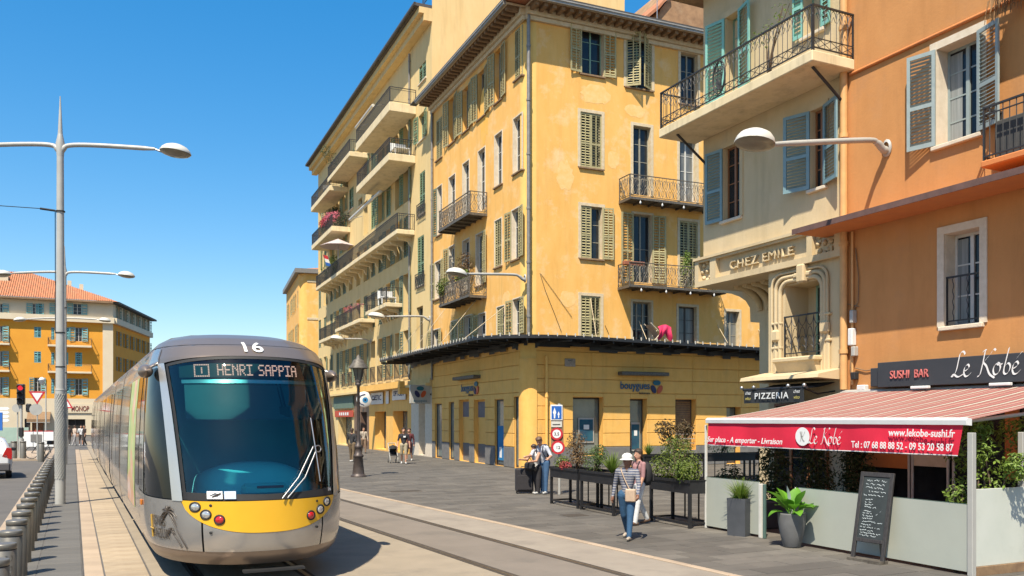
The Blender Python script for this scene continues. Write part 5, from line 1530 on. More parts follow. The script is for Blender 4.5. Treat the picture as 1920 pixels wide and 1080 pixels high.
# striped awning with the red valance
def stripe_mat():
    m = bpy.data.materials.new('striped_awning_cloth'); m.use_nodes = True
    n = m.node_tree.nodes; l = m.node_tree.links; b = n['Principled BSDF']; b.inputs['Roughness'].default_value = 0.85
    tc = n.new('ShaderNodeTexCoord'); sp = n.new('ShaderNodeSeparateXYZ'); l.new(tc.outputs['Object'], sp.inputs[0])
    d = n.new('ShaderNodeMath'); d.operation = 'DIVIDE'; d.inputs[1].default_value = 0.46; l.new(sp.outputs['X'], d.inputs[0])
    f = n.new('ShaderNodeMath'); f.operation = 'FRACT'; l.new(d.outputs[0], f.inputs[0])
    r = n.new('ShaderNodeValToRGB'); r.color_ramp.interpolation = 'CONSTANT'
    cr = r.color_ramp
    stops = [(0.0, (0.62, 0.54, 0.44)), (0.17, (0.18, 0.035, 0.03)), (0.24, (0.47, 0.20, 0.165)), (0.46, (0.58, 0.42, 0.34)), (0.55, (0.20, 0.04, 0.035)), (0.61, (0.47, 0.20, 0.17)), (0.93, (0.18, 0.035, 0.03))]
    cr.elements[0].position = 0; cr.elements[0].color = (*stops[0][1], 1); cr.elements[1].position = stops[1][0]; cr.elements[1].color = (*stops[1][1], 1)
    for p, c in stops[2:]:
        e = cr.elements.new(p); e.color = (*c, 1)
    l.new(f.outputs[0], r.inputs[0])
    nz = n.new('ShaderNodeTexNoise'); nz.inputs['Scale'].default_value = 3; l.new(tc.outputs['Object'], nz.inputs['Vector'])
    mr = n.new('ShaderNodeMapRange'); mr.inputs['To Min'].default_value = 0.85; mr.inputs['To Max'].default_value = 1.12; l.new(nz.outputs['Fac'], mr.inputs['Value'])
    hs = n.new('ShaderNodeHueSaturation'); l.new(r.outputs[0], hs.inputs['Color']); l.new(mr.outputs[0], hs.inputs['Value'])
    l.new(hs.outputs[0], b.inputs['Base Color'])
    t = n.new('ShaderNodeBsdfTranslucent'); l.new(hs.outputs[0], t.inputs['Color']); mx = n.new('ShaderNodeMixShader'); mx.inputs[0].default_value = 0.35
    l.new(b.outputs[0], mx.inputs[1]); l.new(t.outputs[0], mx.inputs[2]); l.new(mx.outputs[0], n['Material Output'].inputs['Surface'])
    return m
m_stripe = stripe_mat()
m_redval = mat('crimson_valance_cloth', (0.72, 0.014, 0.05), (0.64, 0.012, 0.042), sc=3, rough=0.8)
AO = TO - 0.02
aL = FE.on(1331, 795, AO)[0]; aR = FE.on(1815, 782, AO)[0]
zF = (FE.on(1331, 797, AO)[1] + FE.on(1815, 786, AO)[1])/2
zW = FE.on(1598, 735, 0.1)[1]
zV = zF - 0.47
awn = thing('terrace_awning', 'red and pink striped awning with a crimson lettered valance over the sushi terrace', 'awning', FE.w(aL, 0, 0), FE.ang)
L = aR-aL
def az(t, x):    # height at fraction t from the wall, slight sag between the arms
    return zW + (zF+0.05-zW)*t - 0.045*math.sin(PI*t)*(0.6+0.4*math.cos(x*2.4))
def cloth(dz, flip):
    return MB().grid([[(x, -0.12-(AO-0.12)*t, az(t, x)+dz) for x in np.linspace(0, L, 121)] for t in np.linspace(0, 1, 9)], smooth=True, flip=flip)
b = cloth(0, False)
b.build('awning_cloth', m_stripe, awn)
b = MB()
b.prism([(-AO-0.09, zF-0.02), (-AO-0.10, zF+0.05), (-AO-0.05, zF+0.085), (-AO+0.03, zF+0.07), (-AO+0.03, zF-0.03)], -0.02, L+0.04, axis='x')
b.build('front_bar', m_white, awn)
b = MB()
b.grid([[(x + (0.0 if x < L-0.3 else -0.10*t*(x-L+0.3)/0.3), -AO-0.06-0.02*t*math.sin(x*3.1)-0.012*t*math.sin(x*7.7+1), zF-0.02-(zF-0.02-zV)*t) for x in np.linspace(0.02, L-0.03, 90)] for t in np.linspace(0, 1, 7)])
b.build('valance', m_redval, awn)
b = MB(); b.grid([[(x + (0.0 if x < L-0.3 else -0.10*(x-L+0.3)/0.3), -AO-0.063-0.02*math.sin(x*3.1)-0.012*math.sin(x*7.7+1), zV+dz) for x in np.linspace(0.02, L-0.03, 90)] for dz in (-0.002, 0.012)]); b.build('valance_hem', m_white, awn)
b = MB()
for x in (0.25, L-0.3):
    b.tube([(x, -0.1, zW-0.12), (x+0.25, -AO*0.5, (zW+zF)/2-0.14), (x, -AO+0.03, zF)], 0.03, 6)
b.tube([(0, -0.1, zW-0.02), (L, -0.1, zW-0.02)], 0.07, 8)
b.build('folding_arms', m_grey, awn)
def val_y(x): return -AO-0.105
def vtext(body, x, z, size, fit, shear=0.0, off=0.006, align='CENTER'):
    link('lettering', text_mesh(body, size, m_white_e, 0.002, shear=shear, offset=off, fit=fit, align=align), awn, (x, val_y(x), z))
vx = lambda px: FE.on(px, 815, AO)[0]-aL
H = zF-0.02-zV
a, c = vx(1334), vx(1475); vtext('Sur place - A emporter - Livraison', (a+c)/2, zV+H*0.16, H*0.34, c-a, 0.25)
a, c = vx(1675), vx(1800); vtext('www.lekobe-sushi.fr', (a+c)/2, zV+H*0.60, H*0.36, c-a, 0.08)
a, c = vx(1605), vx(1797); vtext('Tel : 07 68 88 88 52 - 09 53 20 58 87', (a+c)/2, zV+H*0.15, H*0.34, c-a, 0.0)
cx = vx(1513)
b = MB(); b.disc((cx, val_y(cx), zV+H*0.5), H*0.38, 26, ry=H*0.36); b.build('logo_disc', m_white_e, awn)
KOBE = {'L': [[(.46,.86),(.38,.97),(.25,.9),(.2,.6),(.15,.25),(.05,.04),(-.04,.05),(.06,.1),(.25,.0),(.48,.1)]],
        'e': [[(.03,.2),(.16,.26),(.24,.36),(.17,.46),(.06,.36),(.03,.18),(.1,.02),(.22,.02),(.34,.14)]],
        'K': [[(.24,.95),(.19,.5),(.12,.05),(.02,-.02)], [(.14,.9),(.22,.96),(.28,.95)], [(.66,.92),(.58,.97),(.42,.75),(.19,.48)], [(.19,.5),(.34,.36),(.5,.06),(.72,-.1)]],
        'o': [[(.2,.45),(.08,.36),(.04,.18),(.12,.02),(.26,.08),(.32,.26),(.26,.42),(.18,.45),(.22,.38),(.38,.4)]],
        'b': [[(.2,.98),(.14,.6),(.08,.15),(.16,.02),(.28,.1),(.32,.3),(.22,.42),(.1,.3)]],
        'é': [[(.03,.2),(.16,.26),(.24,.36),(.17,.46),(.06,.36),(.03,.18),(.1,.02),(.22,.02),(.34,.14)], [(.16,.58),(.26,.72),(.34,.8)]]}
def le_kobe(x, z, scale, y, m, parent, sep=1.0):
    b = MB(); cx = 0.0
    for ch in 'Le Kobé':
        if ch == ' ': cx += 0.28; continue
        st = [[(px+cx, pz) for px, pz in s_] for s_ in KOBE[ch]]
        nib_strokes(b, st, scale, x, z, y, nib=(0.026, 0.03), slant=0.12)
        cx += {'L': .5, 'e': .36, 'K': .66, 'o': .42, 'b': .42, 'é': .36}[ch]*sep
    b.build('script_lettering', m, parent)
    return cx*scale
le_kobe(vx(1524), zV+H*0.24, H*0.62, val_y(0)-0.001, m_white_e, awn, 0.86)
b = MB(); nib_strokes(b, [[(0.1,.8),(.2,.4),(.1,.1)], [(.25,.8),(.3,.3),(.5,.1)], [(.15,.45),(.4,.5),(.55,.8)]], H*0.55, cx-H*0.17, zV+H*0.25, val_y(0)-0.004, nib=(0.03, 0.03)); b.build('logo_mark', m_grey, awn)

# fascia sign over the awning
m_anth = mat('anthracite_sign_panel', (0.045, 0.047, 0.052), (0.038, 0.04, 0.045), sc=2, rough=0.5)
s0, zA_ = FE.on(1663, 681); z1 = zA_; z0 = FE.on(1663, 727)[1]
sg = thing('restaurant_sign', 'long anthracite fascia sign reading SUSHI BAR and Le Kobé', 'sign', FE.w(s0, 0, 0), FE.ang)
MB().cbox(0, 5.6, -0.28, -0.004, z0, z1, 0.01).build('sign_panel', m_anth, sg)
MB().cbox(-0.26, -0.004, -0.2, -0.006, z0+0.03, z1-0.1, 0.01).build('end_box', m_anth, sg)
a, c = FE.on(1670, 706, 0.28)[0]-s0, FE.on(1742, 706, 0.28)[0]-s0
m_pink = mat('salmon_letters', (0.62, 0.17, 0.15), (0.58, 0.15, 0.14), sc=4)
link('lettering', text_mesh('SUSHI  BAR', 0.235, m_pink, 0.01, fit=c-a), sg, ((a+c)/2, -0.295, z0+0.17))
a, c = FE.on(1786, 690, 0.28)[0]-s0, FE.on(1911, 690, 0.28)[0]-s0
le_kobe(a, z0+0.14, 0.49, -0.292, m_white_e, sg, (c-a)/(0.49*3.0))
b = MB()
for x in (0.9, 2.6, 4.2): b.cbox(x, x+0.4, -0.38, -0.28, z0-0.06, z0-0.005, 0.01)
b.build('strip_lamp', m_white, sg)

# chalkboard easel leaning in front of the screen
bx, by = gnd(1640, 1052)
ch = thing('menu_board', 'black framed chalk menu board standing against the frosted screen', 'menu board', FE.w(FE.loc((bx, by))[0], -TO-0.36, 0), FE.ang + R(6))
W, Hh = 0.60, 1.42
lean = Matrix.Rotation(R(-11), 4, 'X')
def lp(M, pts): return [tuple(M @ Vector(p)) for p in pts]
b = MB()
for x0, x1, za, zb in ((-W/2, -W/2+0.065, 0, Hh), (W/2-0.065, W/2, 0, Hh), (-W/2+0.064, W/2-0.064, Hh-0.075, Hh-0.001), (-W/2+0.064, W/2-0.064, 0.30, 0.36)):
    b.cbox(x0, x1, -0.022, 0.022, za, zb, 0.006)
b.v = lp(lean, b.v); b.build('board_frame', mat('worn_black_wood', (0.025, 0.022, 0.022), (0.05, 0.045, 0.042), sc=14, rough=0.6, stretch=(3, 3, 0.6)), ch)
b = MB(); b.box(-W/2+0.066, W/2-0.066, -0.008, 0.008, 0.361, Hh-0.076); b.v = lp(lean, b.v); b.build('slate', mat('slate_blackboard', (0.018, 0.024, 0.026), (0.035, 0.045, 0.046), sc=3, rough=0.8), ch)
b = MB(); rr = random.Random(11)
def scribble(x0, x1, z, hgt, th=0.006, sl=0.0):
    x = x0; P = []
    while x < x1:
        P.append((x, z + sl*(x-x0) + rr.uniform(-1, 1)*hgt)); x += rr.uniform(0.008, 0.018)
        if rr.random() < 0.13 and len(P) > 2:
            nib_strokes(b, [P], 1, 0, 0, -0.0105, nib=(0.0018, th/2), n=1); P = []; x += 0.012
    if len(P) > 2: nib_strokes(b, [P], 1, 0, 0, -0.0105, nib=(0.0018, th/2), n=1)
for z, x0, x1, hg in ((1.29, -.17, .19, .016), (1.23, -.19, .21, .014), (1.17, -.18, .15, .018), (1.11, -.12, .19, .014), (1.05, -.20, .2, .014),
                      (0.98, -.16, -.02, .012), (0.94, -.16, -.0, .012), (0.90, -.16, .0, .012), (0.86, -.16, .05, .012), (0.80, -.17, -.02, .013), (0.76, -.18, .0, .012),
                      (0.72, -.18, .03, .012), (0.68, -.18, .05, .012), (0.63, -.17, .19, .012), (0.58, -.19, .0, .012), (0.54, -.2, .18, .008), (0.49, -.2, .05, .012), (0.45, -.18, .18, .012), (0.41, -.19, .12, .012)):
    scribble(x0, x1, z, hg, 0.008, -0.02)
scribble(0.06, 0.2, 0.74, 0.012, 0.008, 0.9)
b.v = lp(lean, b.v); tag(b.build('chalk_writing', mat('chalk', (0.62, 0.68, 0.68), (0.4, 0.45, 0.45), sc=30), ch), kind='stuff')
b = MB(); b.tube([(0.02, 0.34, 0.0), (0.02, 0.2, 0.92)], 0.016, 6); b.box(-W/2, W/2, -0.10, 0.10, 0.0, 0.045); b.build('stand', m_irongr, ch)

# pots in front of the screen
def grass_tuft(b, n, h, spread, rnd, w=0.012, c=(0, 0, 0), droop=0.6):
    for _ in range(n):
        a = rnd.uniform(0, 2*PI); L = h*rnd.uniform(0.6, 1.1); tilt = rnd.uniform(0.15, 1.0)*spread
        d = (math.cos(a), math.sin(a)); sd = (-d[1], d[0])
        P = []
        for k in range(5):
            t = k/4; r_ = L*tilt*t + L*0.25*droop*tilt*t*t; z = L*t*(1-0.55*droop*tilt*t)
            ww = w*(1-t*0.9)
            P.append(((c[0]+d[0]*r_-sd[0]*ww, c[1]+d[1]*r_-sd[1]*ww, c[2]+z), (c[0]+d[0]*r_+sd[0]*ww, c[1]+d[1]*r_+sd[1]*ww, c[2]+z)))
        b.grid([[p[0] for p in P], [p[1] for p in P]], smooth=False)
    return b
def leaf_blob(b, n, ell, size, rnd, up=0.3):
    """leaf sized folded faces through ellipsoids (x,y,z,rx,ry,rz)"""
    for _ in range(n):
        e = rnd.choice(ell)
        while True:
            p = np.array([rnd.uniform(-1, 1) for _ in range(3)])
            q = p@p
            if 0.12 < q < 1: break
        c = np.array(e[:3]) + p*np.array(e[3:])
        nrm = p + np.array([rnd.uniform(-.7, .7), rnd.uniform(-.7, .7), rnd.uniform(-.5, .9)+up]); nrm /= np.linalg.norm(nrm)
        t = np.cross(nrm, [rnd.uniform(-1, 1), rnd.uniform(-1, 1), rnd.uniform(-1, 1)]); t /= (np.linalg.norm(t)+1e-6)
        s_ = np.cross(nrm, t); L = size*rnd.uniform(0.6, 1.25); w = L*0.42
        m0 = c + t*L*0.45
        b.add([tuple(c), tuple(m0 + s_*w*0.55 + nrm*0.18*w), tuple(c + t*L - nrm*0.12*L), tuple(m0 - s_*w*0.55 + nrm*0.18*w)], [(0, 1, 2), (0, 2, 3)])
    return b
lf_grass = leaf_mat('fresh_grass_blades', (0.14, 0.26, 0.03), (0.26, 0.32, 0.06))
lf_peace = leaf_mat('glossy_broad_leaf', (0.10, 0.30, 0.02), (0.16, 0.38, 0.03), 0.2)
lf_olive = leaf_mat('yellow_green_leaf', (0.20, 0.24, 0.04), (0.10, 0.15, 0.03))
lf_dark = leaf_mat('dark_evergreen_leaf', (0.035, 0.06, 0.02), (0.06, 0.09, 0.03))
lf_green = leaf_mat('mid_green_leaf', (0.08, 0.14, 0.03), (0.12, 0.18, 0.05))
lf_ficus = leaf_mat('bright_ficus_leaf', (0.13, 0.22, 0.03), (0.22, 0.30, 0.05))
lf_brown = leaf_mat('reddish_brown_leaf', (0.17, 0.09, 0.04), (0.25, 0.17, 0.08))
lf_bronze = leaf_mat('bronze_leaf', (0.10, 0.08, 0.035), (0.16, 0.10, 0.05))
lf_red = leaf_mat('red_flower', (0.45, 0.03, 0.05), (0.55, 0.10, 0.12))
lf_pink = leaf_mat('pink_flower', (0.60, 0.22, 0.30), (0.65, 0.12, 0.15))
m_soil = mat('potting_soil', (0.03, 0.02, 0.014), (0.05, 0.035, 0.02), sc=30, rough=1)
m_bark = mat('grey_brown_stem', (0.16, 0.11, 0.07), (0.10, 0.07, 0.045), sc=20, rough=0.9)
m_pot1 = mat('slate_grey_planter', (0.055, 0.06, 0.068), (0.075, 0.08, 0.09), sc=3, rough=0.6)
m_pot2 = mat('grey_fibre_pot', (0.15, 0.15, 0.15), (0.12, 0.12, 0.12), sc=5, rough=0.7, wear=(0.2, 0.2, 0.2), wsc=2, wamt=0.4)
gx, gy = gnd(1392, 1005)
pt = thing('square_planter', 'tall dark square planter with a tuft of grass in front of the frosted screen', 'planter', (gx+0.05, gy+0.1, 0), FE.ang+R(22))
b = MB(); h = 0.72
prf = [(-0.19, -0.19), (0.19, -0.19), (0.19, 0.19), (-0.19, 0.19)]
P0 = [(x*0.98, y*0.98, 0.0) for x, y in prf]; P1 = [(x*1.02, y*1.02, h) for x, y in prf]; P2 = [(x*0.90, y*0.90, h) for x, y in prf]; P3 = [(x*0.88, y*0.88, h-0.06) for x, y in prf]
vs = P0+P1+P2+P3; fs = [(3, 2, 1, 0)]
for k in range(3):
    for i in range(4): j = (i+1) % 4; fs.append((k*4+i, k*4+j, k*4+4+j, k*4+4+i))
b.add(vs, fs); b.build('pot', m_pot1, pt)
MB().quad(*[(x*0.88, y*0.88, h-0.05) for x, y in prf]).build('soil', m_soil, pt)
gt = thing('ornamental_grass', 'tuft of arching green grass growing in the tall square planter', 'plant', (gx+0.05, gy+0.1, h-0.05), 0)
b = MB(); rnd = random.Random(4); grass_tuft(b, 260, 0.46, 0.95, rnd, 0.009)
for _ in range(18): grass_tuft(b, 6, 0.34, 1.0, rnd, 0.008, (rnd.uniform(-.12, .12), rnd.uniform(-.12, .12), 0.0), 1.0)
b.build('blades', lf_grass, gt)
gx, gy = gnd(1496, 1028)
pt = thing('round_pot', 'tapered round grey pot with a broad leaved plant beside the terrace gap', 'planter', (gx+0.02, gy+0.16, 0))
b = MB(); b.lathe([(0.001, 0), (0.135, 0.0), (0.15, 0.02), (0.205, 0.25), (0.235, 0.45), (0.238, 0.575), (0.24, 0.60), (0.215, 0.60), (0.21, 0.54), (0.001, 0.54)], 26); b.build('pot', m_pot2, pt)
MB().disc((0, 0, 0.545), 0.21, 18, axis='z').build('soil', m_soil, pt)
pl = thing('broad_leaf_plant', 'bright green plant with broad glossy leaves in the round grey pot', 'plant', (gx+0.02, gy+0.16, 0.54))
rnd = random.Random(9)
def broad_leaf(b, az_, tilt, L, w, z0=0.0, r0=0.03):
    d = np.array([math.cos(az_), math.sin(az_), 0]); sd = np.array([-d[1], d[0], 0]); up = np.array([0, 0, 1.0])
    rows = []
    p = d*r0 + up*z0; ang = PI/2 - tilt*0.45
    n = 9; st = 0.38
    for k in range(n+1):
        t = k/n
        if t < st: ww = 0.006
        else:
            q = (t-st)/(1-st); ww = w*(math.sin(PI*min(1, q**0.75))**0.85) if q < 1 else 0.0005
        rows.append((p - sd*ww + up*ww*0.3, p, p + sd*ww + up*ww*0.3))
        ang -= tilt*0.13
        p = p + (d*math.cos(ang) + up*math.sin(ang))*L/n
    b.grid([[tuple(r_[0]) for r_ in rows], [tuple(r_[1]) for r_ in rows], [tuple(r_[2]) for r_ in rows]], smooth=True)
me_l = []
for k in range(22):
    b = MB(); broad_leaf(b, 0, rnd.uniform(0.4, 1.6), rnd.uniform(0.44, 0.66), rnd.uniform(0.085, 0.135))
    b.build('leaf', lf_peace, pl, (0, 0, 0), rz=k*2.4+rnd.uniform(-.3, .3))
b = MB(); broad_leaf(b, 3.6, 0.35, 0.60, 0.03); broad_leaf(b, 0.6, 0.5, 0.58, 0.025); b.build('white_spathe', m_white_e, pl)

# things on the terrace behind the screen
m_tblw = mat('pale_table_top', (0.55, 0.5, 0.45), (0.5, 0.45, 0.4), sc=3, rough=0.4)
def table(x, y, label, dy):
    t = thing('bistro_table', label, 'table', FE.w(x, y, 0), FE.ang, 'tables on the sushi terrace')
    MB().cbox(-0.35, 0.35, -0.35, 0.35, 0.72, 0.75, 0.008).build('table_top', m_tblw, t)
    MB().cyl((0, 0, 0), 0.03, 0.02, 0.72, 8).build('column', m_black, t)
    MB().cyl((0, 0, 0), 0.22, 0, 0.02, 14).build('foot', m_black, t)
    return t
table(p1+0.75, -TO+1.0, 'pale square table seen through the gap in the frosted screen', 0)
table(p3+0.5, -TO+1.2, 'pale square table behind the middle of the frosted screen', 0)
def chair(x, y, rz, label):
    t = thing('terrace_chair', label, 'chair', FE.w(x, y, 0), FE.ang+rz, 'chairs on the sushi terrace')
    MB().cbox(-0.2, 0.2, -0.2, 0.2, 0.43, 0.47, 0.01).build('seat', m_blackm, t)
    MB().cbox(-0.2, 0.2, 0.17, 0.21, 0.5, 0.86, 0.01).build('backrest', m_blackm, t)
    for sx in (-1, 1):
        MB().cbox(sx*0.18-0.015, sx*0.18+0.015, -0.19, -0.16, 0, 0.43, 0.004).build('leg', m_black, t)
        MB().cbox(sx*0.18-0.015, sx*0.18+0.015, 0.175, 0.205, 0, 0.5, 0.004).build('leg', m_black, t)
chair(p1+0.75, -TO+0.45, PI, 'black chair in the gap of the frosted screen'); chair(p1+1.4, -TO+1.0, -PI/2, 'black chair right of the pale table behind the round pot')
chair(p3+0.5, -TO+1.75, 0, 'black chair behind the chalk board table'); chair(p3+1.15, -TO+1.2, -PI/2, 'black chair right of the table behind the chalk board')

# shrubs round the terrace
def shrub(name, label, loc, ell, n, size, m, rnd, stems=5, group=None, up=0.3, cat='shrub'):
    t = thing(name, label, cat, loc, 0, group)
    b = leaf_blob(MB(), n, ell, size, rnd, up); b.build('foliage', m, t)
    b = MB()
    for k in range(stems):
        e = rnd.choice(ell)
        b.tube(catmull([(rnd.uniform(-.05, .05), rnd.uniform(-.05, .05), 0), (e[0]*0.4+rnd.uniform(-.1, .1), e[1]*0.4+rnd.uniform(-.1, .1), e[2]*0.5), (e[0]+rnd.uniform(-.5, .5)*e[3], e[1]+rnd.uniform(-.5, .5)*e[4], e[2]+0.5*e[5])], 4), [0.022-0.0018*i for i in range(9)], 5)
    b.build('stem', m_bark, t)
    return t
rnd = random.Random(21)
def te(s, y): return FE.w(s, y, 0)
# leafy climbers on the sunny side screen
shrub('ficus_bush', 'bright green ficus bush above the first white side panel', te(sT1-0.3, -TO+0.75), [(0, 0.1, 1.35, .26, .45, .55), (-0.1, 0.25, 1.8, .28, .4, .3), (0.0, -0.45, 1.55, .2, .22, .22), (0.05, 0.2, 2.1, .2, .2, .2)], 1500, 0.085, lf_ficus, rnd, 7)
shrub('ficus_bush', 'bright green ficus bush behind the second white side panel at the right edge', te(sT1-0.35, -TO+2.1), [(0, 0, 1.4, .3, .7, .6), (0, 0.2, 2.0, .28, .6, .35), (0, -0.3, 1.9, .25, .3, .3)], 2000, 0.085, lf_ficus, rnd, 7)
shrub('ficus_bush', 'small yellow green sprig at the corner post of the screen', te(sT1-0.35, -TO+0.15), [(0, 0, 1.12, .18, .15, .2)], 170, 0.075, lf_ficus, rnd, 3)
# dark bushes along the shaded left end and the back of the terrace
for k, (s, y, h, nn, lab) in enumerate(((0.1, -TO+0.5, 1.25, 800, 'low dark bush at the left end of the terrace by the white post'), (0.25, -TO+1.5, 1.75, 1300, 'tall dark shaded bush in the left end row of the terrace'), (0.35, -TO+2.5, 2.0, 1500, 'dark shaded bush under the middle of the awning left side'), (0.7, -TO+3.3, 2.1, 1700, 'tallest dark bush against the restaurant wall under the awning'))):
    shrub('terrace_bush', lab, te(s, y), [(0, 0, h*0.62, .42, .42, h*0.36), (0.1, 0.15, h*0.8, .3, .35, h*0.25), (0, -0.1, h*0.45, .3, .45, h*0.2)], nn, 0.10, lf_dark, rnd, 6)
b = MB(); b.cbox(-0.25, 0.25, -1.7, 1.7, 0, 0.55, 0.02)
o = b.build('trough_planter', m_pot1, None, FE.w(0.35, -TO+1.9, 0), FE.ang); tag(o, 'long dark trough under the bushes at the left end of the terrace', 'planter')
# ------------------------------------------------------------------ the tram
m_silver = mat('champagne_silver_paint', (0.50, 0.48, 0.455), (0.46, 0.44, 0.415), sc=1.5, rough=0.26, metal=0.7, coat=0.4)
m_brons  = mat('bronze_grey_paint', (0.30, 0.235, 0.19), (0.28, 0.22, 0.175), sc=1.5, rough=0.36, metal=0.6, coat=0.2)
m_chrome = mat('bright_silver_trim', (0.60, 0.585, 0.56), (0.56, 0.545, 0.52), sc=2, rough=0.32, metal=0.6, coat=0.4)
m_tyel   = mat('tram_yellow', (0.78, 0.42, 0.015), (0.75, 0.40, 0.012), sc=2, rough=0.35, coat=0.3)
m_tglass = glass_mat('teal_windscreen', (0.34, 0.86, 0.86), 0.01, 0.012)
m_sglass = mat('black_side_glass', (0.008, 0.010, 0.012), (0.012, 0.016, 0.018), sc=1.5, rough=0.05, spec=0.14)
m_rubber = mat('black_rubber', (0.012, 0.012, 0.012), (0.018, 0.018, 0.018), sc=6, rough=0.7)
m_lamp_c = mat('clear_headlamp', (0.75, 0.74, 0.70), (0.5, 0.48, 0.45), sc=12, rough=0.08, metal=0.6, coat=1.0)
m_lamp_r = mat('red_tail_lamp', (0.55, 0.01, 0.01), (0.42, 0.008, 0.008), sc=12, rough=0.15, coat=1.0)
m_amber  = mat('amber_lamp', (0.55, 0.17, 0.02), (0.5, 0.14, 0.02), sc=12, rough=0.2)
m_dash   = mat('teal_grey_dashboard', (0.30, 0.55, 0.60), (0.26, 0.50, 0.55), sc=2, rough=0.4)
m_blind  = mat('grey_sun_blind', (0.065, 0.085, 0.095), (0.055, 0.075, 0.085), sc=3, rough=0.9)
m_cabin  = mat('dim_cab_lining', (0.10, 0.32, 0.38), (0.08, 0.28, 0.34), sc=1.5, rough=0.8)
m_tdec   = mat('dark_bronze_print', (0.07, 0.055, 0.04), (0.06, 0.045, 0.035), sc=5, rough=0.4)
m_gold   = mat('golden_print', (0.55, 0.33, 0.06), (0.5, 0.3, 0.05), sc=5, rough=0.4)
def ad_mat():
    m = bpy.data.materials.new('colourful_side_print'); m.use_nodes = True
    n = m.node_tree.nodes; l = m.node_tree.links; b = n['Principled BSDF']; b.inputs['Roughness'].default_value = 0.35; b.inputs['Specular IOR Level'].default_value = 0.2
    tc = n.new('ShaderNodeTexCoord'); nz = n.new('ShaderNodeTexNoise'); nz.inputs['Scale'].default_value = 1.1; nz.inputs['Detail'].default_value = 3
    l.new(tc.outputs['Object'], nz.inputs['Vector'])
    r = n.new('ShaderNodeValToRGB'); cr = r.color_ramp
    cols = [(0.3, (0.55, 0.62, 0.58)), (0.42, (0.32, 0.42, 0.12)), (0.5, (0.45, 0.5, 0.2)), (0.58, (0.62, 0.3, 0.18)), (0.7, (0.65, 0.6, 0.55))]
    cr.elements[0].position, cr.elements[0].color = cols[0][0], (*cols[0][1], 1); cr.elements[1].position, cr.elements[1].color = cols[-1][0], (*cols[-1][1], 1)
    for p, c in cols[1:-1]: cr.elements.new(p).color = (*c, 1)
    l.new(nz.outputs['Fac'], r.inputs[0]); l.new(r.outputs[0], b.inputs['Base Color'])
    return m
m_ad = ad_mat()
m_sglass2 = mat('pale_reflecting_side_glass', (0.05, 0.075, 0.08), (0.12, 0.14, 0.12), sc=0.6, rough=0.06, spec=0.3, stretch=(1, 0.6, 1))

TX, TY = 2.30, 11.62
tram = thing('tram', 'long silver tram numbered 16 with a teal windscreen and yellow nose panel', 'tram', (TX, TY, 0))
_z = [0.30, 0.42, 0.55, 0.75, 1.18, 1.8, 2.4, 3.0, 3.12, 3.28, 3.42, 3.52, 3.58, 3.60]
_w = [1.24, 1.32, 1.35, 1.38, 1.39, 1.38, 1.355, 1.30, 1.28, 1.22, 1.10, 0.92, 0.62, 0.30]
_yn = [0.22, 0.08, 0.03, 0.0, 0.02, 0.18, 0.40, 0.70, 0.78, 1.02, 1.40, 1.95, 2.8, 3.6]
_R = [1.9, 1.95, 2.0, 2.0, 2.0, 1.95, 1.9, 1.85, 1.8, 1.7, 1.6, 1.5, 1.3, 1.0]
NEXP = 2.25
def tw(z): return float(np.interp(z, _z, _w))
def tyn(z): return float(np.interp(z, _z, _yn))
def tR(z): return float(np.interp(z, _z, _R))
def fy(x, z):
    q = min(0.99999, abs(x)/tw(z))
    return tyn(z) + tR(z)*(1-(1-q**NEXP)**(1/NEXP))
def S(t, z, off=0.0):
    """nose and flank surface: t in -1..1 sweeps the nose (left flank to right flank), beyond that metres along the flanks"""
    w, yn, Rr = tw(z), tyn(z), tR(z)
    sg = -1 if t < 0 else 1
    a = min(1.0, abs(t))*PI/2
    x = w*abs(math.sin(a))**(2/NEXP); y = yn + Rr*(1-abs(math.cos(a))**(2/NEXP))
    ex = max(0.0, abs(t)-1)
    y += ex
    p = np.array([sg*x, y, z])
    if off:
        q = np.array([sg*w*min(1, abs(x)/w), 0, 0])
        nx = sg*(abs(x)/w)**(NEXP-1)/w; ny = -((max(0, 1-(y-ex-yn)/Rr))**(NEXP-1))/Rr
        nn = np.array([nx, ny, 0]); nn /= (np.linalg.norm(nn)+1e-9)
        p = p + nn*off
    return tuple(p)
def t_of(x, z):
    q = min(1.0, abs(x)/tw(z)); a = math.asin(q**(NEXP/2)); return math.copysign(a/(PI/2), x)
def patch(name, m, ta, tb, za, zb, nt=16, nz=8, off=0.0, parent=None, solid=0.0):
    """ta/tb functions of z; za/zb functions of u 0..1 across"""
    P = []
    for j in range(nz+1):
        row = []
        for i in range(nt+1):
            u = i/nt; z0, z1 = za(u), zb(u); z = z0 + (z1-z0)*j/nz
            t = ta(z) + (tb(z)-ta(z))*u
            row.append(S(t, z, off))
        P.append(row)
    b = MB(); b.grid(P, smooth=True)
    return b.build(name, m, parent or tram)
c_ = lambda v: (lambda *_: v)
ZB, ZT = 1.18, 3.12
wl = lambda z: t_of(-(1.00 + (z-ZB)/(ZT-ZB)*0.14), z)      # windscreen edge (left); right is mirrored
wr = lambda z: -wl(z)
PW = 0.10
pl_o = lambda z: wl(z) - 0.085
pr_o = lambda z: wr(z) + 0.085
topz = lambda u: ZT - 0.10*(abs(2*u-1)**2)
patch('windscreen', m_tglass, wl, wr, c_(ZB), topz, 28, 16, -0.012)
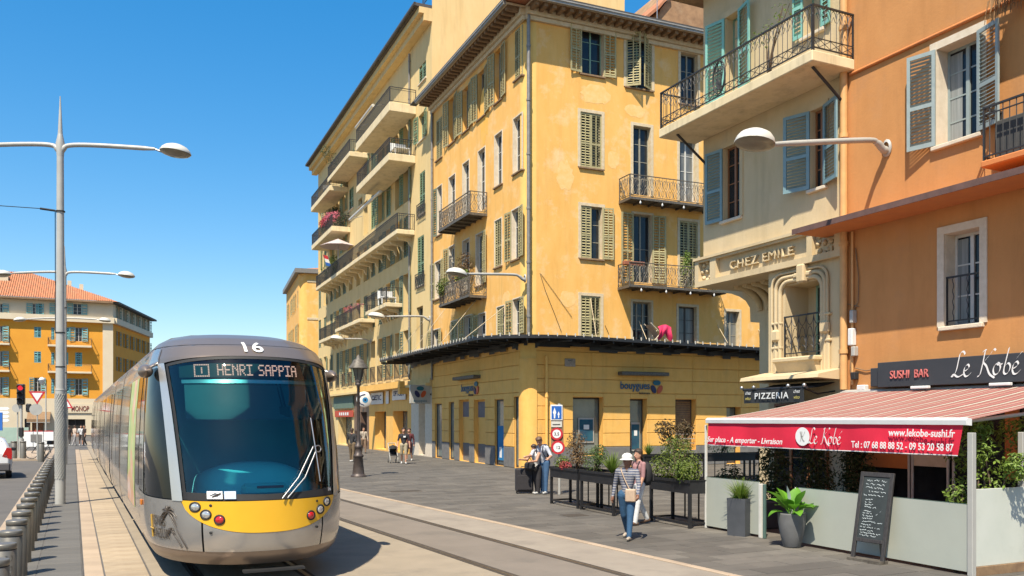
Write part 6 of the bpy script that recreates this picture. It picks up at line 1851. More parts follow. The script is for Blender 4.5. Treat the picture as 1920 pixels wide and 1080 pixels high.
# black mask round the glass edge
def band_(name, m, t0, t1, z0, z1, off, nt=4, nz=14): return patch(name, m, t0, t1, z0, z1, nt, nz, off)
band_('glass_border', m_rubber, lambda z: wl(z)-0.004, lambda z: wl(z)+0.022, c_(ZB), c_(ZT-0.1), -0.006)
band_('glass_border', m_rubber, lambda z: wr(z)-0.022, lambda z: wr(z)+0.004, c_(ZB), c_(ZT-0.1), -0.006)
band_('glass_border', m_rubber, wl, wr, c_(ZB-0.005), lambda u: ZB+0.07+0.03*abs(2*u-1), -0.008, 28, 2)
band_('glass_border', m_rubber, wl, wr, lambda u: topz(u)-0.035, lambda u: topz(u)+0.005, -0.006, 28, 2)
# pillars
patch('pillar', m_chrome, pl_o, lambda z: wl(z)-0.003, c_(ZB-0.02), c_(ZT-0.08), 5, 16, 0.012)
patch('pillar', m_chrome, lambda z: wr(z)+0.003, pr_o, c_(ZB-0.02), c_(ZT-0.08), 5, 16, 0.012)
# cab side glass, each side two panes with a bright mullion
for sg in (-1, 1):
    e0 = (lambda z, sg=sg: sg*(abs(pl_o(z))+0.004))
    e1 = (lambda z: -(1.0 + 0.00)) if sg < 0 else (lambda z: 1.0)
    e2 = (lambda z, sg=sg: sg*(1.0 + 0.9))
    zt = c_(2.98)
    fl = (lambda a, b_: (a, b_)) if sg > 0 else (lambda a, b_: (b_, a))
    a, c = fl(e0, lambda z, sg=sg: sg*0.99); patch('side_window', m_sglass, a, c, c_(ZB), zt, 8, 10, 0.0)
    a, c = fl(lambda z, sg=sg: sg*(0.995), lambda z, sg=sg: sg*(1.03 - 0.0)); patch('mullion', m_chrome, a, c, c_(ZB), zt, 3, 10, 0.012)
    a, c = fl(lambda z, sg=sg: sg*1.035, lambda z, sg=sg: sg*1.95); patch('side_window', m_sglass, a, c, c_(ZB), zt, 6, 8, 0.0)
    # shell above and below
    a, c = fl(lambda z, sg=sg: sg*abs(pl_o(min(z, ZT-0.1))), lambda z, sg=sg: sg*2.0); patch('cove_panel', m_silver, a, c, c_(2.98), c_(3.3), 12, 5, 0.0)
    a, c = fl(lambda z, sg=sg: sg*1.951, lambda z, sg=sg: sg*2.0); patch('door_post', m_silver, a, c, c_(ZB), c_(2.98), 2, 8, 0.0)
patch('roof_brow', m_brons, lambda z: -1.0 if z > 3.3 else wl(min(z, ZT)) - 0.09, lambda z: 1.0 if z > 3.3 else wr(min(z, ZT)) + 0.09, lambda u: topz(u)+0.006, c_(3.60), 56, 30, 0.0)
patch('panel_seam', m_rubber, c_(-2.0), c_(2.0), c_(3.298), c_(3.306), 60, 1, 0.004)
for sg in (-1, 1): patch('panel_seam', m_rubber, (lambda z: sg*abs(pl_o(min(z, ZT-0.1)))-0.004), (lambda z: sg*abs(pl_o(min(z, ZT-0.1)))+0.004), c_(2.98), c_(3.3), 1, 5, 0.006)
# lower nose: yellow panel with a curved lower edge and the silver skirt in three pieces
ya = 1.02
ell = lambda q: 1 - max(0.0, 1-min(1, q)**2.2)**0.62
zy = lambda u: 0.75 + (ZB-0.012-0.75)*ell(abs(2*u-1))
ty0 = lambda z: t_of(-ya, 0.95); ty1 = lambda z: t_of(ya, 0.95)
patch('nose_panel', m_tyel, ty0, ty1, zy, c_(ZB-0.012), 32, 6, 0.006)
def zlow(u): return 0.36
tl = ty0(0); tr_ = ty1(0)
sl0 = t_of(-0.78, 0.6)
def skirt(name, t0, t1, n):
    def ztop(t):
        if tl < t < tr_: return 0.745 + (ZB-0.017-0.745)*ell(abs(t/tr_))
        return ZB-0.017
    P = []
    zz = [0, 0.08, 0.2, 0.45, 0.7, 0.9, 1.0]
    for q in zz:
        row = []
        for i in range(n+1):
            t = t0 + (t1-t0)*i/n; zt = ztop(t); row.append(S(t, 0.50 + (zt-0.50)*q))
        P.append(row)
    b = MB(); b.grid(P)
    return b.build(name, m_silver, tram)
skirt('skirt_panel', sl0+0.006, -sl0-0.006, 30); skirt('skirt_panel', -2.0, sl0-0.006, 34); skirt('skirt_panel', -sl0+0.006, 2.0, 34)
patch('lower_valance', m_brons, c_(-2.0), c_(2.0), c_(0.31), c_(0.497), 70, 4, -0.006)
patch('panel_gap', m_rubber, c_(-2.0), c_(2.0), c_(0.40), c_(ZB-0.02), 70, 3, -0.03)
patch('panel_gap', m_rubber, c_(-2.0), c_(2.0), c_(ZB-0.022), c_(ZB+0.006), 70, 1, -0.015)
b = MB()   # floor plate and dark gap to the ground
N_ = 40
ring = [S(-2.0+4.0*i/N_, 0.33) for i in range(N_+1)]
b.add([(x*0.98, y+0.03, 0.33) for x, y, _ in ring], [tuple(range(N_+1))[::-1]])
b.build('underbody', m_rubber, tram)
# cab: floor, dash mound, blind, display, rear wall
b = MB(); b.box(-1.2, 1.2, 1.2, 3.6, 0.9, 0.95); b.box(-1.25, 1.25, 2.6, 2.66, 0.95, 3.1); b.box(-1.0, 1.0, 1.35, 2.6, 3.02, 3.05)
b.build('cab_lining', m_cabin, tram)
b = MB()
P = []
for i in range(19):
    v = i/18; row = []
    for k in range(25):
        u = -1 + 2*k/24; xx = u*1.06
        yy = 0.55 + 1.1*v + 0.25*u*u
        zz = 1.02 + 0.62*math.sin(PI*min(1, v*0.85+0.05))**0.8*(1-0.75*abs(u)**2.6)
        row.append((xx, max(yy, fy(xx*0.98, 1.2)+0.06), zz))
    P.append(row)
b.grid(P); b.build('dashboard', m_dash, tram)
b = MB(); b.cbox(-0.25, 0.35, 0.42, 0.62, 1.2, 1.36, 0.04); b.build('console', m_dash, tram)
MB().cbox(-0.07, 0.29, 0.405, 0.419, 1.30, 1.335, 0.006).build('red_strip', m_red, tram)
b = MB(); b.grid([[(x, fy(x, z)+0.10, z) for x in np.linspace(-0.93, 0.93, 13)] for z in (2.24, 2.72)]); b.build('sun_blind', m_blind, tram)
b = MB(); b.grid([[(x, fy(x, z)+0.08, z) for x in np.linspace(-0.96, 0.96, 13)] for z in (2.74, 2.79)]); b.build('blind_rail', m_steel, tram)
b = MB(); b.tube([(0.28, fy(0.28, 2.95)+0.09, 2.9), (0.34, fy(0.34, 2.4)+0.08, 2.4)], 0.012, 5); b.tube([(0.22, fy(0.28, 2.95)+0.09, 2.9), (0.30, fy(0.34, 2.4)+0.08, 2.4)], 0.010, 5); b.box(0.26, 0.40, fy(0.34, 2.4)+0.06, fy(0.34, 2.4)+0.1, 2.27, 2.42); b.build('blind_cord', m_rubber, tram)
# destination display in dots
F57 = {'H': '10001 10001 10001 11111 10001 10001 10001', 'E': '11111 10000 10000 11110 10000 10000 11111', 'N': '10001 11001 10101 10011 10001 10001 10001', 'R': '11110 10001 10001 11110 10100 10010 10001',
       'I': '11111 00100 00100 00100 00100 00100 11111', 'S': '01111 10000 10000 01110 00001 00001 11110', 'A': '01110 10001 10001 11111 10001 10001 10001', 'P': '11110 10001 10001 11110 10000 10000 10000', ' ': '000 000 000 000 000 000 000'}
m_led = bpy.data.materials.new('display_dots'); m_led.use_nodes = True
_b = m_led.node_tree.nodes['Principled BSDF']; _b.inputs['Base Color'].default_value = (0.3, 0.12, 0.1, 1); _b.inputs['Emission Color'].default_value = (1.0, 0.26, 0.20, 1); _b.inputs['Emission Strength'].default_value = 1.1
b = MB(); b.grid([[(x, fy(x, z)+0.075, z) for x in np.linspace(-0.98, 0.98, 21)] for z in (2.82, 3.02)]); b.build('display_board', m_blackm, tram)
b = MB(); px_ = 0.0190; x = -0.52
def dot(b, x, z, s=0.0085):
    y = fy(x, z)+0.068
    b.quad((x-s, y, z-s), (x+s, y, z-s), (x+s, y, z+s), (x-s, y, z+s))
for chh in 'HENRI SAPPIA':
    rows = F57[chh].split()
    for r_, line in enumerate(rows):
        for c2, bit in enumerate(line):
            if bit == '1': dot(b, x + c2*px_*0.83, 2.995 - r_*0.023)
    x += (len(rows[0])+1)*px_*0.83
for i in range(9):
    for j in range(8):
        if i in (0, 8) or j in (0, 7) or (i == 4 and 1 < j < 6): dot(b, -0.80 + i*0.021, 2.998 - j*0.023)
tag(b.build('display_dots', m_led, tram), kind='stuff')
# lamps on the yellow panel
def front_disc(name, x, z, r, m, bulge=0.03, rim=True):
    b = MB(); n = 18
    ctr = (x, fy(x, z)-0.012, z)
    nx = (fy(x+0.02, z)-fy(x-0.02, z))/0.04
    nz = (fy(x, z+0.02)-fy(x, z-0.02))/0.04
    prof = [(1.0, 0.0), (0.9, 0.5), (0.6, 0.85), (0.0, 1.0)]
    rows = []
    for q, hgt in prof:
        rows.append([(x+q*r*math.cos(a), ctr[1]-hgt*bulge+nx*q*r*math.cos(a)+nz*q*r*math.sin(a), z+q*r*math.sin(a)) for a in np.linspace(0, 2*PI, n+1)])
    b.grid(rows)
    o = b.build(name, m, tram)
    if rim:
        b = MB(); b.tube([(x+r*1.08*math.cos(a), ctr[1]+nx*r*math.cos(a)+nz*r*math.sin(a), z+r*1.08*math.sin(a)) for a in np.linspace(0, 2*PI, n+1)], 0.014, 6); b.build('lamp_rim', m_rubber, o)
    return o
for sg in (-1, 1):
    front_disc('headlight', sg*0.875, 1.09, 0.052, m_lamp_c); front_disc('headlight', sg*0.755, 0.995, 0.052, m_lamp_c); front_disc('tail_light', sg*0.60, 0.93, 0.052, m_lamp_r)
    front_disc('bolt_cap', sg*0.70, 1.115, 0.018, m_rubber, 0.004, False); front_disc('bolt_cap', sg*0.70, 0.76, 0.018, m_rubber, 0.004, False)
MB().box(-0.3, 0.5, 0.05, 0.2, 0.22, 0.25).build('coupler_plate', m_rubber, tram)
# wiper: two arms, a looped joint and a tall blade
b = MB()
F_ = lambda x, z, o=0.045: (x, fy(x, z)-o, z)
b.tube([F_(0.18, 1.19), F_(0.42, 1.45), F_(0.68, 1.86)], 0.010, 6); b.tube([F_(0.25, 1.19), F_(0.52, 1.45), F_(0.72, 1.80)], 0.010, 6); b.build('wiper_arm', m_steel, tram)
b = MB(); b.tube([F_(0.76+0.05*math.cos(a), 1.83+0.045*math.sin(a), 0.05) for a in np.linspace(0, 2*PI, 14)], 0.008, 5)
b.tube([F_(0.68, 2.26, 0.05), F_(0.71, 1.85, 0.06), F_(0.76, 1.38, 0.05)], 0.009, 6); b.build('wiper_blade', m_steel, tram)
# stickers and numbers, bent onto the surface
def wrap_front(name, me, parent, off=0.012):
    bm = bmesh.new(); bm.from_mesh(me); bmesh.ops.triangulate(bm, faces=bm.faces[:]); bmesh.ops.subdivide_edges(bm, edges=bm.edges[:], cuts=5, use_grid_fill=True); bm.to_mesh(me); bm.free()
    for v in me.vertices:
        x, y, z = v.co; v.co = (x, fy(x, z) - off + y*0.3, z)
    me.update(); return link(name, me, parent)
def offset_mesh(me, dx, dz):
    for v in me.vertices: v.co.x += dx; v.co.z += dz
    return me
wrap_front('fleet_number', offset_mesh(text_mesh('16', 0.22, m_white_e, 0.002, offset=0.012, fit=0.27), -0.02, 3.195), tram, 0.03)
wrap_front('fleet_number', offset_mesh(text_mesh('16', 0.07, m_white_e, 0.001, offset=0.004), 0.93, 1.235), tram, 0.016)
for x0, x1, m in ((-0.74, -0.56, m_white_e), (-0.54, -0.40, mat('pale_blue_sticker', (0.45, 0.55, 0.75), (0.6, 0.65, 0.75), sc=8))):
    b = MB(); b.grid([[(x, fy(x, z)-0.012, z) for x in np.linspace(x0, x1, 4)] for z in (1.2, 1.30)]); st = b.build('sticker', m, tram)
b = MB(); rr = random.Random(2)
for k in range(7):
    x0 = -0.71+rr.random()*0.06; z0 = 1.215+rr.random()*0.03
    b.tube([(x0, fy(x0, z0)-0.015, z0), (x0+0.07, fy(x0+0.07, z0)-0.015, z0+0.03*rr.random()+0.02)], 0.005, 4)
b.build('sticker_print', m_tdec, tram)
# line logo with two palms on the left flank of the nose
tt = np.linspace(-2.0, 0.0, 400); pts = np.array([S(t, 0.85)[:2] for t in tt]); arc = np.concatenate([[0], np.cumsum(np.linalg.norm(np.diff(pts, axis=0), axis=1))])
A0 = float(np.interp(t_of(-1.30, 0.85), tt, arc))
def wrap_side(me_or_pts, off=0.012):
    out = []
    for u, z in me_or_pts: out.append(S(float(np.interp(A0+u, arc, tt)), z, off))
    return out
def wrap_side_mesh(name, me, dx, dz, m=None):
    q = wrap_side([(v.co.x+dx, v.co.z+dz) for v in me.vertices], 0.012)
    for v, p in zip(me.vertices, q): v.co = p
    me.update(); return link(name, me, tram)
wrap_side_mesh('line_logo', text_mesh('IGNES', 0.19, m_tdec, 0.0, offset=0.004, align='LEFT', fit=0.40), -0.05, 0.80)
wrap_side_mesh('line_logo', text_mesh("D'AZUR", 0.19, m_tdec, 0.0, offset=0.004, align='LEFT', fit=0.56), -0.10, 0.63)
b = MB(); P = wrap_side([(-0.085, 0.93), (-0.08, 0.62)], 0.014); b.tube(P, 0.014, 4); P = wrap_side([(-0.12, 0.75), (0.0, 0.74)], 0.014); b.tube(P, 0.010, 4); b.build('logo_stroke', m_gold, tram)
def palm(cx, cz, sc, base, nm):
    b = MB()
    for a in (-0.3, 0.25, 0.8, 1.3, 1.85, 2.4, 2.95, 3.5):
        Q = [(cx + sc*0.16*k/4*math.cos(a), cz + sc*(0.16*k/4*math.sin(a) - 0.10*(k/4)**2)) for k in range(5)]
        b.tube(wrap_side(Q, 0.010), [0.008*sc, 0.013*sc, 0.013*sc, 0.009*sc, 0.002*sc], 4)
    Q = [(cx + (base[0]-cx)*k/5 + 0.02*math.sin(PI*k/5), cz + (base[1]-cz)*k/5) for k in range(6)]
    b.tube(wrap_side(Q, 0.010), [0.005, 0.006, 0.006, 0.007, 0.008, 0.009], 4)
    b.build('palm_emblem', m_tdec, tram)
palm(0.44, 1.0, 1.25, (0.80, 0.52), 'a'); palm(0.50, 0.76, 0.6, (0.70, 0.53), 'b')
# mirrors and orange side marker
for sg in (-1, 1):
    b = MB(); b.lathe([(0.001, -0.20), (0.07, -0.15), (0.115, 0.0), (0.11, 0.15), (0.075, 0.24), (0.001, 0.26)], 14)
    for i in range(len(b.v)): x, y, z = b.v[i]; b.v[i] = (x*0.9, z, y*0.85)
    o = b.build('mirror', m_brons, tram, (sg*(tw(2.92)+0.07), 1.75 if sg < 0 else 2.0, 2.93))
    MB().tube([(-sg*0.05, 0.0, 0.06), (-sg*0.16, 0.1, 0.12)], 0.03, 6).build('mirror_arm', m_silver, o)
P = S(-1.25, 1.02, 0.01); MB().cbox(P[0]-0.02, P[0]+0.01, P[1]-0.09, P[1]+0.09, 0.98, 1.06, 0.008).build('side_marker', m_amber, tram)
# ---------------------------------------------------------------- body modules behind the cab
YC = tyn(1.2)+tR(1.2)+1.0                # where the constant section starts
prof = [(tw(z), z) for z in (0.33, 0.45, 0.75, 1.15, 1.8, 2.4, 2.98, 3.12, 3.28, 3.42, 3.52, 3.58, 3.60)]
def section(y0, y1, name='car_body', inset=0.0, m=m_silver, m2=m_brons):
    b = MB()
    pr_ = [(-w+inset, z) for w, z in prof[::1]] + [(w-inset, z) for w, z in prof[::-1]]
    A = [(x, y0, z-inset*0.5) for x, z in pr_]; C = [(x, y1, z-inset*0.5) for x, z in pr_]
    n = len(pr_)
    for i in range(n-1):
        zmid = (A[i][2]+A[i+1][2])/2
        b.add([A[i], A[i+1], C[i+1], C[i]], [(0, 1, 2, 3)], 1 if zmid > 3.2 else 0, zmid > 2.9)
    b.add(A, [tuple(range(n))[::-1]], 1); b.add(C, [tuple(range(n))], 1)
    return b.build(name, [m, m2], tram)
def side_piece(name, m, sg, y0, y1, z0, z1, off, parent):
    b = MB(); zs = [z0] + [z for z in (0.75, 1.15, 1.8, 2.4) if z0+0.02 < z < z1-0.02] + [z1]
    P = [[(sg*(tw(z)+off), y, z) for y in (y0, y1)] for z in zs]
    b.grid(P, smooth=False, flip=(sg < 0))
    P = [[(sg*(tw(z)+off-0.02), y, z) for y in (y0, y1)] for z in zs]
    b.grid(P, smooth=False, flip=(sg > 0))
    return b.build(name, m, parent)
ys = [YC, 9.2, 13.4, 20.2, 24.4, 31.2, 35.4, 43.0]
for k in range(len(ys)-1):
    y0, y1 = ys[k]+0.14, ys[k+1]-0.14
    if k == 0: y0 = YC-0.05
    body = section(y0, y1)
    if k < len(ys)-2: section(ys[k+1]-0.16, ys[k+1]+0.16, 'bellows', 0.09, m_rubber, m_rubber)
    L = y1-y0
    for sg in (-1, 1):
        if k == 0:
            side_piece('printed_panel', m_ad, sg, y0+1.0, y0+3.0, 0.78, 2.92, 0.006, body)
            side_piece('side_pane', m_sglass, sg, y0+0.12, y0+0.9, 1.2, 2.92, 0.006, body)
            side_piece('side_pane', m_sglass2, sg, y0+3.12, y1-0.15, 1.2, 2.92, 0.006, body)
        else:
            n = 4 if L > 5 else 2
            for q in range(n):
                a, c = y0+0.12+(L-0.24)*q/n, y0+0.12+(L-0.24)*(q+1)/n-0.1
                if n == 4 and q in (1, 2):
                    d = side_piece('door_leaf', m_sglass, sg, a, c, 0.45, 2.95, 0.012, body)
                    side_piece('door_edge', m_chrome, sg, a-0.06, a-0.005, 0.42, 2.98, 0.016, d)
                else: side_piece('side_pane', m_sglass2 if q % 2 else m_sglass, sg, a, c, 1.15, 2.92, 0.006, body)
    b = MB(); b.box(-1.0, 1.0, y0+0.5, y1-0.5, 0.12, 0.33); b.build('bogie_cover', m_rubber, body)
    for sg in (-1, 1):
        for yy in (y0+1.0, y1-1.0):
            b = MB(); b.lathe([(0.001, -0.06), (0.28, -0.06), (0.29, 0), (0.28, 0.06), (0.001, 0.06)], 16)
            for i in range(len(b.v)): x, y, z = b.v[i]; b.v[i] = (z, x, y)
            b.build('wheel', m_rail, body, (sg*0.72, yy, 0.295))
    b = MB(); b.cbox(-0.8, 0.8, y0+0.8, y1-0.8, 3.56, 3.72, 0.06); 
    if k: b.build('roof_equipment', m_brons, body)
# ------------------------------------------------------------------ tall lamp posts on the left
def tall_lamp():
    t = thing('lamp_post', 'nearest tall grey lamp post with a lattice sleeve, spike and two arms', 'street lamp', (0, 0, 0), 0, 'tall lamp posts along the bollards')
    b = MB(); b.tube([(0, 0, 0), (0, 0, 0.62)], 0.128, 20, cap=False); b.tube([(0, 0, 0.62), (0, 0, 3.0)], 0.122, 20, cap=False)
    b.tube([(0, 0, 3.0), (0, 0, 3.03)], [0.13, 0.125], 20); b.tube([(0, 0, 3.0), (0, 0, 9.15)], [0.112, 0.085], 18)
    b.tube([(0, 0, 9.15), (0, 0, 9.5), (0, 0, 9.75)], [0.085, 0.11, 0.06], 16); b.tube([(0, 0, 9.7), (0, 0, 10.75)], [0.062, 0.012], 12)
    b.build('pole', m_grey, t)
    b = MB(); n = 14
    for k in range(n):
        for d in (-1, 1):
            b.tube([(0.127*math.cos(2*PI*k/n + d*q*0.42), 0.127*math.sin(2*PI*k/n + d*q*0.42), 0.66+q*0.107) for q in range(22)], 0.011, 3, cap=False)
    b.build('lattice_sleeve', mat('sleeve_metal', (0.46, 0.45, 0.41), (0.40, 0.39, 0.36), sc=4, rough=0.5, metal=0.2), t)
    for sg in (1, -1):
        b = MB(); b.tube(catmull([(0, 0, 9.2), (sg*0.06, 0, 9.34), (sg*0.25, 0, 9.46), (sg*1.0, 0, 9.47), (sg*2.45, 0, 9.40)], 5), [0.07]*4 + [0.075]*4 + [0.062]*12 + [0.04], 8); b.build('arm', m_grey, t)
        h = MB(); h.lathe([(0.40, 0), (0.40, 0.025), (0.36, 0.09), (0.28, 0.16), (0.16, 0.21), (0.001, 0.23)], 18); hd = h.build('lamp_head', m_lampw, t, (sg*2.98, 0, 9.31)); hd.rotation_euler = (0, R(6)*sg, 0)
        h = MB(); h.lathe([(0.398, -0.002), (0.34, -0.05), (0.2, -0.09), (0.001, -0.1)], 18); h.build('lamp_lens', m_lens, hd)
        MB().tube([(sg*2.44, 0, 9.40), (sg*2.62, 0, 9.33)], 0.028, 6).build('swivel', m_steel, t)
    b = MB()
    for z in (3.6, 4.5, 7.7): b.tube([(0, 0, z), (0, 0, z+0.03)], 0.118, 16)
    b.tube([(-0.125, 0, 4.5), (-0.13, 0, 7.7)], 0.012, 4); b.build('strap', m_rubber, t)
    return t
p0 = gnd(113, 945)
lp0 = tall_lamp(); lp0.location = (p0[0], p0[1], 0); lp0.rotation_euler = (0, 0, R(-24))
x, y = at(121, 42.5); l1 = dup(lp0, (x, y, 0), R(-24), 'second tall grey lamp post, half hidden by the nearest one')
x, y = at(117, 62); l2 = dup(lp0, (x, y, 0), R(-24), 'farthest tall grey lamp post with small arms in front of the orange house')
b = MB(); P0 = np.array([p0[0]-0.12, p0[1], 7.72])
b.tube([tuple(P0), (P0[0]-0.35, P0[1], 7.74)], 0.03, 6); b.tube([(P0[0]-0.35+(-14)*q, P0[1]-1.5*q, 7.74-0.5*math.sin(PI*q)*0.5) for q in np.linspace(0, 1, 9)], 0.010, 4)
tag(b.build('overhead_cable', m_rubber), 'thin black cable with an insulator running left from the nearest lamp post', 'cable')

# bollards
m_boll = mat('bollard_grey_paint', (0.20, 0.185, 0.155), (0.165, 0.152, 0.13), sc=4, rough=0.42, metal=0.35, wear=(0.2, 0.185, 0.16), wsc=3, wamt=0.4)
BX = -0.72; bh = 0.80
b = MB(); b.lathe([(0.135, 0), (0.135, 0.715), (0.130, 0.72), (0.130, 0.732), (0.137, 0.737), (0.138, 0.785), (0.132, 0.797), (0.118, 0.80), (0.001, 0.803)], 24)
me_b = b.mesh('post', m_boll)
b = MB(); b.lathe([(0.131, 0.722), (0.134, 0.725), (0.134, 0.731), (0.131, 0.734)], 24); me_r = b.mesh('ring', m_rubber)
BG = 'grey bollards between road and sidewalk'
ordn = ['nearest', 'second', 'third', 'fourth', 'fifth', 'sixth', 'seventh', 'eighth', 'ninth', 'tenth', 'eleventh', 'twelfth', 'thirteenth', 'fourteenth', 'fifteenth', 'sixteenth', 'seventeenth', 'eighteenth', 'nineteenth', 'twentieth']
y = 10.35; k = 0
while k < 20:
    t = thing('bollard', f'{ordn[k]} grey metal bollard of the row along the road' + (' with raised letters' if k == 1 else ''), 'bollard', (BX, y, 0), 0, BG)
    link('post', me_b, t); link('cap_ring', me_r, t)
    if k == 1:
        me = text_mesh('NARGAS C', 0.12, m_boll, 0.004, offset=0.004, fit=0.60, align='LEFT')
        for v in me.vertices:
            u, d, z = v.co; a = -0.62 + z*0.0
            aa = -PI/2 + 0.45 - (z-0.04)/0.135
            v.co = ((0.137-d*0.4)*math.cos(aa), (0.137-d*0.4)*math.sin(aa), 0.06+u)
        me.update(); link('raised_lettering', me, t)
    y += 1.30; k += 1
for px, py, lab in ((26, 863, 'grey bollard at the crossing left of the traffic light'), (77, 866, 'grey bollard in front of the parked bicycle'), (43, 863, 'thick grey bollard at the foot of the traffic light')):
    x, y = gnd(px, py, -0.1)
    t = thing('bollard', lab, 'bollard', (x, y, -0.1), 0, 'bollards at the crossing'); link('post', me_b, t).scale = (1.2, 1.2, 1.35)
# crossing island
x0, y0 = gnd(-60, 866, -0.1); x1, y1 = gnd(92, 866, -0.1)
tag(MB().box(x0-12, -1.5, y0-0.2, y0+14, -0.3, 0.0).build('traffic_island', m_pale), kind='structure')
# traffic light
x, y = gnd(40, 858)
t = thing('traffic_light', 'traffic light showing red at the crossing in front of the orange house', 'traffic light', (x, y, 0), R(-12))
b = MB(); b.tube([(0, 0, 0), (0, 0, 4.2)], 0.07, 10); b.tube([(0, 0, 0), (0, 0, 1.1)], 0.14, 12); b.tube([(-0.22, 0.1, 0), (-0.22, 0.1, 3.0)], 0.04, 8); b.build('pole', m_grey, t)
b = MB(); b.cbox(-0.20, 0.20, -0.2, 0.1, 3.05, 4.25, 0.05); b.build('lamp_box', m_black, t)
m_redlit = bpy.data.materials.new('lit_red_lens'); m_redlit.use_nodes = True
_b = m_redlit.node_tree.nodes['Principled BSDF']; _b.inputs['Base Color'].default_value = (0.5, 0.01, 0.02, 1); _b.inputs['Emission Color'].default_value = (1, 0.03, 0.05, 1); _b.inputs['Emission Strength'].default_value = 0.5
for z, m in ((4.02, m_redlit), (3.65, m_blackm), (3.28, m_blackm)):
    b = MB(); b.disc((0, -0.205, z), 0.14, 16); b.build('lens', m, t)
    b = MB(); b.grid([[(0.155*math.cos(a), yy, z+0.155*math.sin(a)) for a in np.linspace(0.2, PI-0.2, 9)] for yy in (-0.2, -0.42)]); b.build('visor', m_black, t)
MB().cbox(0.24, 0.52, -0.1, 0.12, 2.62, 3.12, 0.06).build('side_signal', m_black, t)
b = MB(); b.tube([(-0.25, 0, 2.85), (-0.25, 0.02, 2.85)], 0.24, 18); b.build('sign_back', m_grey, t)
MB().cbox(-0.12, 0.12, -0.12, 0.1, 1.2, 1.75, 0.04).build('control_box', m_black, t)
def disc_sign(t, x, z, r, m, y=-0.05): 
    b = MB(); b.tube([(x, y, z), (x, y+0.02, z)], r, 20, smooth=False); return b.build('sign_disc', m, t)
# yield sign with a round sign back under it
x, y = gnd(70, 862)
t = thing('yield_sign', 'red and white yield triangle over a grey round sign back', 'road sign', (x, y, 0), R(-8))
MB().tube([(0, 0, 0), (0, 0, 3.6)], 0.035, 8).build('pole', m_grey, t)
b = MB(); b.prism([(-0.42, 3.75), (0.42, 3.75), (0, 3.02)], -0.06, -0.04); b.build('sign_plate', m_red, t)
b = MB(); b.prism([(-0.27, 3.66), (0.27, 3.66), (0, 3.2)], -0.068, -0.061); b.build('sign_field', m_white_e, t)
disc_sign(t, -0.06, 2.75, 0.32, m_grey)
x, y = at(127, 70)
t = thing('warning_sign', 'small red bordered warning triangle behind the lamp posts', 'road sign', (x, y, 0), R(-20))
MB().tube([(0, 0, 0), (0, 0, 3.4)], 0.035, 8).build('pole', m_grey, t)
b = MB(); b.prism([(-0.42, 3.1), (0.42, 3.1), (0, 3.85)], -0.06, -0.04); b.build('sign_plate', m_red, t)
b = MB(); b.prism([(-0.25, 3.2), (0.25, 3.2), (0, 3.64)], -0.068, -0.061); b.build('sign_field', m_white_e, t)
# direction boards
x, y = at(-2, 75)
t = thing('direction_sign', 'stack of four white arrow shaped direction boards at the left edge', 'road sign', (x, y, 0), R(-26))
MB().tube([(-0.6, 0.05, 0), (-0.6, 0.05, 4.0)], 0.06, 8).build('pole', m_grey, t)
for k in range(4):
    z = 3.0 - k*0.34
    b = MB(); b.prism([(-1.6, z), (0.75, z), (0.93, z+0.13), (0.75, z+0.26), (-1.6, z+0.26)], -0.03, 0.0); b.build('arrow_board', m_white, t)
x, y = at(1, 62)
t = thing('blue_panel', 'blue rectangular panel sign at the left edge above the white car', 'sign', (x, y, 0), R(-26))
MB().box(-0.9, 0.14, -0.03, 0.03, 1.4, 2.7).build('panel', m_blue, t); MB().tube([(-0.4, 0.05, 0), (-0.4, 0.05, 1.4)], 0.05, 8).build('pole', m_grey, t)
# old lantern far left
x, y = at(86, 88)
t = thing('old_lantern', 'small pale street lantern on a dark post in front of the orange house', 'street lamp', (x, y, 0), 0)
MB().tube([(0, 0, 0), (0, 0, 5.8)], [0.09, 0.05], 8).build('pole', m_grey, t)
b = MB(); b.lathe([(0.001, 5.7), (0.18, 5.75), (0.3, 6.15), (0.34, 6.2), (0.2, 6.4), (0.001, 6.5)], 10, (-0.35, 0, 0)); b.build('lamp_head', m_white, t); MB().tube([(0, 0, 5.6), (-0.35, 0, 6.5)], 0.03, 6).build('bracket', m_black, t)
# works barrier
x0, y0 = at(44, 66); x1, y1 = at(101, 66)
t = thing('works_barrier', 'white works barrier panels with a red striped top behind the bicycle', 'barrier', ((x0+x1)/2, (y0+y1)/2, 0), -TH+R(2))
W_ = math.hypot(x1-x0, y1-y0)
for k in range(3):
    a = -W_/2 + W_*k/3
    MB().cbox(a+0.02, a+W_/3-0.02, -0.05, 0.05, 0.08, 1.25, 0.02).build('panel', m_white, t)
    MB().box(a+0.05, a+W_/3-0.05, -0.058, -0.051, 1.27, 1.33).build('red_tape', m_red, t)
b = MB(); b.box(-W_/2+0.6, W_/2-0.9, -0.09, -0.06, 0.5, 1.05); b.build('grey_poster', m_plinth, t)
x0, y0 = at(-2, 74); x1, y1 = at(44, 74)
t = thing('glass_barrier', 'pale green see-through screen behind the traffic light', 'barrier', ((x0+x1)/2, (y0+y1)/2, 0), -TH)
MB().cbox(-1.5, 1.5, -0.02, 0.02, 0.15, 1.5, 0.01).build('panel', mat('greenish_glass', (0.34, 0.45, 0.38), (0.3, 0.4, 0.34), sc=2, rough=0.15), t)
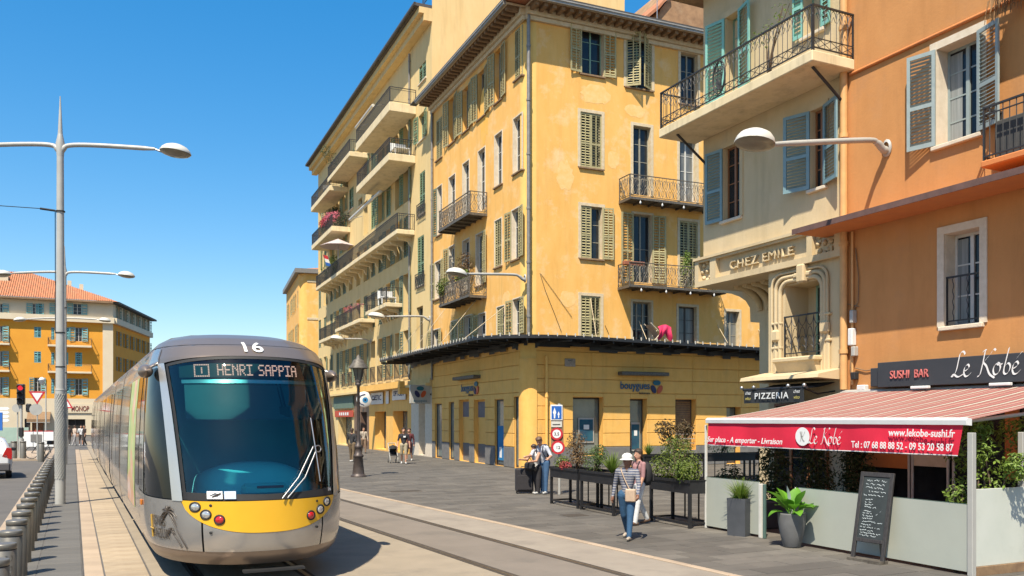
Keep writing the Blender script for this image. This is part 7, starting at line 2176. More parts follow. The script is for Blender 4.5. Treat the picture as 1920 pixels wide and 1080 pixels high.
# bicycle
x, y = gnd(77, 861)
t = thing('bicycle', 'dark bicycle parked side on beside the crossing bollard', 'bicycle', (x, y+0.4, 0), -TH+R(4))
for cx in (-0.52, 0.52):
    b = MB(); b.tube([(cx+0.33*math.cos(a), 0, 0.34+0.33*math.sin(a)) for a in np.linspace(0, 2*PI, 25)], 0.02, 6); w_ = b.build('wheel', m_rubber, t)
    b = MB()
    for k in range(8): b.tube([(cx, 0, 0.34), (cx+0.32*math.cos(k*PI/4), 0, 0.34+0.32*math.sin(k*PI/4))], 0.004, 3)
    b.build('spokes', m_steel, w_)
b = MB()
for p, q in (((-0.52, 0.34), (-0.18, 0.82)), ((-0.52, 0.34), (-0.05, 0.30)), ((-0.05, 0.30), (-0.2, 0.9)), ((-0.05, 0.30), (0.36, 0.74)), ((-0.18, 0.80), (0.36, 0.84)), ((0.52, 0.34), (0.33, 0.98))): b.tube([(p[0], 0, p[1]), (q[0], 0, q[1])], 0.02, 6)
b.build('frame', m_black, t)
b = MB(); b.cbox(-0.33, -0.08, -0.07, 0.07, 0.90, 0.96, 0.02); b.build('saddle', m_rubber, t)
b = MB(); b.tube([(0.3, -0.28, 1.02), (0.33, 0, 0.99), (0.3, 0.28, 1.02)], 0.015, 6); b.build('handlebar', m_steel, t)
b = MB(); b.cbox(0.36, 0.62, -0.16, 0.16, 0.80, 1.02, 0.02); b.build('basket', m_rubber, t)

# ------------------------------------------------------------------ white car seen from behind
m_car = mat('white_car_paint', (0.78, 0.78, 0.77), (0.75, 0.75, 0.74), sc=2, rough=0.2, coat=0.8)
cxx, cyy = gnd(24, 898, -0.1)
carr = thing('parked_car', 'white hatchback seen from behind at the left edge of the road', 'car', (cxx-0.93, cyy+0.1, -0.1), R(4))
rings = []
def ring(y, hw, z0, zb, zt, tw_):
    return [(-hw, y, z0), (-hw*1.02, y, zb*0.6), (-hw, y, zb), (-tw_, y, zt-0.05), (-tw_*0.8, y, zt), (0, y, zt+0.03), (tw_*0.8, y, zt), (tw_, y, zt-0.05), (hw, y, zb), (hw*1.02, y, zb*0.6), (hw, y, z0)]
for y_, hw, z0, zb, zt, tw_ in ((0.0, 0.74, 0.42, 0.9, 0.98, 0.66), (0.10, 0.86, 0.32, 1.0, 1.12, 0.72), (0.22, 0.9, 0.3, 1.02, 1.42, 0.66), (0.45, 0.91, 0.28, 1.02, 1.56, 0.66), (1.4, 0.91, 0.28, 1.0, 1.62, 0.68), (2.4, 0.91, 0.28, 0.98, 1.56, 0.66), (3.1, 0.91, 0.28, 0.96, 1.12, 0.74), (3.9, 0.88, 0.28, 0.88, 0.98, 0.74), (4.2, 0.78, 0.34, 0.74, 0.82, 0.66)):
    rings.append(ring(y_, hw, z0, zb, zt, tw_))
b = MB(); b.grid(rings, flip=True); b.add(rings[0], [tuple(range(11))]); b.add(rings[-1], [tuple(range(11))[::-1]]); b.build('body', m_car, carr)
b = MB(); b.quad((-0.62, 0.16, 1.08), (0.62, 0.16, 1.08), (0.56, 0.27, 1.46), (-0.56, 0.27, 1.46)); b.build('rear_window', m_sglass, carr)
for sg in (-1, 1):
    b = MB(); b.grid([[(sg*0.905, 0.75, 1.05), (sg*0.905, 2.75, 1.05)], [(sg*0.70, 0.8, 1.47), (sg*0.70, 2.35, 1.47)]], flip=sg > 0); b.build('side_window', m_sglass, carr)
    b = MB(); b.prism([(sg*0.56, 0.86), (sg*0.885, 0.76), (sg*0.905, 1.02), (sg*0.87, 1.2), (sg*0.72, 1.22), (sg*0.62, 1.02)], -0.0, 0.3); b.build('tail_light', m_lamp_r, carr)
    for yy in (0.8, 3.35):
        b = MB(); b.lathe([(0.001, -0.1), (0.2, -0.1), (0.31, -0.09), (0.32, 0), (0.31, 0.09), (0.2, 0.1), (0.001, 0.1)], 18)
        for i in range(len(b.v)): x, y, z = b.v[i]; b.v[i] = (z, x, y)
        w_ = b.build('wheel', m_rubber, carr, (sg*0.80, yy, 0.32))
    b = MB(); b.cbox(sg*0.98-0.1, sg*0.98+0.1, 2.5, 2.6, 1.02, 1.16, 0.03); b.build('mirror', m_black, carr)
b = MB(); b.cbox(-0.84, 0.84, -0.05, 0.14, 0.3, 0.62, 0.05); b.build('bumper', mat('grey_bumper', (0.1, 0.09, 0.09), (0.08, 0.08, 0.08), sc=3), carr)
MB().box(-0.26, 0.26, -0.035, -0.02, 0.72, 0.84).build('number_plate', m_white, carr)

# ------------------------------------------------------------------ ornate lantern post in the plaza
x, y = gnd(672, 894)
t = thing('lantern_post', 'ornate dark cast iron lantern post standing in the plaza by the tram', 'street lamp', (x, y, 0))
m_cast = mat('cast_iron_post', (0.075, 0.06, 0.052), (0.11, 0.085, 0.075), sc=6, rough=0.5, metal=0.3)
b = MB(); b.lathe([(0.30, 0), (0.30, 0.06), (0.24, 0.09), (0.23, 0.14), (0.165, 0.75), (0.2, 0.78), (0.2, 0.84), (0.13, 0.9), (0.12, 1.1), (0.155, 1.14), (0.155, 1.2), (0.085, 1.27), (0.065, 1.4), (0.055, 3.5), (0.1, 3.54), (0.1, 3.6), (0.06, 3.66)], 16); b.build('column', m_cast, t)
b = MB(); b.lathe([(0.06, 3.6), (0.12, 3.7), (0.1, 3.74)], 10); 
for k in range(6):
    a = 2*PI*k/6; b.tube([(0.11*math.cos(a), 0.11*math.sin(a), 3.72), (0.22*math.cos(a), 0.22*math.sin(a), 4.22)], 0.014, 4)
b.build('lantern_frame', m_cast, t)
b = MB(); b.lathe([(0.10, 3.74), (0.205, 4.2)], 6, smooth=False); b.build('lantern_glass', m_lens, t)
b = MB(); b.lathe([(0.38, 4.2), (0.37, 4.25), (0.24, 4.42), (0.22, 4.5), (0.1, 4.56), (0.09, 4.62), (0.02, 4.72), (0.001, 4.74)], 12); b.build('lantern_roof', m_irongr, t)

# ------------------------------------------------------------------ traffic sign post
x, y = at(1044, 25.6)
t = thing('sign_post', 'sign post with a blue pedestrian square over two red ringed discs', 'road sign', (x, y, 0), -R(24))
MB().tube([(0.08, 0.04, 0), (0.08, 0.04, 2.7)], 0.04, 10).build('pole', m_grey, t)
MB().box(-0.17, 0.2, -0.008, 0.03, 1.25, 2.6).build('back_plate', m_modil, t)
MB().cbox(-0.19, 0.17, -0.03, -0.01, 2.20, 2.66, 0.01).build('sign_border', m_white_e, t)
sq = MB().box(-0.16, 0.14, -0.036, -0.031, 2.235, 2.625).build('sign_field', m_blue, t)
b = MB()
for cx, z0, s in ((-0.07, 2.26, 1.0), (0.05, 2.27, 0.62)):
    b.prism([(cx-0.02*s, z0), (cx+0.02*s, z0), (cx+0.025*s, z0+0.12*s), (cx+0.05*s, z0+0.17*s), (cx, z0+0.32*s), (cx-0.05*s, z0+0.17*s), (cx-0.025*s, z0+0.12*s)], -0.042, -0.037)
b.build('figure', m_white_e, t)
MB().box(-0.17, 0.15, -0.03, -0.012, 2.0, 2.17).build('sub_plate', m_lampw, t); MB().box(-0.13, 0.1, -0.034, -0.031, 2.06, 2.09).build('sub_plate_print', m_frame_d, t)
for cx, z, r_, s1_, s2_ in ((-0.01, 1.80, 0.185, '3,5', ''), (0.03, 1.40, 0.205, '12', '')):
    o = disc_sign(t, cx, z, r_, m_red, -0.05); b = MB(); b.disc((cx, -0.056, z), r_*0.68, 20); b.build('sign_field', m_white_e, o)
    link('lettering', text_mesh(s1_, 0.13, m_frame_d, 0.001, offset=0.003), o, (cx, -0.06, z-0.045))

# ------------------------------------------------------------------ steel planters
def planter(label, x, y, rz, L, W=0.62, group='black steel planters with plants'):
    t = thing('steel_planter', label, 'planter', (x, y, 0), rz, group)
    H = 0.98; T = 0.27
    b = MB(); 
    b.box(0, L, 0, 0.015, H-T, H); b.box(0, L, W-0.015, W, H-T, H); b.box(0, 0.015, 0.016, W-0.016, H-T, H); b.box(L-0.015, L, 0.016, W-0.016, H-T, H); b.box(0.016, L-0.016, 0.016, W-0.016, H-T, H-T+0.02)
    b.box(-0.02, L+0.02, -0.025, -0.001, H-0.05, H+0.01); b.box(-0.02, L+0.02, W+0.001, W+0.025, H-0.05, H+0.01); b.box(-0.02, 0.02, 0, W, H+0.0011, H+0.012); b.box(L-0.02, L+0.02, 0, W, H+0.0011, H+0.012)
    b.build('trough', m_black, t)
    MB().box(0.017, L-0.017, 0.017, W-0.017, H-0.1, H-0.05).build('soil', m_soil, t)
    for xx in (0.03, L-0.03):
        for yy in (0.03, W-0.03): MB().box(xx-0.03, xx+0.03, yy-0.03, yy+0.03, 0, H-T-0.001).build('leg', m_black, t)
    b = MB(); b.box(0.061, L-0.061, 0.01, 0.05, 0.08, 0.12); b.box(0.061, L-0.061, W-0.05, W-0.01, 0.08, 0.12); b.box(0.01, 0.05, 0.061, W-0.061, 0.08, 0.12); b.box(L-0.05, L-0.01, 0.061, W-0.061, 0.08, 0.12)
    b.build('foot_rail', m_black, t)
    b = MB(); n = int(L/0.4)
    for k in range(1, n): b.box(L*k/n-0.013, L*k/n+0.013, W-0.045, W-0.02, 0.121, H-T-0.001)
    b.build('bars', m_black, t)
    return t
def plant(kind, lab, P, z, **kw): pass
rnd = random.Random(33)
RZ1 = -PI/2 - 0.06
planter('left of the two black planters behind the walkers, with a dry reddish shrub', 11.28, 19.95, RZ1, 1.55, -0.62+1.24)
planter('right of the two black planters behind the walkers, with spiky green plants', 11.20, 18.30, RZ1, 1.62)
planter('black planter with a yellow green bush beside the frosted terrace screen', 11.30, 15.55, RZ1, 1.50)
def pos(tloc, lx, ly):
    c, s_ = math.cos(RZ1), math.sin(RZ1); return (tloc[0]+lx*c-ly*s_, tloc[1]+lx*s_+ly*c, 0.93)
A, B_, C_ = (11.28, 19.95), (11.20, 18.30), (11.30, 15.55)
shrub('dry_shrub', 'tall dry reddish brown shrub in the left black planter', pos(A, 0.85, 0.35), [(0, 0, 0.45, .28, .3, .4), (0.05, 0.1, 0.75, .3, .25, .28), (0, -0.1, 0.3, .25, .25, .25)], 1100, 0.06, lf_brown, rnd, 7)
shrub('low_herb', 'low yellow green herb at the left end of the left black planter', pos(A, 0.2, 0.3), [(0, 0, 0.12, .25, .3, .18), (0, 0.1, 0.2, .2, .2, .15)], 500, 0.06, lf_olive, rnd, 3)
shrub('red_flowers', 'small red flowers in the left black planter in front of the dry shrub', pos(A, 0.75, 0.08), [(0, 0, 0.12, .2, .14, .12)], 260, 0.045, lf_red, rnd, 3, cat='flowers')
shrub('rosemary_bush', 'dark grey green rosemary bush at the left of the right black planter', pos(B_, 0.15, 0.3), [(0, 0, 0.3, .3, .3, .32), (0.1, -0.1, 0.45, .22, .22, .25)], 1300, 0.05, lf_green, rnd, 6)
g_ = thing('spiky_plant', 'spiky bright green grass plant at the right of the right black planter', 'plant', pos(B_, 1.05, 0.3)); grass_tuft(MB(), 5, .1, 1, rnd)
b = MB(); grass_tuft(b, 200, 0.55, 0.8, rnd, 0.013); b.build('blades', lf_grass, g_)
shrub('variegated_bush', 'large yellow green bush spilling over the black planter beside the screen', pos(C_, 0.7, 0.3), [(0, 0, 0.38, .42, .62, .42), (0.1, 0.2, 0.68, .34, .42, .3), (-0.2, -0.5, 0.25, .32, .35, .28), (0, 0.6, 0.25, .32, .35, .3)], 2600, 0.065, lf_olive, rnd, 9)
shrub('small_green_bush', 'brighter green tuft at the near end of the planter beside the screen', pos(C_, 1.15, 0.15), [(0, 0, 0.22, .25, .25, .25)], 500, 0.07, lf_ficus, rnd, 4)
# second row across the little square
rz2 = FBR.ang
qx, qy = at(1208, 30.0)
u2 = FBR.u
for k, (off, L_, lab) in enumerate(((0.0, 2.3, 'far black planter with a bronze leaved shrub in front of the yellow shop'), (2.5, 2.3, 'far black planter behind the yellow green bush'), (5.0, 2.3, 'far black planter half hidden by the awning post'))):
    px_, py_ = qx+u2[0]*off, qy+u2[1]*off
    planter(lab, px_, py_, rz2, L_)
    if k == 0:
        shrub('bronze_shrub', 'sparse bronze leaved shrub in front of the yellow shop wall', (px_+1.5, py_+0.3, 0.93), [(0, 0, 0.75, .75, .35, .45), (-0.35, 0, 1.0, .4, .3, .35), (0.5, 0, 0.95, .4, .3, .35)], 520, 0.15, lf_bronze, rnd, 9)
        g_ = thing('spiky_plant', 'small spiky green plant at the left end of the far planter row', 'plant', (px_+0.4, py_+0.3, 0.93)); b = MB(); grass_tuft(b, 120, 0.5, 0.7, rnd, 0.014); b.build('blades', lf_grass, g_)
    else:
        shrub('green_shrub', ['', 'loose green shrub in the middle planter of the far row', 'loose green shrub behind the white awning post'][k], (px_+1.1, py_+0.3, 0.93), [(0, 0, 0.45, .8, .35, .4), (0.4, 0, 0.75, .4, .3, .35)], 700, 0.09, lf_green, rnd, 6)

# ------------------------------------------------------------------ life on the balconies
def on_bal(fr, key, B, along, inset=0.35):
    o, s0, s1, z = B[key]
    return fr.w(s0+(s1-s0)*along, -inset, z)
shrub('balcony_plant', 'leafy green plant behind the right balcony rail of the ochre house', on_bal(FBR, 'r3', bal, 0.62, 0.6), [(0, 0, 1.0, .3, .25, .35), (0.1, 0, 1.5, .2, .2, .4)], 380, 0.12, lf_ficus, rnd, 4)
shrub('balcony_plant', 'second leafy plant on the ochre balcony near the cream house', on_bal(FBR, 'r3', bal, 0.86, 0.6), [(0, 0, 0.9, .6, .25, .3), (0.3, 0, 1.25, .3, .2, .3)], 420, 0.12, lf_ficus, rnd, 4)
P = on_bal(FBR, 'r3', bal, 0.06, 0.9)
o = MB().cbox(-0.55, 0.55, -0.1, 0.1, 0.9, 1.08, 0.02).build('flower_box', mat('terracotta_box', (0.35, 0.12, 0.06), (0.3, 0.1, 0.05), sc=5), None, P, FBR.ang); tag(o, 'terracotta flower box on the corner of the right ochre balcony', 'flower box')
shrub('balcony_plant', 'big dry and green plant on the lower balcony facing the tram', on_bal(FBL, 'l3', bal, 0.45, 0.5), [(0, 0, 1.3, .5, .8, .7), (0, -0.6, 1.9, .4, .6, .6)], 700, 0.13, lf_brown, rnd, 6)
shrub('balcony_plant', 'fresh green plant on the lower balcony facing the tram', on_bal(FBL, 'l3', bal, 0.62, 0.7), [(0, 0, 1.2, .35, .6, .35)], 500, 0.12, lf_ficus, rnd, 5)
shrub('balcony_plant', 'trailing green plant at the far end of the lower balcony facing the tram', on_bal(FBL, 'l3', bal, 0.12, 0.9), [(0, 0, 1.1, .3, .7, .3), (-0.1, 0, 0.8, .25, .4, .4)], 500, 0.12, lf_olive, rnd, 4)
shrub('balcony_flowers', 'red and pink flowers on the planted balcony of the cream house', on_bal(FCC, 'b4', CB, 0.75, 1.2), [(0, 0, 1.0, .5, 2.5, .45), (0.2, 1.2, 1.4, .5, 1.2, .4)], 900, 0.16, lf_pink, rnd, 5, cat='flowers')
shrub('balcony_flowers', 'bright red flowers on the same balcony of the cream house', on_bal(FCC, 'b4', CB, 0.6, 1.3), [(0, 0, 1.0, .4, 1.5, .4)], 400, 0.16, lf_red, rnd, 4, cat='flowers')
shrub('balcony_greenery', 'dark greenery filling the planted balcony of the cream house', on_bal(FCC, 'b4', CB, 0.7, 0.6), [(0, 0, 0.9, .7, 3.0, .7), (0, 1, 1.8, .5, 1.5, .5)], 1200, 0.18, lf_dark, rnd, 5)
shrub('roof_tree', 'grey feathery shrub on the topmost balcony of the cream house against the sky', on_bal(FCC, 'b0', CB, 0.03, 1.2), [(0, 0, 1.6, .7, .9, .6), (-0.5, 0, 2.2, .5, .6, .5)], 420, 0.12, lf_dark, rnd, 5)
shrub('terrace_greenery', 'thin greenery on the long balcony of the cream house', on_bal(FCC, 'b5', CB, 0.15, 0.7), [(0, 0, 1.2, .4, 2.4, .5), (0, -1, 1.7, .3, 1.0, .4)], 500, 0.16, lf_olive, rnd, 4)
shrub('balcony_flowers', 'white and pink flowers on the first floor balcony of the cream house', on_bal(FCC, 'b7', CB, 0.6, 0.9), [(0, 0, 1.15, .3, 2.6, .25)], 120, 0.16, lf_pink, rnd, 4, cat='flowers')
# folded parasol, flag, washing and chairs
P = on_bal(FCC, 'b5', CB, 0.33, 1.0)
t = thing('balcony_parasol', 'pale open parasol over the long balcony of the cream house', 'parasol', P, FBR.ang)
MB().tube([(0, 0, 0), (0, 0, 2.6)], 0.03, 6).build('pole', m_steel, t)
b = MB(); b.lathe([(1.5, 2.1), (0.001, 2.75)], 8, smooth=False); b.lathe([(0.001, 2.74), (1.5, 2.09)], 8, smooth=False); b.build('canopy', mat('pale_lilac_cloth', (0.5, 0.42, 0.42), (0.45, 0.38, 0.38), sc=2), t)
P = on_bal(FCC, 'b5', CB, 0.2, 1.15)
t = thing('flag', 'small blue white and red flag on the long balcony', 'flag', P, FBR.ang)
MB().tube([(0, 0, 0.6), (-0.5, -0.3, 2.3)], 0.02, 5).build('pole', m_steel, t)
for k, m in enumerate((m_blue, m_white, m_red)): MB().add([(-0.15-0.1*k, -0.15, 1.1+0.3*k), (0.25-0.1*k, -0.2, 1.0+0.3*k), (0.15-0.1*k, -0.2, 1.3+0.3*k), (-0.25-0.1*k, -0.15, 1.4+0.3*k)], [(0, 1, 2, 3)]).build('stripe', m, t)
for key, al, lab in (('b2', 0.93, 'white chair set on the middle deep balcony of the cream house'), ('b3', 0.6, 'white table on the left upper balcony of the cream house'), ('b6', 0.8, 'pale drying linen on the right first floor balcony of the cream house')):
    P = on_bal(FCC, key, CB, al, 0.8)
    t = thing('balcony_furniture', lab, 'furniture', P, FBR.ang)
    MB().cbox(-0.5, 0.5, -0.5, 0.5, 0.40, 0.46, 0.01).build('seat', m_white, t)
    MB().cbox(-0.5, 0.5, 0.45, 0.5, 0.47, 0.95, 0.01).build('backrest', m_white, t)
    for sx in (-0.45, 0.45):
        for sy in (-0.45, 0.42): MB().box(sx-0.03, sx+0.03, sy-0.03, sy+0.03, 0, 0.4).build('leg', m_white, t)
# rolled awnings under the deep balconies
for px, py, L_, lab in ((700, 402, 9.0, 'rolled pale awning under the middle deep balcony of the cream house'), (700, 230, 5.0, 'rolled pale awning under the upper deep balcony of the cream house')):
    s0, z = FCC.on(720, py-30)
    t = thing('rolled_awning', lab, 'awning', FCC.w(s0-2, -0.9, z-0.2), FCC.ang, 'rolled awnings on the cream house')
    b = MB(); b.tube([(-L_/2, 0, 0), (L_/2, 0, 0)], 0.11, 8); b.build('roll', m_lampw, t)
    b = MB(); b.tube([(-L_/2+0.3, 0, 0), (-L_/2+0.3, 0.88, 0.3)], 0.03, 5); b.tube([(L_/2-0.3, 0, 0), (L_/2-0.3, 0.88, 0.3)], 0.03, 5); b.build('arm', m_steel, t)
# deck chair with a red towel on the black canopy
s, z = FBR.on(1218, 636)
t = thing('deck_chair', 'striped deck chair with a bright pink towel on the black canopy', 'chair', FBR.w(s, -0.75, CANZ+0.12), FBR.ang); t.scale = (0.85, 0.85, 0.72)
b = MB(); b.grid([[(-0.65+0.65*q, y_, 1.0-0.85*q) for q in (0, 0.5, 1)] for y_ in (-0.3, 0.3)]); b.build('canvas', mat('striped_canvas', (0.55, 0.48, 0.4), (0.3, 0.24, 0.2), sc=5, stretch=(1, 14, 1)), t)
b = MB()
for y_ in (-0.33, 0.33): b.tube([(-0.7, y_, 1.1), (0.4, y_, 0.0)], 0.025, 5); b.tube([(0.15, y_, 0.75), (-0.45, y_, 0.0)], 0.025, 5)
b.build('frame', m_trim, t)
P = FBR.w(s+0.12, -0.75, CANZ+0.12)
t = thing('pink_towel', 'bright pink towel draped over the deck chair', 'towel', P, FBR.ang); t.scale = (0.85, 0.9, 0.8)
b = MB(); P = []
for i_ in range(15):
    u = i_/14; row = []
    for k in range(15):
        v = k/14
        row.append((-0.42+0.84*u+0.05*math.sin(v*5+u*3), -0.36-0.10*math.sin(PI*v)-0.05*math.sin(u*13+v*2)*(0.3+v), 0.92-0.14*abs(2*u-1)**2-0.86*v*(0.8+0.2*math.sin(u*9))))
    P.append(row)
b.grid(P); b.grid([[(x_, y_+0.02, z_) for x_, y_, z_ in r_] for r_ in P], flip=True)
b.build('cloth', mat('hot_pink_towel', (0.75, 0.03, 0.12), (0.68, 0.025, 0.10), sc=6), t)
# bit of climbing plant on the deco balcony
shrub('climbing_plant', 'thin bare climber on the deco balcony rail', FE.w(FE.on(1440, 100, 0.9)[0], -0.9, FE.on(1523, 92, 1.24)[1]), [(0, 0, 1.1, .3, .5, .3), (0.1, -0.4, 1.5, .3, .3, .25)], 90, 0.07, lf_ficus, rnd, 6)
# ------------------------------------------------------------------ people
def flat(name, c, rough=0.85): return mat('cloth_'+name, c, tuple(x*0.8 for x in c), sc=9, rough=rough, bump=0.15, bsc=30)
m_skin = mat('skin', (0.52, 0.28, 0.18), (0.48, 0.25, 0.16), sc=9, rough=0.55)
m_skin2 = mat('deeper_skin', (0.24, 0.11, 0.065), (0.21, 0.095, 0.055), sc=9, rough=0.5)
m_hair = mat('dark_brown_hair', (0.035, 0.02, 0.013), (0.06, 0.035, 0.02), sc=20, rough=0.6, stretch=(3, 3, 0.5))
m_shoe_w = flat('pale_shoe', (0.45, 0.38, 0.3)); m_shoe_d = flat('dark_shoe', (0.03, 0.027, 0.025)); m_shoe_b = flat('white_shoe', (0.6, 0.6, 0.58))
def stripe_top():
    m = bpy.data.materials.new('striped_jersey'); m.use_nodes = True
    n = m.node_tree.nodes; l = m.node_tree.links; b = n['Principled BSDF']; b.inputs['Roughness'].default_value = 0.9
    tc = n.new('ShaderNodeTexCoord'); sp = n.new('ShaderNodeSeparateXYZ'); l.new(tc.outputs['Object'], sp.inputs[0])
    d = n.new('ShaderNodeMath'); d.operation = 'DIVIDE'; d.inputs[1].default_value = 0.048; l.new(sp.outputs['Z'], d.inputs[0])
    f = n.new('ShaderNodeMath'); f.operation = 'FRACT'; l.new(d.outputs[0], f.inputs[0])
    r = n.new('ShaderNodeValToRGB'); r.color_ramp.interpolation = 'CONSTANT'; e = r.color_ramp.elements
    e[0].position = 0; e[0].color = (0.09, 0.10, 0.14, 1); e[1].position = 0.76; e[1].color = (0.36, 0.34, 0.32, 1)
    l.new(f.outputs[0], r.inputs[0]); l.new(r.outputs[0], b.inputs['Base Color'])
    return m
m_stripet = stripe_top()

def rotx(v, a):   # lean in the forward plane (forward = -y)
    return np.array([v[0], v[1]*math.cos(a)-v[2]*math.sin(a), v[1]*math.sin(a)+v[2]*math.cos(a)])
def capsule_mesh(bm, p0, p1, r0, r1, seg=12):
    p0, p1 = Vector(p0), Vector(p1); d = p1-p0; L = max(d.length, 1e-4)
    q = d.to_track_quat('Z', 'Y').to_matrix().to_4x4()
    prof = [(r0*math.cos(a), -r0*math.sin(-a)*1.0) for a in np.linspace(-PI/2, 0, 4)] + [(r1*math.cos(a), L + r1*math.sin(a)) for a in np.linspace(0, PI/2, 4)]
    prof[0] = (0.0005, -r0); prof[-1] = (0.0005, L+r1)
    rows = []
    for r_, z in prof:
        rows.append([bm.verts.new((Matrix.Translation(p0) @ q) @ Vector((r_*math.cos(2*PI*k/seg), r_*math.sin(2*PI*k/seg), z))) for k in range(seg)])
    for i in range(len(rows)-1):
        for k in range(seg):
            bm.faces.new((rows[i][k], rows[i][(k+1) % seg], rows[i+1][(k+1) % seg], rows[i+1][k]))
    bm.faces.new(rows[0][::-1]); bm.faces.new(rows[-1])

def person(label, x, y, heading, H=1.7, top=None, sleeve='long', bottom=None, legs='long', shoes=None, skin=None, lean=0.0, legL=(0.15, 0.05), legR=(-0.2, 0.25),
           armL=(0.1, 0.15, 0.25), armR=(-0.1, 0.15, 0.25), head=(0.0, 0.0), hair=m_hair, long_hair=False, vox=0.013, bulk=1.0, group=None, fingers=True, z0=0.0, crouch=0.0):
    """one continuous remeshed body; legs = (thigh forward, knee bend), arms = (forward, out, elbow bend)"""
    skin = skin or m_skin
    t = thing('person', label, 'person', (x, y, z0), heading, group)
    caps = []      # p0, p1, r0, r1, tag
    h = H
    hipz = 0.52*h
    foot_min = 1e9
    J = {}
    for sd, (a, k) in ((1, legL), (-1, legR)):
        hip = np.array([sd*0.052*h, 0, hipz])
        knee = hip + 0.245*h*np.array([sd*0.01, -math.sin(a), -math.cos(a)])
        ank = knee + 0.235*h*np.array([0, -math.sin(a-k), -math.cos(a-k)])
        pitch = (a-k)*0.6 if (a-k) < 0 else (a-k)*0.5
        f = np.array([sd*0.12, -math.cos(pitch), math.sin(pitch)*0.9]); f /= np.linalg.norm(f)
        toe = ank + 0.095*h*f + np.array([0, 0, -0.026*h]); heel = ank + np.array([0, 0.028*h, -0.026*h])
        J[sd] = (hip, knee, ank, toe, heel)
        foot_min = min(foot_min, toe[2]-0.018*h, heel[2]-0.022*h)
    def T(p, rel=None): return np.array(p) - np.array([0, 0, foot_min])
    pel = np.array([0, 0, hipz+0.01*h])
    def up(v): return pel + rotx(np.array(v)*h, lean)
    waist, chest, neck0, neck1 = up((0, 0.004, 0.09)), up((0, 0.004, 0.225)), up((0, 0.006, 0.30)), up((0, -0.002, 0.335))
    b_ = bulk
    caps += [(pel+np.array([0.035*h, 0, -0.005*h]), pel+np.array([-0.035*h, 0, -0.005*h]), 0.062*h*b_, 0.062*h*b_, 'bottom'), (pel, waist, 0.062*h*b_, 0.06*h*b_, 'belt'),
             (waist+np.array([0.02*h, 0, 0]), up((0.05, 0, 0.23)), 0.05*h*b_, 0.055*h*b_, 'top'), (waist-np.array([0.02*h, 0, 0]), up((-0.05, 0, 0.23)), 0.05*h*b_, 0.055*h*b_, 'top'),
             (up((0.082, 0.004, 0.266)), up((0.02, 0.004, 0.282)), 0.030*h, 0.034*h, 'top'), (up((-0.082, 0.004, 0.266)), up((-0.02, 0.004, 0.282)), 0.030*h, 0.034*h, 'top'), (neck0, neck1, 0.036*h, 0.031*h, 'skin')]
    hd0 = up((0, -0.004, 0.365))
    yaw, nod = head
    Rz = Matrix.Rotation(yaw, 3, 'Z'); Rx = Matrix.Rotation(nod+lean*0.6, 3, 'X')
    def hp(v): return hd0 + np.array((Rz @ Rx @ Vector(v)))*h
    caps += [(hp((0, 0.0, 0.0)), hp((0, 0.006, 0.05)), 0.044*h, 0.052*h, 'skin'), (hp((0, -0.018, -0.022)), hp((0, -0.012, 0.02)), 0.026*h, 0.038*h, 'skin'),
             (hp((0, -0.048, 0.028)), hp((0, -0.058, 0.008)), 0.007*h, 0.010*h, 'skin'), (hp((0.048, 0.004, 0.026)), hp((0.046, 0.004, 0.006)), 0.009*h, 0.008*h, 'skin'), (hp((-0.048, 0.004, 0.026)), hp((-0.046, 0.004, 0.006)), 0.009*h, 0.008*h, 'skin'),
             (hp((0.012, -0.046, -0.012)), hp((-0.012, -0.046, -0.012)), 0.007*h, 0.007*h, 'lips')]
    legloose = 1.12 if legs != 'skinny' else 1.0
    for sd in (1, -1):
        hip, knee, ank, toe, heel = J[sd]
        tg = 'bottom'; ts = 'bottom' if legs in ('long', 'skinny', 'wide') else 'skin'
        wd = 1.35 if legs == 'wide' else 1.0
        caps += [(hip, knee, 0.056*h*b_*legloose, 0.037*h*legloose*wd, tg), (knee, ank, 0.036*h*legloose*wd if ts == 'bottom' else 0.034*h, 0.026*h*(1.15 if ts == 'bottom' else 0.85)*wd, ts),
                 (ank, heel, 0.024*h, 0.024*h, 'shoe'), (heel, toe, 0.025*h, 0.019*h, 'shoe')]
        if ts == 'bottom' and wd == 1.0: pass
    for sd, (fa, out, el) in ((1, armL), (-1, armR)):
        sh = up((sd*0.112, 0.004, 0.268))
        d = rotx(np.array([sd*math.sin(out), -math.sin(fa)*math.cos(out), -math.cos(fa)*math.cos(out)]), lean*0.3)
        elb = sh + 0.165*h*d
        d2 = rotx(np.array([sd*math.sin(out)*0.4, -math.sin(fa+el), -math.cos(fa+el)]), lean*0.3); d2 /= np.linalg.norm(d2)
        wr = elb + 0.145*h*d2
        ua = 'top' if sleeve in ('long', 'short') else 'skin'; fa_ = 'top' if sleeve == 'long' else 'skin'
        caps += [(sh, elb, 0.034*h, 0.027*h, ua), (elb, wr, 0.025*h, 0.018*h, fa_)]
        kn = wr + 0.045*h*d2
        caps.append((wr, kn, 0.017*h, 0.021*h, 'skin'))
        side = np.array([0, -1.0, 0]) - d2*np.dot([0, -1.0, 0], d2)
        if np.linalg.norm(side) < 0.2: side = np.array([sd, 0, 0.0])
        side /= np.linalg.norm(side); pal = np.array([-sd, 0, 0.0])
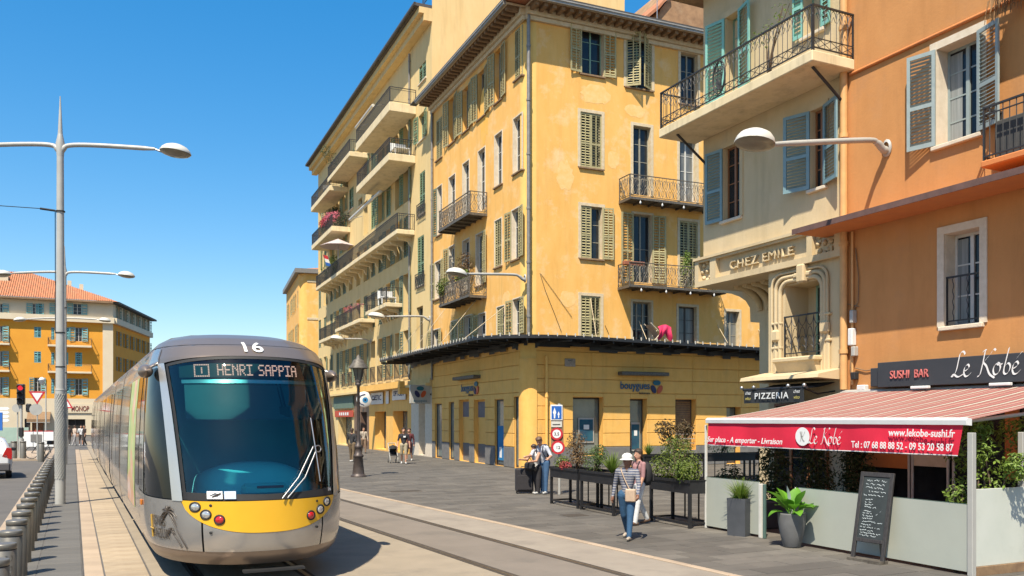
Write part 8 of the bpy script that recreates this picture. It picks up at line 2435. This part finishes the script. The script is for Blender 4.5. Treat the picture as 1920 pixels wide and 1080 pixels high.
        if fingers:
            for q, ln in ((-1.5, 0.034), (-0.5, 0.040), (0.5, 0.043), (1.5, 0.038)):
                b0 = kn + side*q*0.0105*h; m_ = b0 + d2*ln*0.55*h + pal*0.004*h; e_ = m_ + d2*ln*0.42*h + pal*0.012*h
                caps += [(b0, m_, 0.0056*h, 0.0052*h, 'skin'), (m_, e_, 0.0052*h, 0.0046*h, 'skin')]
            th0 = wr + d2*0.012*h + side*0.014*h; th1 = th0 + side*0.018*h + d2*0.022*h + pal*0.008*h
            caps += [(th0, th1, 0.0065*h, 0.0056*h, 'skin'), (th1, th1 + d2*0.02*h + pal*0.004*h, 0.0056*h, 0.005*h, 'skin')]
        J['hand', sd] = kn; J['sh', sd] = sh
    off = np.array([0, 0, -foot_min])
    caps = [(np.array(a)+off, np.array(c)+off, r0, r1, tg) for a, c, r0, r1, tg in caps]
    bm = bmesh.new()
    for a, c, r0, r1, tg in caps: capsule_mesh(bm, a, c, r0, r1)
    me = bpy.data.meshes.new('tmp'); bm.to_mesh(me); bm.free()
    o = bpy.data.objects.new('tmp', me); COL.objects.link(o)
    md = o.modifiers.new('r', 'REMESH'); md.mode = 'VOXEL'; md.voxel_size = vox
    ms = o.modifiers.new('s', 'SMOOTH'); ms.iterations = 2; ms.factor = 0.5
    dg = bpy.context.evaluated_depsgraph_get()
    nm = bpy.data.meshes.new_from_object(o.evaluated_get(dg))
    bpy.data.objects.remove(o); bpy.data.meshes.remove(me)
    n = len(nm.polygons)
    ctr = np.empty(n*3); nm.polygons.foreach_get('center', ctr); ctr = ctr.reshape(-1, 3)
    best = np.full(n, 1e9); idx = np.zeros(n, int)
    order = ['skin', 'top', 'bottom', 'shoe', 'belt', 'lips']
    for a, c, r0, r1, tg in caps:
        ab = c-a; L2 = max(ab@ab, 1e-9); tt_ = np.clip(((ctr-a)@ab)/L2, 0, 1)
        d = np.linalg.norm(ctr-(a+tt_[:, None]*ab), axis=1) - (r0+(r1-r0)*tt_)
        k = d < best; best[k] = d[k]; idx[k] = order.index(tg)
    # clean hems: shorts end at the knee, short sleeves at the elbow
    if legs == 'shorts':
        for sd in (1, -1):
            pass
    m_lip = mat('lips', (0.3, 0.1, 0.08), (0.28, 0.09, 0.07), sc=9)
    for m in (skin, top, bottom, shoes or m_shoe_d, top, m_lip if skin is m_skin else skin): nm.materials.append(m)
    nm.polygons.foreach_set('material_index', idx.astype(np.int32)); nm.polygons.foreach_set('use_smooth', np.ones(n, bool)); nm.update()
    link('body', nm, t)
    # hair as a cap following the head
    b = MB(); rows = []
    for j in range(9):
        v = j/8; row = []
        for k in range(20):
            a = 2*PI*k/20; back = 0.5+0.5*math.sin(a)
            low = -0.01 - 0.055*back if not long_hair else -0.01 - 0.11*back
            ph = v*PI/2
            r_ = 0.057*math.cos(PI/2-ph*1.0) if v > 0 else 0.0005
            zz = 0.05 + 0.056*math.cos(ph)
            if v > 0.6: zz = 0.05+0.056*math.cos(0.6*PI/2) + (low+0.045-(0.05+0.056*math.cos(0.6*PI/2)))*((v-0.6)/0.4)*(0.15+0.85*back**0.7); r_ = 0.057*(1.0 + (0.05 if long_hair else -0.03)*(v-0.6))
            row.append(tuple(hp((r_*math.cos(a)*0.95, 0.006+r_*math.sin(a), zz))+off))
        row.append(row[0]); rows.append(row)
    b.grid(rows)
    b.build('hair', hair, t)
    b = MB()
    for sx in (-1, 1): 
        c = hp((sx*0.018, -0.045, 0.026))+off
        b.lathe([(0.0005, -0.004*h), (0.004*h, 0), (0.0005, 0.004*h)], 8, tuple(c))
    b.build('eyes', m_hair, t)
    t['_'] = 0; del t['_']
    return t, (lambda v: hp(v)+off), J, off, (lambda v: up(v)+off)

def gp(px, py): return gnd(px, py)
cam_h = lambda deg: -TH + R(deg)      # heading 0 = facing the camera
# woman in the white hat
x, y = gp(1176, 1011)
W1, hp, J, off, up = person('woman in a white cap, striped jersey and jeans walking with a beige bag', x, y, cam_h(-24), 1.60, top=m_stripet, bottom=flat('blue_jeans', (0.03, 0.095, 0.19)), shoes=m_shoe_w, skin=m_skin2,
    legL=(0.26, 0.06), legR=(-0.20, 0.42), armL=(0.25, 0.24, 0.50), armR=(-0.15, 0.26, 0.45), head=(-0.2, 0.05), vox=0.0085, bulk=1.02)
b = MB(); rows = []
for z, r_ in ((0.052, 0.060), (0.072, 0.064), (0.093, 0.056), (0.110, 0.034), (0.118, 0.001)): rows.append([tuple(hp((r_*math.cos(a), 0.006+r_*math.sin(a)*1.03, z))) for a in np.linspace(0, 2*PI, 22)])
b.grid(rows)
rows = [[tuple(hp((q*math.cos(a), 0.006+q*math.sin(a)*1.05, 0.053-0.010*(q > 0.07)))) for a in np.linspace(PI*1.05, 1.95*PI, 14)] for q in (0.058, 0.088)]
b.grid(rows); b.grid([[(p[0], p[1], p[2]-0.004) for p in r_] for r_ in rows], flip=True)
b.build('hat', mat('white_cotton', (0.78, 0.75, 0.70), (0.70, 0.67, 0.62), sc=12, rough=0.9), W1)
bag = thing('shoulder_bag', 'beige shoulder bag hanging at the front of the woman in the white cap', 'bag', tuple(W1.location), W1.rotation_euler.z)
m_bag = flat('beige_leather', (0.55, 0.40, 0.28), 0.6)
c = up((0.065, -0.085, 0.0)); b = MB(); b.cbox(c[0]-0.10, c[0]+0.10, c[1]-0.035, c[1]+0.035, c[2]-0.13, c[2]+0.11, 0.02); b.build('pouch', m_bag, bag)
b = MB(); P = [up((-0.075, 0.03, 0.30)), up((-0.06, -0.045, 0.285)), up((-0.02, -0.067, 0.2)), up((0.03, -0.075, 0.1)), up((0.06, -0.08, 0.05))]; b.tube(catmull([tuple(p) for p in P], 4), 0.012, 4); b.build('strap', m_bag, bag)
# companion half hidden behind her
x, y = gp(1197, 984)
W2, hp, J, off, up = person('companion in white trousers half hidden behind the woman in the white cap', x, y, cam_h(-65), 1.62, top=flat('dusty_pink', (0.38, 0.2, 0.2)), sleeve='short', bottom=flat('white_trousers', (0.72, 0.72, 0.70)), shoes=flat('brown_shoe', (0.14, 0.08, 0.05)),
    skin=m_skin, legL=(0.2, 0.05), legR=(-0.22, 0.3), armL=(0.1, 0.1, 0.3), armR=(0, 0.1, 0.3), long_hair=True, vox=0.011)
bp = thing('backpack', 'bulging black backpack on the companion in white trousers', 'bag', tuple(W2.location), W2.rotation_euler.z)
c = up((0.0, 0.105, 0.13)); b = MB(); b.lathe([(0.001, -0.24), (0.12, -0.22), (0.17, -0.12), (0.175, 0.05), (0.14, 0.19), (0.06, 0.25), (0.001, 0.255)], 14, (0, 0, 0))
for i in range(len(b.v)): px_, py_, pz_ = b.v[i]; b.v[i] = (c[0]+px_*1.05, c[1]+py_*0.8, c[2]+pz_*1.05)
b.build('pack', m_blackm, bp); b = MB()
for sx in (-1, 1): b.tube([tuple(up((sx*0.05, 0.06, 0.27))), tuple(up((sx*0.065, -0.03, 0.3))), tuple(up((sx*0.065, -0.07, 0.2))), tuple(up((sx*0.08, 0.03, 0.1)))], 0.016, 4)
b.cbox(c[0]-0.12, c[0]+0.12, c[1]+0.12, c[1]+0.17, c[2]-0.16, c[2]+0.02, 0.03); b.build('strap', flat('black_webbing', (0.02, 0.018, 0.02)), bp)
# man and girl by the suitcase
x, y = gp(1020, 926)
M1, hp, J, off, up = person('man in a white shirt with dark straps bending over by the suitcase', x, y, cam_h(-32), 1.78, top=flat('white_shirt', (0.55, 0.58, 0.66)), sleeve='short', bottom=flat('jeans', (0.05, 0.12, 0.24)), shoes=m_shoe_b,
    lean=0.42, legL=(0.12, 0.1), legR=(-0.05, 0.08), armL=(0.15, 0.55, 1.3), armR=(0.7, 0.15, 0.9), head=(0.1, 0.35), hair=mat('brown_hair', (0.10, 0.05, 0.025), (0.14, 0.075, 0.04), sc=20, rough=0.6), vox=0.012)
bp = thing('backpack', 'dark slim backpack on the bending man', 'bag', tuple(M1.location), M1.rotation_euler.z)
c0_, c1_ = up((0, 0.10, 0.05)), up((0, 0.10, 0.25)); b = MB(); b.tube([tuple(c0_), tuple((c0_+c1_)/2+np.array([0, 0.03, 0])), tuple(c1_)], [0.12, 0.16, 0.11], 12); b.build('pack', flat('navy_pack', (0.03, 0.035, 0.06)), bp)
b = MB()
for sx in (-1, 1): b.tube([tuple(up((sx*0.055, 0.06, 0.28))), tuple(up((sx*0.06, -0.02, 0.305))), tuple(up((sx*0.06, -0.072, 0.22))), tuple(up((sx*0.075, -0.03, 0.08)))], 0.018, 4)
b.build('strap', flat('navy_strap', (0.03, 0.035, 0.06)), bp)
x, y = gp(1007, 926)
G1, hp, J, off, up = person('girl in wide black trousers with a white jacket leaning beside the bending man', x, y, cam_h(-50), 1.50, top=flat('white_jacket', (0.66, 0.64, 0.62)), sleeve='none', bottom=flat('black_trousers', (0.025, 0.022, 0.025)), legs='wide', shoes=m_shoe_b,
    lean=0.2, legL=(0.06, 0.03), legR=(-0.08, 0.06), armL=(0.6, 0.1, 1.0), armR=(0.8, 0.1, 0.9), head=(0.0, 0.25), hair=m_hair, long_hair=True, vox=0.012)
hb = thing('handbag', 'black handbag carried by the girl beside the suitcase', 'bag', tuple(G1.location), G1.rotation_euler.z)
c = up((-0.03, -0.16, 0.06)); b = MB(); b.cbox(c[0]-0.2, c[0]+0.2, c[1]-0.08, c[1]+0.08, c[2]-0.12, c[2]+0.1, 0.05); b.build('pouch', m_blackm, hb); b = MB(); b.tube([(c[0]-0.14, c[1], c[2]+0.09), (c[0], c[1], c[2]+0.24), (c[0]+0.14, c[1], c[2]+0.09)], 0.012, 5); b.build('handle', m_blackm, hb)
x, y = gp(983, 925)
t = thing('suitcase', 'black upright suitcase standing beside the bending man', 'suitcase', (x, y, 0), cam_h(6))
m_case = mat('black_luggage_cloth', (0.03, 0.026, 0.03), (0.022, 0.02, 0.022), sc=25, rough=0.8, bump=0.3, bsc=120)
MB().cbox(-0.27, 0.27, -0.15, 0.15, 0.05, 0.76, 0.045).build('shell', m_case, t)
b = MB(); b.cbox(-0.22, 0.22, -0.168, -0.151, 0.12, 0.55, 0.008); b.build('front_pocket', m_case, t)
b = MB(); b.tube([(-0.1, 0, 0.76), (-0.09, 0, 0.805), (0.09, 0, 0.805), (0.1, 0, 0.76)], 0.014, 6); b.build('handle', m_rubber, t)
for sx in (-0.22, 0.22):
    for sy in (-0.11, 0.11):
        b = MB(); b.lathe([(0.001, -0.015), (0.03, -0.012), (0.03, 0.012), (0.001, 0.015)], 10)
        for i in range(len(b.v)): px_, py_, pz_ = b.v[i]; b.v[i] = (pz_, px_, py_)
        b.build('wheel', m_rubber, t, (sx, sy, 0.031))
# couple with a folded stroller
x, y = gp(757, 870)
M2, hp, J, off, up = person('man in a dark printed t-shirt and beige shorts walking with a buggy', x, y, cam_h(8), 1.80, top=flat('black_tshirt', (0.022, 0.02, 0.026)), sleeve='short', bottom=flat('beige_shorts', (0.42, 0.36, 0.24)), legs='shorts', shoes=m_shoe_b, legL=(0.15, 0.05), legR=(-0.15, 0.25), armL=(0.1, 0.22, 0.2), armR=(0.15, 0.25, 0.2), vox=0.018, fingers=False)
c = up((0.02, -0.066, 0.22)); MB().cbox(c[0]-0.06, c[0]+0.06, c[1]-0.02, c[1]+0.0, c[2]-0.04, c[2]+0.04, 0.004).build('shirt_print', m_white_e, M2)
x, y = gp(767, 864)
person('person in a maroon top walking just behind the man with the buggy', x, y, cam_h(-10), 1.74, top=flat('maroon_top', (0.10, 0.015, 0.02)), bottom=flat('dark_shorts', (0.06, 0.02, 0.025)), legs='shorts', shoes=m_shoe_b, legL=(-0.15, 0.2), legR=(0.15, 0.05), vox=0.018, fingers=False, armL=(-0.1, 0.2, 0.3))
x, y = gp(737, 868)
t = thing('buggy', 'small dark folding buggy pushed by the man in shorts', 'pushchair', (x, y, 0), cam_h(20))
b = MB()
for sx in (-0.2, 0.2): b.tube([(sx, 0.3, 1.0), (sx, -0.2, 0.3), (sx, -0.3, 0.08)], 0.018, 6); b.tube([(sx, -0.15, 0.75), (sx, 0.25, 0.08)], 0.018, 6)
b.tube([(-0.2, 0.3, 1.0), (0.2, 0.3, 1.0)], 0.02, 6); b.build('frame', m_grey, t)
b = MB(); b.grid([[(x_, 0.12, 0.75), (x_, 0.05, 0.42), (x_, -0.25, 0.36)] for x_ in (-0.19, 0.19)]); b.lathe([(0.22, 0), (0.2, 0.12), (0.001, 0.2)], 10, (0, 0.02, 0.72)); b.build('seat_cloth', m_blackm, t)
for sx in (-0.2, 0.2):
    for sy in (-0.3, 0.25):
        b = MB(); b.tube([(sx+0.0, sy+0.08*math.cos(a), 0.09+0.08*math.sin(a)) for a in np.linspace(0, 2*PI, 14)], 0.014, 5); b.build('wheel', m_rubber, t)
# two people beyond the lantern post
x, y = gp(660, 866)
person('person in a dark top and brown trousers beyond the lantern post', x, y, cam_h(170), 1.76, top=flat('charcoal_top', (0.03, 0.03, 0.032)), bottom=flat('brown_trousers', (0.16, 0.11, 0.06)), shoes=m_shoe_b, legL=(0.12, 0.05), legR=(-0.15, 0.2), vox=0.02, fingers=False)
x, y = gp(668, 862)
P2, hp, J, off, up = person('person with a round grey backpack beside the lantern post', x, y, cam_h(185), 1.66, top=flat('grey_top', (0.13, 0.13, 0.135)), bottom=flat('black_bottoms', (0.03, 0.028, 0.03)), legL=(0.1, 0.05), legR=(-0.1, 0.2), vox=0.02, fingers=False)
bp = thing('backpack', 'round grey backpack of the person beside the lantern post', 'bag', tuple(P2.location), P2.rotation_euler.z)
c = up((0.0, 0.10, 0.16)); b = MB(); b.lathe([(0.001, -0.22), (0.15, -0.18), (0.18, 0), (0.13, 0.18), (0.001, 0.24)], 12, tuple(c)); b.build('pack', flat('grey_pack', (0.17, 0.17, 0.18)), bp)
x, y = gp(682, 850)
person('distant person in a pale top in front of the brown shop pillar', x, y, cam_h(20), 1.7, top=flat('pale_top', (0.45, 0.38, 0.3)), bottom=flat('tan_bottoms', (0.25, 0.16, 0.1)), vox=0.024, fingers=False)
# group at the end of the sidewalk
for px, py, hd, tp, bt, lg, lab in ((129, 834, 200, (0.03, 0.022, 0.022), (0.025, 0.02, 0.02), 'long', 'distant person in black at the end of the sidewalk'), (140, 835, 150, (0.65, 0.5, 0.4), (0.35, 0.33, 0.33), 'long', 'distant person in a pale orange top beside the one in black'),
                                  (152, 833, 30, (0.72, 0.72, 0.72), (0.10, 0.08, 0.07), 'shorts', 'distant person in a white t-shirt and dark shorts by the tram end'), (158, 832, -30, (0.04, 0.025, 0.022), (0.03, 0.025, 0.025), 'long', 'distant person in dark clothes right of the white t-shirt')):
    x, y = at(px, 72)
    person(lab, x, y, cam_h(hd), 1.72, top=flat('far%d' % px, tp), bottom=flat('farb%d' % px, bt), legs=lg, sleeve='short', shoes=m_shoe_b, vox=0.026, fingers=False, legL=(0.2, 0.05), legR=(-0.2, 0.25))
